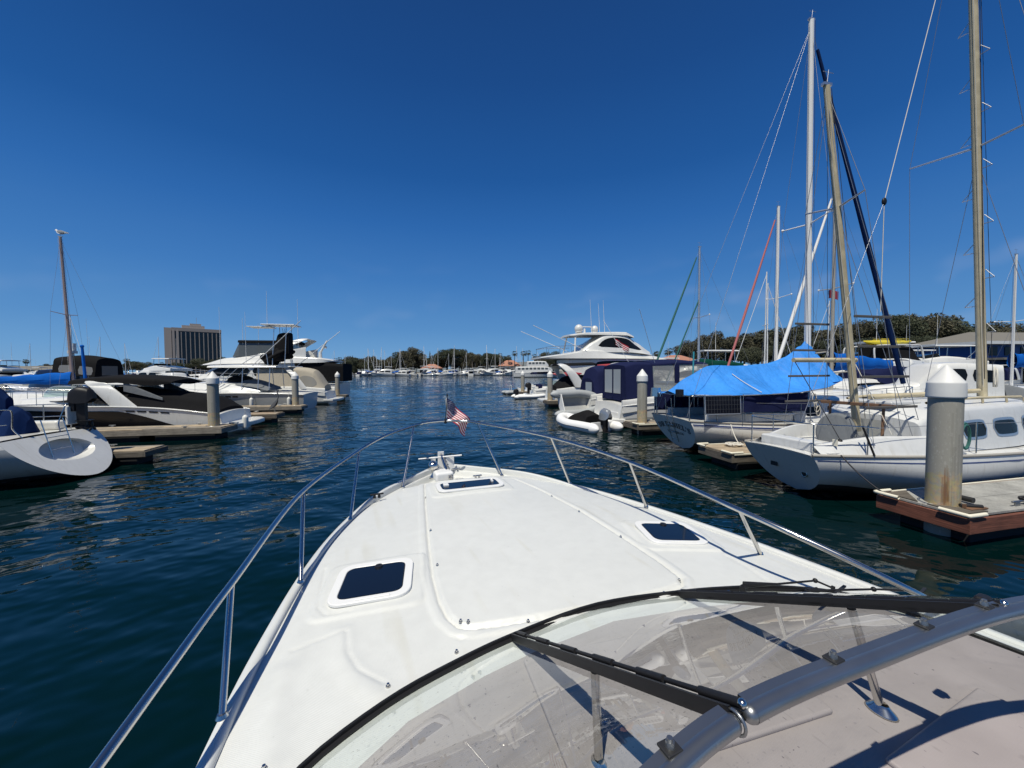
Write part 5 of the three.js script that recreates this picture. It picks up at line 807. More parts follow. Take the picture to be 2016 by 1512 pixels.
// ---------------------------------------------------------------- left hand side: sloop with scooped transom
{
  const b = boatAt('sloop', 'white sloop with oval scooped transom, blue covered wheel and black outboard on its stern rail', 'sailboat', -11.75, 9.75, Math.PI + R(13));
  const h = new Hull({ L: 9.4, B: 3.3, sternW: 0.80, sheer: [1.12, 1.05, 1.4], rake: -0.95, tumble: 0.02, draft: 0.3, lift: 0.34, bowRake: 1.3 });
  mesh('hull', h.both(0, 1, 0.16, 1, 0, 36, 14), mats.hullDark, b); mesh('sheer_band', h.both(0, 1, 0, 0.16, 0.002, 36, 3), mats.gel, b);
  mesh('hull_stripe', h.strip(0.1, 0.97, 0.24, 0.262, -1, 0.005, 30, 2), mats.stripe, b); mesh('hull_stripe', h.strip(0.1, 0.97, 0.24, 0.262, 1, 0.005, 30, 2), mats.stripe, b);
  // the transom: a ring round an oval opening, a tunnel, steps and an inner wall
  const rim = a => { const s = 0.5 - 0.5 * Math.sin(a), e = h.p(0, clamp(s, 0.0, 1), 1); return V(e.x, e.y, Math.cos(a) >= 0 ? e.z * Math.min(1, Math.abs(Math.cos(a)) * 6 + (s > 0.9 ? 0 : 0)) : -e.z * Math.min(1, Math.abs(Math.cos(a)) * 6)); };
  const oval = (a, k, dx) => { const c = h.p(0, 0.42, 1); const y = c.y + 0.26 * k * Math.sin(a) + 0.05, s = clamp((h.sh(0) - y) / (h.sh(0) + h.draft - h.lift)); return V(h.p(0, s, 1).x + dx, y, 0.74 * k * Math.cos(a)); };
  mesh('transom_ring', grid((u, v) => { const a = u * 2 * Math.PI; return rim(a).lerp(oval(a, 1, 0.0), v); }, 60, 4), mats.gel, b);
  mesh('transom_recess', [grid((u, v) => oval(u * 2 * Math.PI, 1 - 0.06 * v, 0.24 * v), 50, 4), grid((u, v) => oval(u * 2 * Math.PI, 0.94 * (1 - v) + 0.001, 0.24), 50, 4)], mats.gel, b);
  mesh('transom_step', box(0.3, 0.1, 0.9, -0.10, 0.42, 0, 0.04), mats.gel, b); mesh('locker_lid', box(0.02, 0.2, 0.3, 0.0, 0.72, 0.42, 0.01), mats.gelGrey, b); mesh('shower_box', box(0.02, 0.12, 0.12, 0.0, 0.74, -0.42, 0.01), mats.darkPlastic, b);
  mesh('deck', [h.deck(0.02, 1)], mats.gel, b);
  mesh('boot_stripe', h.both(0, 0.985, 0.8, 1, 0.006, 30, 3), mats.antifoul, b);
  const num = new THREE.Group(); num.name = 'transom_number'; b.add(num); letters(num, '380', 0.1, al => ({ p: V(-0.235, 0.42, al + 0.15), q: basis(V(0, 0, 1), V(0, 1, 0)) }), mats.mastGrey);
  const hn = new THREE.Group(); hn.name = 'hull_lettering'; b.add(hn); { const e = h.p(0.17, 0.45, -1, 0.01), f1 = h.p(0.19, 0.45, -1, 0.01), g1 = h.p(0.17, 0.3, -1, 0.01); letters(hn, 'd', 0.26, () => ({ p: e, q: basis(e.clone().sub(f1), g1.clone().sub(e)) })); }
  for (const s of [1, -1]) { mesh('coaming', box(3.2, 0.26, 0.3, 2.2, 1.22, s * 1.15, 0.08), mats.gel, b); mesh('fairlead_ball', ball(0.055, -0.05, 0.93, s * 0.66, 1, 1.4, 1), mats.fender, b); }
  mesh('cockpit_floor', box(3.0, 0.04, 1.7, 1.9, 1.02, 0), mats.gelGrey, b);
  const cab = new Loft([[3.8, 1.1, 0.95, 1.0, 1.55, 0.1], [6, 0.95, 0.8, 1.05, 1.7, 0.12], [7.6, 0.5, 0.35, 1.2, 1.4, 0.1]], 0.06); mesh('cabin', cab.geo(16, 10), mats.gel, b); windows(b, cab, [[4.3, 6.2, 0.4, 0.8, 3]]);
  // blue canvas over the wheel pedestal
  mesh('pedestal_cover', [new Loft([[1.45, 0.2, 0.1, 1.0, 1.45, 0.12], [1.62, 0.5, 0.26, 1.0, 1.68, 0.2], [1.85, 0.5, 0.24, 1.0, 1.74, 0.2], [2.05, 0.2, 0.1, 1.0, 1.3, 0.12]], 0.06).geo(14, 12).map(g => g.translate(-0.85, 0.02, 0.25)), new Loft([[1.9, 0.12, 0.1, 1.0, 2.05, 0.1], [2.2, 0.24, 0.18, 1.0, 2.32, 0.12], [2.6, 0.18, 0.12, 1.0, 2.2, 0.12]], 0.03).geo(10, 10).map(g => g.translate(-0.85, 0.0, 0.3))], mats.sailBlue, b);
  // split stern rail
  const st = (z, s) => [pipe([V(2.6, 1.75, s * 1.42), V(1.2, 1.78, s * 1.38), V(0.45, 1.8, s * 1.2), V(0.2, 1.8, s * 0.72), V(0.28, 1.35, s * 0.6), V(0.18, 1.1, s * 0.5)], 0.014, 60, false, 7, 0.3), pipe([V(2.6, 1.42, s * 1.43), V(1.2, 1.44, s * 1.39), V(0.45, 1.46, s * 1.22), V(0.25, 1.46, s * 0.76)], 0.012, 40), ...[[2.6, 1.42], [1.2, 1.38], [0.45, 1.2]].map(([x, z2]) => rod(V(x, 1.08, s * z2), V(x, 1.78, s * z2), 0.014))];
  for (const s of [1, -1]) mesh('stern_rail', st(0, s), mats.steel, b);
  mesh('boarding_ladder', [...[-0.3, 0.3].flatMap(z => [rod(V(-0.03, 1.5, z), V(-0.3, 0.35, z), 0.013)]), ...[0.45, 0.75, 1.05].map(y => rod(V(-0.26 + (y - 0.5) * 0.23, y, -0.3), V(-0.26 + (y - 0.5) * 0.23, y, 0.3), 0.012))], mats.steel, b);
  outboard(b, 0.12, 1.72, 1.0, mats.darkPlastic, 1.05, 0.1); mesh('motor_board', box(0.06, 0.5, 0.42, 0.25, 1.5, 1.0, 0.02), mats.gel, b);
  lifelines(b, h, 0.3, 0.85, 3, 0.65, 0.95); pulpit(b, h, 0.88);
  rig(b, { x: 5.6, y0: 1.6, top: 13.5, r: 0.09, mat: mats.alu, spreaders: [[0.5, 1.0]], chain: 1.45, chainY: 1.05, bow: V(9.2, 1.5, 0), boom: [3.6, 2.7, mats.sailBlue] });
}
// ---------------------------------------------------------------- black and white express cruiser with white arch
{
  const b = boatAt('express_cruiser', 'black and white express cruiser with white raked arch and black canvas covers', 'motorboat', -12.95, 17.95, Math.PI + SLIP);
  const h = expressCruiser(b, { L: 9.2, B: 2.95, sheer: [0.86, 1.32, 1.42], stripes: [], noWS: 1, noCoam: 1, rub: mats.gel });
  for (const s of [1, -1]) mesh('black_topside', grid((u, v) => { const t = mix(0.07, 0.965, u), s0 = mix(0.14, 0.62, smooth(0.42, 0.06, t)); return h.p(t, mix(s0, 0.9, v), s, 0.022); }, 60, 14, s > 0), mats.black, b);
  mesh('windshield_cover', new Loft([[3.6, 1.32, 0.95, 1.35, 1.95, 0.12], [4.4, 1.32, 0.9, 1.4, 2.0, 0.14], [5.4, 1.15, 0.7, 1.45, 1.82, 0.14], [6.7, 0.6, 0.3, 1.5, 1.56, 0.05]], 0.08).geo(18, 12), mats.blackCanvas, b);
  mesh('radar_arch', archGeo(3.4, 4.75, 1.2, 2.36, 1.42, 1.3, 0, 0.12, 0.95), mats.gel, b);
  mesh('bimini_top', new Loft([[1.9, 1.1, 1.1, 2.22, 2.28, 0.04], [2.5, 1.22, 1.2, 2.12, 2.42, 0.1], [4.2, 1.25, 1.2, 2.28, 2.5, 0.1], [5.6, 1.15, 1.1, 2.2, 2.36, 0.08]], 0.1).geo(18, 10), mats.blackCanvas, b);
  for (const s of [1, -1]) mesh('bimini_strut', new Loft([[2.2, 0.02, 0.02, 1.5, 1.6, 0.01], [3.6, 0.02, 0.02, 1.9, 2.3, 0.01]], 0, true).geo(4, 3).map(g => g.translate(0, 0, s * 1.2)), mats.greyCanvas, b);
  mesh('cockpit_cover', new Loft([[0.15, 1.3, 1.1, 0.82, 1.0, 0.1], [0.9, 1.38, 1.1, 0.9, 1.5, 0.2], [3.4, 1.45, 1.12, 1.1, 1.88, 0.2], [3.8, 1.44, 1.1, 1.2, 1.8, 0.2]], 0.1).geo(18, 12), mats.blackCanvas, b);
  for (let i = 0; i < 4; i++) mesh('vent_slot', h.strip(0.2 + i * 0.045, 0.235 + i * 0.045, 0.11, 0.15, -1, 0.01, 3, 2), mats.darkPlastic, b);
  fender(b, -0.8, 0.42, -0.9, 'dark round fender at the swim platform of the black and white cruiser');
}
// ---------------------------------------------------------------- fishing boat with grey hull and tower
{
  const b = boatAt('fishing_boat', 'grey hulled sport fishing boat with white tower top, outriggers and a bundled black cover', 'motorboat', -14.85, 28.4, Math.PI + SLIP);
  const h = new Hull({ L: 9.8, B: 3.5, power: true, sternW: 0.94, sheer: [1.12, 1.3, 1.85], maxAt: 0.3, bowPow: 2.6, bowRake: 1.6, flare: 0.55, rake: 0.12, draft: 0.3 });
  hullParts(b, h, { hull: mats.gelGrey, transom: mats.gelOld, rub: mats.gel, rubR: 0.05 });
  for (const i of [0, 1, 2]) mesh('side_vent', h.strip(0.42 + i * 0.045, 0.455 + i * 0.045, 0.14, 0.2, -1, 0.01, 3, 2), mats.black, b);
  const tr = new Loft([[2.9, 1.55, 1.3, 1.25, 1.45, 0.1], [4.2, 1.5, 1.2, 1.3, 1.85, 0.2], [6.2, 1.3, 0.9, 1.35, 1.98, 0.25], [8.2, 0.8, 0.45, 1.5, 1.85, 0.2]], 0.08); mesh('cabin_trunk', tr.geo(20, 12), mats.gel, b);
  mesh('windshield_cover', new Loft([[2.4, 1.3, 1.0, 1.4, 1.6, 0.1], [3.6, 1.3, 0.9, 1.7, 2.1, 0.2], [5.0, 1.0, 0.6, 1.85, 2.25, 0.2], [5.6, 0.5, 0.3, 1.9, 2.0, 0.05]], 0.06).geo(14, 10), mats.greyCanvas, b);
  mesh('console_cover', [ball(0.55, 4.5, 2.15, -0.3, 1.5, 0.6, 1)], mats.blackCanvas, b);
  mesh('hardtop', new Loft([[1.9, 1.2, 1.2, 3.0, 3.1, 0.05], [4.2, 1.35, 1.3, 3.0, 3.18, 0.08], [6.2, 1.1, 1.05, 3.02, 3.12, 0.05]], 0.08).geo(10, 8), mats.gel, b);
  for (const [x0, x1] of [[1.9, 2.3], [3.2, 3.0], [4.2, 4.0], [5.2, 4.8], [5.9, 4.3]]) for (const s of [1, -1]) mesh('tower_leg', rod(V(x1 + (x1 > 4.2 ? 1.4 : 0), 1.45, s * 1.35), V(x1, 3.02, s * 1.1), 0.025), mats.alu, b);
  mesh('tower_frame', [pipe([V(4.2, 3.15, 1.1), V(3.1, 3.9, 1.0), V(2.6, 3.95, 0.9), V(2.5, 3.15, 0.9)], 0.025, 30, false, 6, 0.2), pipe([V(4.2, 3.15, -1.1), V(3.1, 3.9, -1.0), V(2.6, 3.95, -0.9), V(2.5, 3.15, -0.9)], 0.025, 30, false, 6, 0.2), ...[[1.5, 0.7], [2.3, 0.7], [1.5, -0.7], [2.3, -0.7]].map(([x, z]) => rod(V(x, 3.1, z), V(x - 0.1, 6.0, z * 0.7), 0.025))], mats.alu, b);
  mesh('bundled_cover', [grid((u, v) => { const a = u * 6.2832, e = (v - 0.5) * Math.PI, n = 1 + 0.22 * Math.sin(a * 5 + v * 9) * Math.cos(v * 11); return V(2.2 + 1.0 * Math.cos(a) * Math.cos(e) * n, 3.85 + 0.5 * Math.sin(e) * n + 0.35 * Math.cos(a) * -0.6, 0.8 * Math.sin(a) * Math.cos(e) * n); }, 36, 18)], mats.blackCanvas, b);
  mesh('tower_curtain', new Loft([[1.3, 0.5, 0.45, 4.0, 5.5, 0.1], [2.0, 0.55, 0.4, 4.0, 5.4, 0.1], [2.3, 0.5, 0.3, 4.0, 4.6, 0.1]], 0.04).geo(8, 8), mats.blackCanvas, b);
  mesh('tower_top', [box(2.2, 0.07, 1.5, 1.9, 6.05, 0, 0.03), box(1.5, 0.05, 1.2, 3.2, 5.9, 0, 0.02)], mats.gel, b); mesh('tower_ladder', [...[0.2, -0.2].map(z => rod(V(1.4, 3.1, z + 0.6), V(2.0, 5.9, z + 0.6), 0.018)), ...[0, 1, 2, 3, 4].map(i => rod(V(1.5 + i * 0.1, 3.5 + i * 0.5, 0.4), V(1.5 + i * 0.1, 3.5 + i * 0.5, 0.8), 0.014))], mats.alu, b);
  wire(b, V(3.6, 2.9, -1.2), V(0.0, 6.2, -1.9), 0.024, mats.mastWhite, 'outrigger'); wire(b, V(1.6, 2.9, 1.2), V(-1.6, 5.9, 2.1), 0.024, mats.mastWhite, 'outrigger');
  for (const [x, y, t] of [[5.6, 3.1, 7.2], [4.0, 3.1, 6.9], [2.6, 6.0, 8.4]]) mesh('whip_antenna', rod(V(x, y, -0.6), V(x, t, -0.6), 0.016, 0.008, 5), mats.mastWhite, b);
  mesh('bow_rail', [pipe([...h.rail(0.5, 0.985, 0.6, 0.92), ...h.rail(0.5, 0.985, 0.6, -0.92).reverse()], 0.015, 90, false, 6), ...[0.55, 0.7, 0.85, 0.95].flatMap(t => [1, -1].map(s => rod(h.at(t, s * 0.92), h.at(t, s * 0.92, 0.6), 0.012, 0.012, 5)))], mats.steel, b);
  fender(b, 3.2, 0.62, -1.86, 'white fender hanging amidships on the grey hulled fishing boat'); fender(b, 0.9, 0.62, -1.8, 'white fender hanging near the stern of the grey hulled fishing boat');
}
// ---------------------------------------------------------------- cruiser with tan camper canvas, and the big flybridge yacht
{
  const b = boatAt('express_cruiser', 'white express cruiser with tan camper canvas moored past the grey hulled fishing boat', 'motorboat', -15.7, 33.2, Math.PI + SLIP); expressCruiser(b, { L: 10, B: 3.4, sheer: [1.0, 1.35, 1.6], stripes: [] });
  const c = new Loft([[0.2, 1.3, 1.0, 1.1, 1.5, 0.2], [1.1, 1.45, 1.0, 1.2, 2.75, 0.3], [3.0, 1.5, 1.2, 1.4, 3.0, 0.2], [5.2, 1.5, 1.2, 1.5, 3.0, 0.2]], 0.12); mesh('camper_canvas', c.geo(18, 12), mats.tan, b); for (const s of [1, -1]) mesh('canvas_window', c.pane(0.75, 2.2, 0.12, 0.85, s, 0.02, 2.4, -0.4), mats.vinyl, b);
  mesh('radar_arch', archGeo(1.6, 3.0, 1.3, 3.0, 1.6, 1.4, 0, 0.12, 0.55), mats.gel, b); mesh('hardtop', box(3.6, 0.1, 2.9, 4.4, 3.12, 0, 0.05), mats.gel, b);
  const y = boatAt('flybridge_yacht', 'large white flybridge yacht with smoked bridge enclosure and black curtained aft deck', 'yacht', -17.9, 41.2, Math.PI + SLIP);
  const h = new Hull({ L: 17.5, B: 5, power: true, sternW: 0.95, sheer: [1.5, 1.75, 2.6], maxAt: 0.35, bowPow: 2.6, bowRake: 2.6, flare: 0.5, draft: 0.4 }); hullParts(y, h, { rub: mats.mastWhite });
  const sal = new Loft([[4.2, 2.2, 2.1, 1.6, 3.6, 0.15], [8.5, 2.2, 2.05, 1.7, 3.6, 0.15], [11, 2.0, 1.7, 1.8, 3.5, 0.2], [13.2, 1.5, 1.1, 1.95, 2.3, 0.15]], 0.05); mesh('saloon', sal.geo(24, 12), mats.gel, y); windows(y, sal, [[5.2, 8.0, 0.35, 0.92, 6], [8.2, 12.2, 0.35, 0.9, 4]], mats.glassDark);
  mesh('bridge_deck', new Loft([[0.6, 2.0, 2.1, 3.72, 3.86, 0.06], [2.0, 2.35, 2.3, 3.62, 4.1, 0.1], [7, 2.4, 2.15, 3.55, 4.3, 0.2], [10.5, 2.2, 1.7, 3.5, 4.1, 0.3], [12.8, 1.6, 1.1, 3.4, 3.5, 0.05]], 0.05).geo(24, 12), mats.gel, y);
  const en = new Loft([[4.6, 1.75, 1.55, 4.2, 5.75, 0.12], [9.4, 1.75, 1.55, 4.2, 5.75, 0.12], [10.3, 1.6, 1.3, 4.2, 4.5, 0.1]], 0.06, true); mesh('bridge_enclosure', new Loft([[4.6, 1.75, 1.6, 4.2, 5.75, 0.12], [9.3, 1.75, 1.6, 4.2, 5.75, 0.12], [9.9, 1.7, 1.4, 4.2, 4.6, 0.1]], 0.06, true).geo(10, 10), mats.glassGrey, y); mesh('bimini_top', new Loft([[4.4, 1.72, 1.7, 5.6, 5.85, 0.1], [9.4, 1.72, 1.7, 5.6, 5.85, 0.1]], 0.08).geo(8, 8), mats.blackCanvas, y);
  mesh('radar_arch', archGeo(6.4, 3.6, 4.2, 6.0, 1.95, 1.8, 0, 0.14, 1.3), mats.gel, y); mesh('bridge_side', [1, -1].map(s => new Loft([[3.2, 0.04, 0.04, 4.0, 5.2, 0.02], [4.6, 0.05, 0.04, 4.0, 4.9, 0.02], [8.2, 0.05, 0.04, 4.0, 4.3, 0.02]], 0, true).geo(6, 3).map(g => g.translate(0, 0, s * 1.95))), mats.gel, y);
  mesh('aft_curtain', new Loft([[-0.3, 2.15, 2.15, 1.7, 3.5, 0.05], [3.9, 2.3, 2.25, 1.7, 3.72, 0.05]], 0.04, true).geo(8, 6), mats.blackCanvas, y);
  mesh('boat_crane', [cyl(0.16, 0.2, 0.8, 2.4, 4.4, 0), rod(V(2.4, 4.7, 0), V(1.7, 6.0, 0), 0.12, 0.08, 8), ball(0.14, 1.9, 5.3, 0.15)], mats.gel, y);
  for (const [x, t] of [[9.0, 8], [7.6, 7.5], [4.0, 10]]) mesh('whip_antenna', rod(V(x, 4.4, -1.6), V(x, t, -1.6), 0.03, 0.012, 5), mats.mastWhite, y);
  mesh('bow_rail', [pipe([...h.rail(0.4, 0.985, 0.8, 0.95), ...h.rail(0.4, 0.985, 0.8, -0.95).reverse()], 0.025, 90, false, 6), ...[0.45, 0.6, 0.75, 0.88].flatMap(t => [1, -1].map(s => rod(h.at(t, s * 0.95), h.at(t, s * 0.95, 0.8), 0.02, 0.02, 5)))], mats.steel, y);
}
// ---------------------------------------------------------------- sailboat with blue boom cover, gull at its masthead; navy trawler
{
  const b = boatAt('sloop', 'sloop with sagging blue sail cover on its boom and a gull on the masthead', 'sailboat', -33.2, 23.2, SLIP); const h = new Hull({ L: 9.2, B: 3, sheer: [1.0, 0.95, 1.3] }); hullParts(b, h, { hull: mats.hullDark, rub: mats.gel });
  const cab = new Loft([[3, 1.0, 0.85, 0.95, 1.5, 0.1], [6.4, 0.85, 0.65, 1.0, 1.5, 0.1], [7.2, 0.5, 0.3, 1.1, 1.2, 0.05]], 0.06); mesh('cabin', cab.geo(12, 8), mats.gelGrey, b); windows(b, cab, [[3.5, 4.6, 0.4, 0.8], [4.9, 6, 0.4, 0.8]]);
  rig(b, { x: 5.6, y0: 1.5, top: 11.15, rake: 0.35, r: 0.085, mat: mats.mastBrown, spreaders: [[0.5, 0.9]], chain: 1.35, chainY: 1.0, bow: V(9, 1.3, 0), boom: [4.6, 2.2, mats.blueCanvas, 0.24] }); lifelines(b, h, 0.1, 0.9, 5);
  mesh('wrapped_spar', [rod(V(6.6, 1.3, 0.4), V(6.45, 4.3, 0.4), 0.09, 0.07, 10), ball(0.1, 6.45, 4.35, 0.4)], mats.blueCanvas, b);
  b.updateMatrixWorld(true);
  const top = b.localToWorld(V(5.25, 11.24, 0)), g = thing('gull', 'grey winged white gull perched on the brown masthead', 'bird', top, R(8));
  mesh('body', new Loft([[-0.34, 0.015, 0.01, 0.17, 0.19, 0.005], [-0.12, 0.07, 0.06, 0.1, 0.26, 0.06], [0.04, 0.085, 0.07, 0.09, 0.29, 0.07], [0.14, 0.05, 0.05, 0.16, 0.32, 0.05], [0.17, 0.045, 0.04, 0.24, 0.36, 0.04], [0.2, 0.045, 0.035, 0.28, 0.37, 0.04], [0.25, 0.012, 0.01, 0.31, 0.335, 0.005]], 0.01).geo(18, 10).map(q => q.rotateY(Math.PI)), mats.whiteSail, g);
  for (const s of [1, -1]) { mesh('wing', new Loft([[-0.42, 0.006, 0.004, 0.16, 0.185, 0.003], [-0.1, 0.02, 0.015, 0.14, 0.29, 0.01], [0.08, 0.015, 0.01, 0.17, 0.27, 0.01]], 0).geo(8, 5).map(q => q.rotateY(Math.PI).translate(0, 0.01, s * 0.08)), mats.gelGrey, g); mesh('leg', rod(V(0, 0, s * 0.03), V(0, 0.11, s * 0.03), 0.006), mats.bumper, g); } mesh('bill', rod(V(-0.24, 0.325, 0), V(-0.3, 0.315, 0), 0.01, 0.004), mats.yellow, g);
  const t = boatAt('trawler_yacht', 'dark navy trawler yacht with arched black canvas top and radar dome', 'yacht', -30.2, 29.2, Math.PI + SLIP); const ht = new Hull({ L: 10, B: 3.6, power: true, sternW: 0.9, sheer: [1.3, 1.4, 1.9] }); hullParts(t, ht, { hull: mats.navyHull, rub: mats.gel });
  const ho = new Loft([[1.4, 1.5, 1.4, 1.3, 2.9, 0.15], [5.8, 1.5, 1.3, 1.4, 2.9, 0.15], [6.8, 1.3, 1.0, 1.4, 2.2, 0.15]], 0.06); mesh('house', ho.geo(12, 8), mats.navyHull, t); windows(t, ho, [[1.8, 3.2, 0.45, 0.85], [3.5, 5.2, 0.45, 0.85]]);
  const cv = new Loft([[0.4, 1.5, 1.3, 2.4, 3.7, 0.4], [2.4, 1.55, 1.35, 2.5, 3.9, 0.4], [4.4, 1.4, 1.2, 2.6, 3.8, 0.3]], 0.12); mesh('canvas_top', cv.geo(14, 12), mats.blackCanvas, t); for (const s of [1, -1]) { mesh('clear_window', cv.pane(0.6, 1.9, 0.12, 0.75, s, 0.02, 6), mats.vinyl, t); mesh('clear_window', cv.pane(2.4, 3.8, 0.2, 0.75, s, 0.02, 6), mats.vinyl, t); }
  mesh('aft_window', grid((u, v) => V(0.38, mix(3.2, 2.5, v), mix(-0.8, 0.8, u)), 2, 2), mats.vinyl, t);
  mesh('radar_dome', [cyl(0.36, 0.36, 0.2, 3.9, 4.25, 0, 20), cyl(0.12, 0.16, 0.3, 3.9, 4.0, 0), box(0.08, 0.6, 0.3, 3.7, 4.6, 0)], mats.gel, t); mesh('whip_antenna', rod(V(3, 3.9, 0.6), V(3.1, 6.8, 0.6), 0.014, 0.008), mats.mastWhite, t); t.scale.set(0.66, 1, 0.9);
}
{
  const b = boatAt('express_cruiser', 'white cruiser with red cooler on deck and bow rails behind the left sloop', 'motorboat', -20.5, 22.6, Math.PI + SLIP); expressCruiser(b, { L: 10.5, B: 3.4, sheer: [1.0, 1.2, 1.55], stripes: [] }); mesh('bimini_top', new Loft([[0.5, 1.2, 1.2, 2.0, 2.1, 0.05], [3.5, 1.2, 1.2, 2.05, 2.15, 0.05]], 0.1).geo(6, 6), mats.gel, b); mesh('bimini_bow', [0.8, 2, 3.2].flatMap(x => [1, -1].map(s => rod(V(x, 2.05, s * 1.15), V(x + 0.4, 1.3, s * 1.3), 0.014))), mats.steel, b);
  const c = thing('cooler', 'red cooler box standing on the deck behind the outboard', 'cooler', P(-22.9, 21.1, 1.42), SLIP); mesh('box', box(0.75, 0.3, 0.42, 0, 0.15, 0, 0.04), mats.red, c); mesh('lid', box(0.78, 0.07, 0.45, 0, 0.335, 0, 0.02), mats.red, c); mesh('handle', rod(V(-0.4, 0.25, 0), V(0.4, 0.25, 0), 0.015), mats.gel, c);
  // heron on the dock end
  const hr = thing('heron', 'slim grey heron standing on the brown dock end with neck stretched up', 'bird', P(-12.75, 20.65, 0.48), R(0));
  const feather = std({ color: lin(0.075, 0.08, 0.09), roughness: 0.9 });
  mesh('body', new Loft([[-0.34, 0.01, 0.01, 0.16, 0.2, 0.01], [-0.2, 0.06, 0.04, 0.24, 0.44, 0.05], [0.0, 0.1, 0.07, 0.38, 0.64, 0.08], [0.1, 0.07, 0.04, 0.54, 0.74, 0.05], [0.15, 0.03, 0.02, 0.68, 0.78, 0.02]], 0.01).geo(14, 8), feather, hr);
  mesh('neck', pipe([V(0.1, 0.68, 0), V(0.17, 0.84, 0), V(0.14, 1.0, 0), V(0.13, 1.14, 0), V(0.16, 1.2, 0)], 0.028, 30), feather, hr); mesh('head', [ball(0.045, 0.18, 1.2, 0, 1.5, 0.9, 0.9)], feather, hr); mesh('bill', rod(V(0.23, 1.2, 0), V(0.4, 1.21, 0), 0.016, 0.003), mats.bumper, hr); for (const s of [1, -1]) mesh('leg', [rod(V(-0.02, 0.42, s * 0.04), V(-0.05, 0.22, s * 0.04), 0.012), rod(V(-0.05, 0.22, s * 0.04), V(0, 0.0, s * 0.04), 0.008), rod(V(0, 0.01, s * 0.04), V(0.09, 0.01, s * 0.05), 0.007)], mats.mastGrey, hr);
}

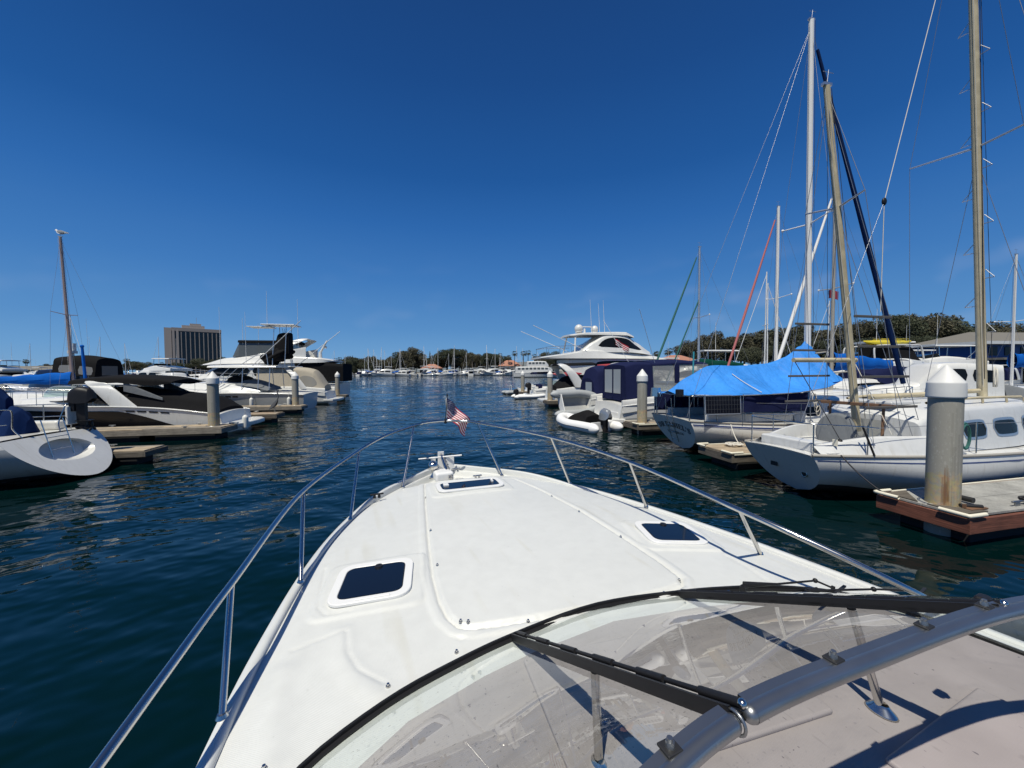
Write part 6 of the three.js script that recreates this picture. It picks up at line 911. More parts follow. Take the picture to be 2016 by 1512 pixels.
// ---------------------------------------------------------------- boats farther off: a few kinds, each copy a thing of its own
const farR = rng(4242);
const kinds = {};
{
  const far = (name, label, cat) => { const b = boatAt(name, label, cat, 0, 0, 0); return b; };
  // flybridge motor yacht
  { const b = far('motor_yacht', '', 'yacht'); const h = new Hull({ L: 13, B: 4.2, power: true, sternW: 0.94, sheer: [1.3, 1.5, 2.3], bowRake: 1.8 }); mesh('hull', [...h.both(0, 1, 0, 1, 0, 14, 6), h.transom(), h.deck(0, 1)], mats.gel, b); const s = new Loft([[1.6, 1.8, 1.7, 1.3, 3.2, 0.1], [7, 1.7, 1.5, 1.5, 3.2, 0.1], [9.4, 1.1, 0.8, 1.7, 2.0, 0.1]], 0.04); mesh('saloon', s.geo(8, 6), mats.gel, b); windows(b, s, [[2.2, 5.2, 0.4, 0.85, 5], [5.5, 8.4, 0.4, 0.85, 4]]); mesh('flybridge', new Loft([[0.6, 1.7, 1.7, 3.15, 3.5, 0.08], [4, 1.7, 1.5, 3.15, 4.0, 0.1], [7, 1.4, 1.1, 3.15, 3.6, 0.1]], 0.03).geo(8, 6), mats.gel, b); mesh('bimini_top', new Loft([[1.4, 1.3, 1.3, 5.0, 5.12, 0.05], [5, 1.3, 1.3, 5.05, 5.17, 0.05]], 0.08).geo(4, 5), mats.gel, b); for (const x of [1.8, 4.6]) for (const q of [1, -1]) mesh('top_post', rod(V(x, 3.6, q * 1.3), V(x, 5.05, q * 1.2), 0.04), mats.steel, b); mesh('whip_antenna', rod(V(3, 4, 1), V(3, 8.5, 1), 0.03, 0.015, 4), mats.mastWhite, b); mesh('bow_rail', [pipe([...h.rail(0.45, 0.98, 0.75, 0.93, 6), ...h.rail(0.45, 0.98, 0.75, -0.93, 6).reverse()], 0.025, 40, false, 5), ...[0.5, 0.65, 0.8, 0.93].flatMap(t => [1, -1].map(q => rod(h.at(t, q * 0.93), h.at(t, q * 0.93, 0.75), 0.02, 0.02, 4)))], mats.steel, b); mesh('hull_stripe', h.both(0.02, 0.96, 0.16, 0.22, 0.012, 12, 1), mats.stripe, b); mesh('boot_stripe', h.both(0, 0.98, 0.8, 1, 0.01, 12, 2), mats.antifoul, b); mesh('bridge_windscreen', new Loft([[4.6, 1.35, 1.2, 3.95, 4.3, 0.02], [6.2, 1.2, 0.9, 3.75, 3.95, 0.02]], 0).geo(4, 4), mats.glassDark, b); mesh('cockpit_shade', box(0.1, 1.4, 3.0, 1.58, 2.2, 0), mats.glassDark, b); kinds.fly = b; }
  { const b = far('motor_cruiser', '', 'motorboat'); const h = new Hull({ L: 9.5, B: 3.2, power: true, sternW: 0.94, sheer: [1.0, 1.25, 1.6], bowRake: 1.4 }); mesh('hull', [...h.both(0, 1, 0, 1, 0, 14, 6), h.transom(), h.deck(0, 1)], mats.gel, b); mesh('hull_stripe', h.both(0.02, 0.95, 0.35, 0.5, 0.01, 12, 1), mats.stripe, b); const s = new Loft([[3, 1.3, 1.1, 1.2, 1.9, 0.1], [5, 1.2, 0.9, 1.25, 1.9, 0.12], [8, 0.6, 0.3, 1.4, 1.65, 0.1]], 0.06); mesh('cabin', s.geo(8, 6), mats.gel, b); windows(b, s, [[3.3, 6.2, 0.35, 0.85, 3]]); mesh('canvas_top', new Loft([[0.8, 1.3, 1.1, 1.2, 2.6, 0.2], [3.6, 1.25, 1.0, 1.5, 2.7, 0.2], [4.3, 1.0, 0.8, 1.8, 2.2, 0.1]], 0.1).geo(8, 6), mats.navy, b); mesh('radar_arch', archGeo(2.4, 1.7, 1.2, 3.1, 1.45, 1.3, 0, 0.14, 0.5), mats.gel, b); kinds.cruiser = b; }
  { const b = far('sloop', '', 'sailboat'); const h = new Hull({ L: 10, B: 3.1, sheer: [1.05, 0.98, 1.35] }); mesh('hull', [...h.both(0, 1, 0, 1, 0, 14, 6), h.transom(), h.deck(0, 1)], mats.gel, b); const s = new Loft([[3, 1.0, 0.85, 0.95, 1.5, 0.1], [6.6, 0.85, 0.6, 1.0, 1.5, 0.1], [7.6, 0.4, 0.3, 1.1, 1.2, 0.05]], 0.06); mesh('cabin', s.geo(8, 6), mats.gel, b); windows(b, s, [[3.5, 6.2, 0.4, 0.8, 4]]); mesh('mast', rod(V(5.6, 1.4, 0), V(5.5, 15.5, 0), 0.1, 0.08, 8), mats.mastWhite, b); mesh('spreader', [rod(V(5.55, 8.5, -1), V(5.55, 8.5, 1), 0.04)], mats.mastWhite, b); mesh('boom', rod(V(5.5, 2.4, 0), V(1.6, 2.3, 0), 0.08), mats.mastWhite, b); mesh('sail_cover', new Loft([[1.7, 0.1, 0.08, 2.2, 2.5, 0.06], [5.4, 0.2, 0.1, 2.2, 3.0, 0.1]], 0.02).geo(6, 5), mats.blueCanvas, b); mesh('forestay', rod(V(9.8, 1.4, 0), V(5.5, 15.2, 0), 0.035), mats.whiteSail, b); kinds.sail = b; }
  { const b = far('motor_cruiser', '', 'motorboat'); const h = new Hull({ L: 8.5, B: 3, power: true, sternW: 0.94, sheer: [0.95, 1.15, 1.5], bowRake: 1.3 }); mesh('hull', [...h.both(0, 1, 0, 1, 0, 14, 6), h.transom(), h.deck(0, 1)], mats.gelOld, b); const s = new Loft([[2.2, 1.2, 1.1, 1.1, 2.7, 0.1], [4.6, 1.15, 1.0, 1.2, 2.75, 0.1], [5.4, 1.0, 0.8, 1.25, 1.8, 0.1], [7.4, 0.6, 0.3, 1.35, 1.6, 0.1]], 0.06); mesh('cabin', s.geo(10, 6), mats.gel, b); windows(b, s, [[2.5, 3.4, 0.5, 0.88, 6], [3.6, 4.6, 0.5, 0.88, 6]]); mesh('cockpit_cover', new Loft([[0.2, 1.2, 1.0, 0.95, 1.3, 0.1], [2.1, 1.2, 1.0, 1.1, 1.8, 0.1]], 0.05).geo(4, 5), mats.greyCanvas, b); kinds.pilot = b; }
}
const farLabels = { fly: 'white flybridge motor yacht', cruiser: 'white cruiser with navy canvas top', sail: 'white sloop with bare mast and blue boom cover', pilot: 'small white pilothouse boat with grey cockpit cover' };
const used = new Set();
function farBoat(kind, x, z, phi, where, group, s = 1) {
  const src = kinds[kind], lab = `${farLabels[kind]} ${where}`; let o;
  if (!used.has(kind)) { used.add(kind); o = src; o.position.copy(P(x, z)); o.rotation.y = phi; o.userData.label = lab; o.userData.group = group; } else o = copy(src, P(x, z), phi, lab, group);
  o.scale.setScalar(s); return o;
}
{
  // far shore, straight ahead
  const r = farR; let x = -112;
  for (let i = 0; i < 30; i++) { const k = ['fly', 'cruiser', 'sail', 'pilot', 'fly', 'sail'][Math.floor(r() * 6)]; farBoat(k, x, 246 + r() * 10, (r() < 0.5 ? 0 : Math.PI) + (r() - 0.5) * 0.9 + (r() < 0.35 ? Math.PI / 2 : 0), 'moored along the far shore', `${farLabels[k]}s along the far shore`, 0.9 + r() * 0.3); x += 2.6 + r() * 3.4; }
  for (let i = 0; i < 30; i++) { const k = ['pilot', 'cruiser', 'fly'][Math.floor(r() * 3)]; farBoat(k, -116 + i * 4.1 + r() * 2, 256 + r() * 5, r() * 6.28, 'moored along the far shore', `${farLabels[k]}s along the far shore`, 0.9 + r() * 0.4); }
  for (let i = 0; i < 26; i++) { const k = r() < 0.72 ? 'sail' : 'fly'; farBoat(k, -116 + i * 4.6 + r() * 2, 264 + r() * 12, r() * 6.28, 'moored along the far shore', `${farLabels[k]}s along the far shore`, 0.85 + r() * 0.5); }
  // left basin
  for (let i = 0; i < 44; i++) { const z = [56, 70, 88, 112, 140, 175][i % 6] + r() * 4, u = -30 + i * 9.2 + r() * 8; const k = ['cruiser', 'fly', 'pilot', 'cruiser', 'sail', 'pilot'][Math.floor(r() * 6)]; if (k === 'sail' && z < 80) continue; farBoat(k, (u - CX) / FPX * z, z, (r() < 0.5 ? SLIP : Math.PI + SLIP) + (r() - 0.5) * 0.2, 'in the left basin beyond the docks', `${farLabels[k]}s in the left basin`, 0.85 + r() * 0.25); }
  for (const [u, z, k] of [[300, 52, 'pilot'], [250, 46, 'cruiser'], [90, 40, 'pilot']]) farBoat(k, (u - CX) / FPX * z, z, Math.PI + SLIP, 'in the left basin beyond the docks', `${farLabels[k]}s in the left basin`, 0.95);
  // right basin, behind the sailboats
  for (const [u, z, k, a] of [[1400, 34, 'cruiser', 0], [1470, 40, 'fly', 0], [1560, 38, 'pilot', 1], [1660, 34, 'cruiser', 0], [1705, 34, 'pilot', 1], [1812, 37, 'fly', 0], [1790, 27, 'cruiser', 1], [1880, 31, 'cruiser', 1], [1925, 40, 'fly', 0], [2010, 34, 'fly', 1], [2040, 20, 'pilot', 0], [1850, 48, 'fly', 0], [1600, 52, 'sail', 0], [1430, 60, 'sail', 1], [1700, 60, 'sail', 0], [1950, 52, 'cruiser', 0], [1520, 64, 'fly', 1], [1350, 70, 'fly', 0], [1640, 70, 'fly', 1]]) farBoat(k, (u - CX) / FPX * z, z, (a ? Math.PI : 0) + SLIP + (r() - 0.5) * 0.12, 'in the right basin behind the docks', `${farLabels[k]}s in the right basin`, 0.86 + r() * 0.2);
}
// the long white cruise boat ahead on the right
{
  const b = boatAt('excursion_boat', 'long white excursion boat with two window decks moored at the far right shore', 'boat', 0.5, 168, R(4)); const h = new Hull({ L: 24, B: 6, power: true, sternW: 0.95, sheer: [2.0, 2.1, 3.2], bowRake: 2.4 }); hullParts(b, h, { rub: mats.mastWhite });
  const s = new Loft([[1, 2.6, 2.5, 2, 4.6, 0.1], [15, 2.5, 2.3, 2.1, 4.6, 0.1], [17, 2.0, 1.7, 2.2, 3.4, 0.1]], 0.05); mesh('main_house', s.geo(10, 6), mats.gel, b); for (let i = 0; i < 8; i++) windows(b, s, [[1.8 + i * 1.7, 3.1 + i * 1.7, 0.5, 0.85, 8]], mats.glassGrey); const u = new Loft([[6, 2.1, 2.0, 4.8, 6.9, 0.1], [14, 2.0, 1.8, 4.8, 6.9, 0.1], [15.4, 1.6, 1.3, 4.8, 5.4, 0.1]], 0.05); mesh('upper_house', u.geo(8, 6), mats.gel, b); for (let i = 0; i < 5; i++) windows(b, u, [[6.6 + i * 1.5, 7.8 + i * 1.5, 0.4, 0.85, 8]], mats.glassGrey); mesh('mast', [rod(V(9, 6.9, 0), V(8, 11, 0), 0.1, 0.05), rod(V(8.6, 9, -1), V(8.6, 9, 1), 0.05)], mats.mastWhite, b);
}
// sailboats of the right basin with coloured furled sails
{
  const sb = (label, x, z, phi, o) => { const b = boatAt('sloop', label, 'sailboat', x, z, phi), h = new Hull({ L: o.L || 9.5, B: 3.1, sheer: [1.05, 0.98, 1.35] }); hullParts(b, h, { rub: mats.mastGrey, stripes: [[0.12, 0.15, mats.stripe]] }); const c = new Loft([[2.8, 1.0, 0.85, 0.95, 1.5, 0.1], [6.4, 0.85, 0.6, 1.0, 1.5, 0.1], [7.4, 0.4, 0.3, 1.1, 1.2, 0.05]], 0.06); mesh('cabin', c.geo(12, 8), mats.gel, b); windows(b, c, [[3.3, 4.6, 0.4, 0.8], [4.9, 6.1, 0.4, 0.8]]); lifelines(b, h, 0.08, 0.9, 5); pulpit(b, h, 0.88); rig(b, { x: 5.3, y0: 1.45, spreaders: [[0.5, 0.9]], boots: 1, chain: 1.4, chainY: 1.0, bow: V((o.L || 9.5) - 0.2, 1.4, 0), stern: [V(0.1, 1.1, 0)], ...o }); return b; };
  const at = (u, z) => (u - CX) / FPX * z;
  // x of the hull origin is set so that the mast stands where the photograph has it
  const place = (label, u, z, bowLeft, o) => { const phi = bowLeft ? Math.PI + SLIP : SLIP, mx = 5.3; return sb(label, at(u, z) - mx * Math.cos(phi), z - mx * Math.sin(phi), phi, o); };
  const A = place('white sloop with dark green furled headsails and a green boom cover', 1375, 27, true, { top: 11.2, mat: mats.alu, furl: [mats.greenSail, 0.075], boom: [3.6, 3.0, mats.green, 0.2], r: 0.08 }); wire(A, V(8.0, 1.4, 0), V(5.3, 7.6, 0), 0.05, mats.greenSail, 'inner_furled_sail');
  place('white sloop with a pink furled headsail and white mast', 1527, 24.5, true, { top: 12.9, furl: [mats.pinkSail, 0.075], r: 0.105, boom: [3.4, 2.6, null] });
  const C = place('sloop with grey mast, white furled headsail and blue sail cover', 1637, 20.5, true, { top: 12.4, mat: mats.mastGrey, furl: [mats.whiteSail, 0.09], boom: [4.0, 2.9, mats.blueCanvas, 0.3], r: 0.09 });
  mesh('flag', grid((u, v) => V(4.75 - u * 0.7, 7.0 - v * 0.45 + 0.05 * Math.sin(u * 6), 0.7 + 0.05 * Math.sin(u * 7)), 8, 4), mats.kayakRed, C); mesh('flag_canton', grid((u, v) => V(4.75 - u * 0.3, 7.0 - v * 0.22 + 0.05 * Math.sin(u * 2.6), 0.72 + 0.05 * Math.sin(u * 3)), 4, 2), mats.stripe, C); mesh('flag_stripe', [0.25, 0.55, 0.85].map(k => grid((u, v) => V(4.75 - u * 0.7, 7.0 - (k + v * 0.09) * 0.45 + 0.05 * Math.sin(u * 6), 0.712 + 0.05 * Math.sin(u * 7)), 8, 1)), mats.whiteSail, C);
  place('white sloop with pale mast and dark blue boom cover near the blue building', 1992, 24, true, { top: 9.7, boom: [3.8, 3.0, mats.blueCanvas, 0.28], r: 0.075 });
}
// motor yacht carrying yellow kayaks on a rack, right basin
{
  const z = 31, x = (1690 - CX) / FPX * z; const b = boatAt('motor_yacht', 'white motor yacht with black tower canvas carrying yellow kayaks on its roof', 'yacht', x, z, SLIP); const h = new Hull({ L: 13, B: 4.2, power: true, sternW: 0.94, sheer: [1.4, 1.6, 2.4], bowRake: 1.8 }); hullParts(b, h, { rub: mats.mastWhite }); const s = new Loft([[1.2, 1.8, 1.7, 1.4, 3.2, 0.1], [7, 1.7, 1.5, 1.5, 3.2, 0.1], [9.4, 1.1, 0.8, 1.7, 2.0, 0.1]], 0.04); mesh('saloon', s.geo(10, 8), mats.gel, b); windows(b, s, [[1.6, 4.2, 0.4, 0.85], [4.5, 8.2, 0.4, 0.85, 4]]); mesh('flybridge', new Loft([[0, 1.7, 1.7, 3.15, 3.5, 0.08], [4, 1.7, 1.5, 3.15, 4.0, 0.1], [7, 1.4, 1.1, 3.15, 3.6, 0.1]], 0.03).geo(10, 8), mats.gel, b);
  mesh('tower_canvas', new Loft([[1.6, 1.4, 1.2, 3.9, 5.1, 0.2], [4.6, 1.4, 1.1, 3.9, 5.2, 0.2], [5.6, 1.2, 0.9, 3.9, 4.3, 0.1]], 0.05).geo(8, 8), mats.blackCanvas, b); for (const q of [1, -1]) mesh('roof_rack', pipe([V(0, 3.5, q * 1.4), V(0.1, 5.2, q * 1.3), V(5.2, 5.3, q * 1.3), V(5.6, 4.0, q * 1.4)], 0.07, 30, false, 6, 0.2), mats.gel, b);
  b.scale.setScalar(0.86); b.updateMatrixWorld(true); for (const [dx, dy, dz] of [[1.6, 5.36, 0.9], [3.4, 5.46, 0.3]]) { const k = thing('kayak', 'yellow kayak lying on the roof rack of the motor yacht', 'kayak', b.localToWorld(V(dx, dy, dz)), SLIP, 'yellow kayaks on the roof rack'); mesh('kayak_hull', new Loft([[-2, 0.02, 0.02, 0.2, 0.24, 0.01], [-1, 0.28, 0.3, 0, 0.26, 0.1], [1, 0.28, 0.3, 0, 0.26, 0.1], [2, 0.02, 0.02, 0.2, 0.26, 0.01]], 0.05).geo(12, 6), mats.yellow, k); mesh('paddle', [rod(V(-1.2, 0.4, 0.1), V(1.2, 0.42, 0.1), 0.02), box(0.4, 0.03, 0.16, 1.35, 0.42, 0.1)], mats.yellow, k); }
}

// ---------------------------------------------------------------- shores, buildings, trees
{
  const land = std({ color: lin(0.10, 0.085, 0.06), roughness: 1 });
  const shore = (name, pts, y) => { const s = new THREE.Shape(pts.map(p => new THREE.Vector2(...p))); const o = mesh(name, new THREE.ExtrudeGeometry(s, { depth: y + 1, bevelEnabled: false }).rotateX(-Math.PI / 2).translate(0, -1, 0), metric(land)); return structure(o); };
  shore('far_shore', [[-900, 300], [-300, 284], [10, 282], [120, 200], [180, 150], [420, 150], [900, 260], [900, 1400], [-900, 1400]], 1.4);
  shore('right_shore', [[62, 75], [200, 78], [420, 150], [180, 150], [120, 130]], 1.3);
  // low far hills
  const hill = std({ color: lin(0.12, 0.14, 0.15), roughness: 1 });
  structure(mesh('hills', grid((u, v) => { const x = mix(-900, 900, u), k = Math.sin(v * Math.PI); return V(x, 1 + k * (26 + 20 * noise.noise(x * 0.006, 1.5, 0) + 9 * noise.noise(x * 0.02, 7, 0)) , -mix(1250, 1500, v)); }, 80, 6), hill));
}
// hotel tower
{
  const D = 420, ux = u => (u - CX) / FPX * D, h = thing('hotel_tower', 'tall hotel slab with pale end wall and dark windows between vertical fins', 'building', P(ux(326), D), R(42));
  const pale = std({ color: lin(0.40, 0.35, 0.31), roughness: 0.9 }), fin = std({ color: lin(0.33, 0.29, 0.26), roughness: 0.9 }), gl = phys({ color: lin(0.012, 0.014, 0.018), roughness: 0.12 });
  const W = 50, T = 13, H = 51;
  mesh('end_wall', box(6, H + 1, T, 3, H / 2 + 1, -T / 2), pale, h); mesh('core', box(W - 6, H - 1, T - 1.6, 6 + (W - 6) / 2, H / 2, -T / 2 - 0.4), gl, h);
  for (let i = 0; i < 2; i++) mesh('stair_column', box(2, H - 2, 1.6, 7.6 + i * 3.4, H / 2, 0.2), pale, h);
  for (let i = 0; i < 10; i++) mesh('fin', box(0.7, H - 3.5, 1.3, 14.2 + i * 3.9, H / 2 - 0.8, 0.1), fin, h);
  for (let i = 0; i < 14; i++) mesh('floor_band', box(W - 7, 0.35, 0.5, 6 + (W - 7) / 2, 4 + i * 3.0, -0.32), gl, h);
  mesh('parapet', box(W - 6, 3.6, T, 6.1 + (W - 6) / 2, H + 0.2, -T / 2 + 0.2), fin, h); mesh('penthouse', [box(20, 3.4, 8, 25, H + 3.6, -T / 2), box(10, 2.6, 6, 27, H + 6.4, -T / 2)], pale, h); mesh('flag_pole', rod(V(28, H + 7, -T / 2), V(28, H + 15, -T / 2), 0.14), mats.mastGrey, h);
}
// low buildings
{
  const roofM = std({ color: lin(0.36, 0.17, 0.115), roughness: 0.9 }), wallM = std({ color: lin(0.5, 0.44, 0.37), roughness: 0.9 }), blueM = std({ color: lin(0.02, 0.08, 0.26), roughness: 0.7 }), greyRoof = std({ color: lin(0.16, 0.15, 0.13), roughness: 0.9 });
  const house = (label, x, z, phi, w, d, hh, rh, wm, rm, rows = 1) => { const b = thing('building', label, 'building', P(x, z, 1.2), phi); mesh('wall', box(w, hh, d, 0, hh / 2, 0), wm, b); mesh('roof', (() => { const e = 1.2, g = new THREE.BufferGeometry(), X = w / 2 + e, Z = d / 2 + e, k = Math.max(0.1, w / 2 - d / 2); const v = [[-X, hh, Z], [X, hh, Z], [X, hh, -Z], [-X, hh, -Z], [-k, hh + rh, 0], [k, hh + rh, 0]], f = [0, 1, 5, 0, 5, 4, 1, 2, 5, 2, 3, 4, 2, 4, 5, 3, 0, 4, 0, 3, 2, 0, 2, 1]; g.setAttribute('position', new THREE.Float32BufferAttribute(f.flatMap(i => v[i]), 3)); g.computeVertexNormals(); g.setAttribute('uv', new THREE.Float32BufferAttribute(new Float32Array(f.length * 2), 2)); return g; })(), rm, b); for (let q = 0; q < rows; q++) for (let i = 0; i < Math.floor(w / 3.2); i++) mesh('window', box(1.7, 1.5, 0.1, -w / 2 + 2 + i * 3.2, hh * (q + 0.55) / rows, d / 2 + 0.04), mats.glassDark, b); return b; };
  const X = (u, z) => (u - CX) / FPX * z;
  house('low building with orange tiled roof behind the far moored boats', X(851, 288), 288, 0, 13, 9, 4, 3.2, wallM, roofM); house('longer low building with orange tiled roof near the excursion boat', X(1004, 270), 270, 0, 14, 9, 5.2, 4, wallM, roofM);
  house('orange roofed house beyond the sport yacht bow', X(1330, 140), 140, SLIP, 12, 8, 4.6, 2.4, wallM, roofM);
  const b = house('blue walled two storey marina building with flat grey roof', X(1985, 74), 74, R(6), 30, 12, 5.8, 2.6, blueM, greyRoof, 2); mesh('fascia', box(33, 0.5, 15, 0, 5.9, 0), mats.gel, b); mesh('lower_roof', box(34, 0.35, 4, 0, 3.1, 8), greyRoof, b); for (let i = 0; i < 7; i++) mesh('porch_post', box(0.25, 3, 0.25, -15 + i * 5, 1.5, 9.6), mats.gel, b);
  house('low grey roofed sheds at the far left shore', X(60, 250), 250, 0, 40, 10, 4, 2.5, wallM, greyRoof);
}
// trees: trunk with limbs and a crown of many small leaf faces
function leafCrown(seed, lumps, n, size, flat = 1) {
  const r = rng(seed), pos = [], tot = lumps.reduce((a, l) => a + l[3] * l[3], 0);
  for (const [cx, cy, cz, rad, sy = 0.75] of lumps) {
    const m = Math.round(n * rad * rad / tot);
    for (let i = 0; i < m; i++) {
      const a = r() * 6.283, c = r() * 2 - 1, s = Math.sqrt(1 - c * c), k = rad * Math.pow(r(), 0.28), x = cx + k * s * Math.cos(a), y = cy + k * c * sy, z = cz + k * s * Math.sin(a), q = size * (0.5 + r());
      const u = V(r() - 0.5, (r() - 0.5) * flat, r() - 0.5).normalize().multiplyScalar(q), w = V(r() - 0.5, r() - 0.5, r() - 0.5).normalize().multiplyScalar(q * 0.8);
      pos.push(x - u.x, y - u.y, z - u.z, x + u.x, y + u.y, z + u.z, x + w.x, y + w.y, z + w.z);
    }
  }
  const g = new THREE.BufferGeometry(); g.setAttribute('position', new THREE.Float32BufferAttribute(pos, 3)); g.computeVertexNormals(); g.setAttribute('uv', new THREE.Float32BufferAttribute(new Float32Array(pos.length / 3 * 2), 2)); return g;
}
{
  const leaf = (r, g, b) => phys({ color: lin(r, g, b), roughness: 0.9, transmission: 0.2, thickness: 0, side: THREE.DoubleSide });
  const leaves = [leaf(0.062, 0.07, 0.034), leaf(0.082, 0.076, 0.042), leaf(0.05, 0.062, 0.03)], bark = std({ color: lin(0.07, 0.055, 0.042), roughness: 1 }), palmBark = std({ color: lin(0.13, 0.105, 0.08), roughness: 1 }), frond = leaf(0.05, 0.055, 0.025);
  const src = {};
  const tree = (key, name, trunk, crown, lm, cat = 'tree') => { const t = thing(name, key, cat, V(0, 0, 0)); mesh('trunk', trunk, bark, t); mesh('crown', crown, lm, t); src[key] = t; };
  const limb = (pts, r0) => { const o = []; for (let i = 0; i < pts.length - 1; i++) o.push(rod(V(...pts[i]), V(...pts[i + 1]), r0 * (1 - i / pts.length), r0 * (1 - (i + 1) / pts.length) + 0.02, 7)); return o; };
  for (let q = 0; q < 3; q++) {      // broad eucalyptus-like crowns
    const r = rng(90 + q), L = []; for (let i = 0; i < 16; i++) { const a = r() * 6.28, d = Math.sqrt(r()) * 5.2; L.push([d * Math.cos(a), 7 + r() * 6.5 - d * 0.35, d * Math.sin(a), 1.5 + r() * 1.7, 0.7]); }
    tree('broad' + q, 'broadleaf_tree', [...limb([[0, 0, 0], [0.3, 3, 0.1], [0.1, 6, 0.3], [0.4, 9, 0]], 0.45), ...L.slice(0, 8).map(l => rod(V(0.2, 4.5 + r() * 2, 0.1), V(l[0], l[1], l[2]), 0.16, 0.05, 5))], leafCrown(300 + q, L, 9500, 0.30), leaves[q]);
  }
  { const r = rng(17), L = []; for (let i = 0; i < 13; i++) { const k = i / 12; L.push([0, 2 + k * 13, 0, 2.3 * (1 - k) + 0.25, 0.5]); } tree('spire', 'norfolk_pine', limb([[0, 0, 0], [0, 7, 0], [0, 15, 0]], 0.3), leafCrown(71, L, 4500, 0.32, 0.3), leaves[2]); }
  for (let q = 0; q < 2; q++) {      // fan palms: crown of separate fronds, each folded from small faces
    const t = thing('palm_tree', 'palm' + q, 'palm tree', V(0, 0, 0)), H = 11, r = rng(55 + q); mesh('trunk', limb([[0, 0, 0], [0.1 + q * 0.5, H * 0.5, 0], [q * 0.8, H, 0]], 0.32), palmBark, t);
    const fr = []; for (let i = 0; i < 46; i++) { const a = r() * 6.28, e = -0.9 + r() * 2.0, len = 1.5 + r() * 0.7; const d = V(Math.cos(a) * Math.cos(e), Math.sin(e), Math.sin(a) * Math.cos(e)), sd = d.clone().cross(V(0, 1, 0)).normalize(), c = V(q * 0.8, H, 0); for (let k = -3; k <= 3; k++) { const tip = c.clone().addScaledVector(d, len).addScaledVector(sd, k * 0.26).add(V(0, -0.1 * k * k * 0.4 - 0.25, 0)), b0 = c.clone().addScaledVector(d, len * 0.45); fr.push(b0.x, b0.y, b0.z, tip.x, tip.y, tip.z, b0.x + sd.x * 0.08 * (k + 1), b0.y - 0.05, b0.z + sd.z * 0.08 * (k + 1)); } }
    const g = new THREE.BufferGeometry(); g.setAttribute('position', new THREE.Float32BufferAttribute(fr, 3)); g.computeVertexNormals(); g.setAttribute('uv', new THREE.Float32BufferAttribute(new Float32Array(fr.length / 3 * 2), 2)); mesh('crown', g, frond, t); src['palm' + q] = t;
  }
  const usedT = new Set(), X = (u, z) => (u - CX) / FPX * z, r = rng(606), names = { broad0: 'dark round crowned tree', broad1: 'brownish spreading tree', broad2: 'deep green spreading tree', spire: 'slim conical pine', palm0: 'straight fan palm', palm1: 'leaning fan palm' };
  const put = (k, u, z, vTop, where) => { const H = { spire: 15.3, palm0: 12.6, palm1: 12.6 }[k] || 13.2, vh = 731 - (u - CX) * 0.0052, y0 = 1.2, hh = EYE + (vh - vTop) * z / FPX - y0, s = hh / H; const lab = `${names[k]} ${where}`, grp = `${names[k]}s ${where}`; let o; if (usedT.has(k)) o = copy(src[k], P(X(u, z), z, y0), r() * 6.28, lab, grp); else { usedT.add(k); o = src[k]; o.position.copy(P(X(u, z), z, y0)); o.rotation.y = r() * 6.28; tag(o, lab, o.userData.category, grp); } o.scale.set(s * (0.9 + r() * 0.3), s, s * (0.9 + r() * 0.3)); };
  const B = () => 'broad' + Math.floor(r() * 3), W1 = 'on the far shore ahead', W2 = 'on the right hand shore', W3 = 'on the far left shore';
  for (const [u, z, v] of [[800, 300, 694], [815, 296, 688], [828, 304, 698], [787, 300, 706], [860, 300, 700], [880, 296, 690], [895, 300, 688], [910, 304, 692], [925, 298, 697], [945, 300, 700], [960, 296, 696], [972, 300, 698], [990, 300, 702], [770, 305, 708], [740, 305, 712], [715, 305, 712], [690, 305, 708], [1090, 270, 692], [1072, 270, 698], [1110, 270, 700], [1140, 260, 702], [755, 310, 710], [845, 306, 706]]) put(B(), u, z, v, W1);
  for (let i = 0; i < 26; i++) put(B(), 684 + i * 12.2 + r() * 6, 312 + r() * 10, 703 + r() * 8, W1);
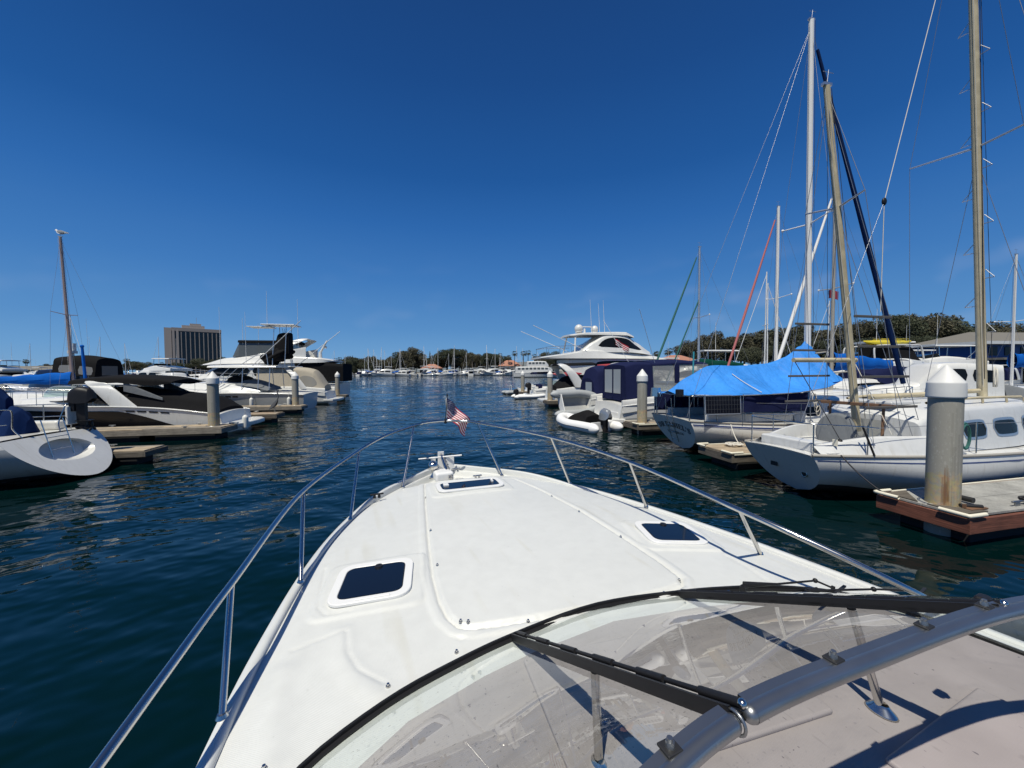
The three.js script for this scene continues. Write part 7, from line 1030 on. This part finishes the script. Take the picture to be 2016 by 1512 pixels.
  for (const [u, z, v] of [[695, 300, 700], [735, 300, 700], [750, 300, 703], [847, 300, 692], [863, 295, 689], [700, 305, 706]]) put('spire', u, z, v, W1);
  for (const [u, z, v] of [[1012, 262, 690], [1028, 262, 690], [1040, 262, 688], [1052, 265, 696], [1000, 265, 698], [985, 265, 694], [670, 280, 702], [660, 280, 704], [930, 290, 694], [1310, 190, 688], [1322, 190, 684], [1345, 190, 688], [1296, 195, 690]]) put(r() < 0.5 ? 'palm0' : 'palm1', u, z, v, u > 1200 ? W2 : W1);
  for (const [u, z, v] of [[1355, 175, 676], [1385, 170, 668], [1405, 165, 660], [1430, 165, 668], [1460, 165, 664], [1490, 160, 662], [1510, 160, 658], [1540, 155, 648], [1575, 150, 646], [1610, 150, 652], [1640, 150, 656], [1665, 150, 646], [1690, 145, 640], [1715, 145, 636], [1745, 140, 634], [1765, 140, 626], [1790, 140, 628], [1815, 138, 632], [1840, 138, 628], [1865, 138, 634], [1885, 138, 642], [1905, 140, 654], [1930, 140, 650], [1960, 140, 642], [1985, 140, 650], [2010, 140, 660], [2040, 140, 655], [1600, 130, 672], [1700, 125, 668], [1800, 120, 664], [1480, 140, 684], [1880, 118, 672], [1540, 140, 682]]) put(B(), u, z, v, W2);
  for (const [u, z, v] of [[1465, 158, 655], [1500, 150, 652], [1510, 150, 660], [1290, 190, 692]]) put(r() < 0.5 ? 'palm0' : 'palm1', u, z, v, W2);
  for (const [u, z, v] of [[0, 320, 722], [95, 300, 718], [120, 300, 719], [85, 305, 722], [20, 320, 726], [40, 320, 722], [262, 360, 712], [275, 360, 714], [292, 360, 713], [305, 360, 716], [430, 390, 704], [412, 380, 712], [398, 370, 706], [345, 380, 714], [368, 380, 716], [250, 360, 716], [150, 330, 724], [205, 340, 722], [228, 340, 720]]) put(B(), u, z, v, W3);
  for (const [u, z, v] of [[52, 260, 706], [58, 262, 708], [247, 330, 705], [254, 330, 706], [318, 330, 712]]) put(r() < 0.5 ? 'palm0' : 'palm1', u, z, v, W3);
}

renderer.render(scene, camera);
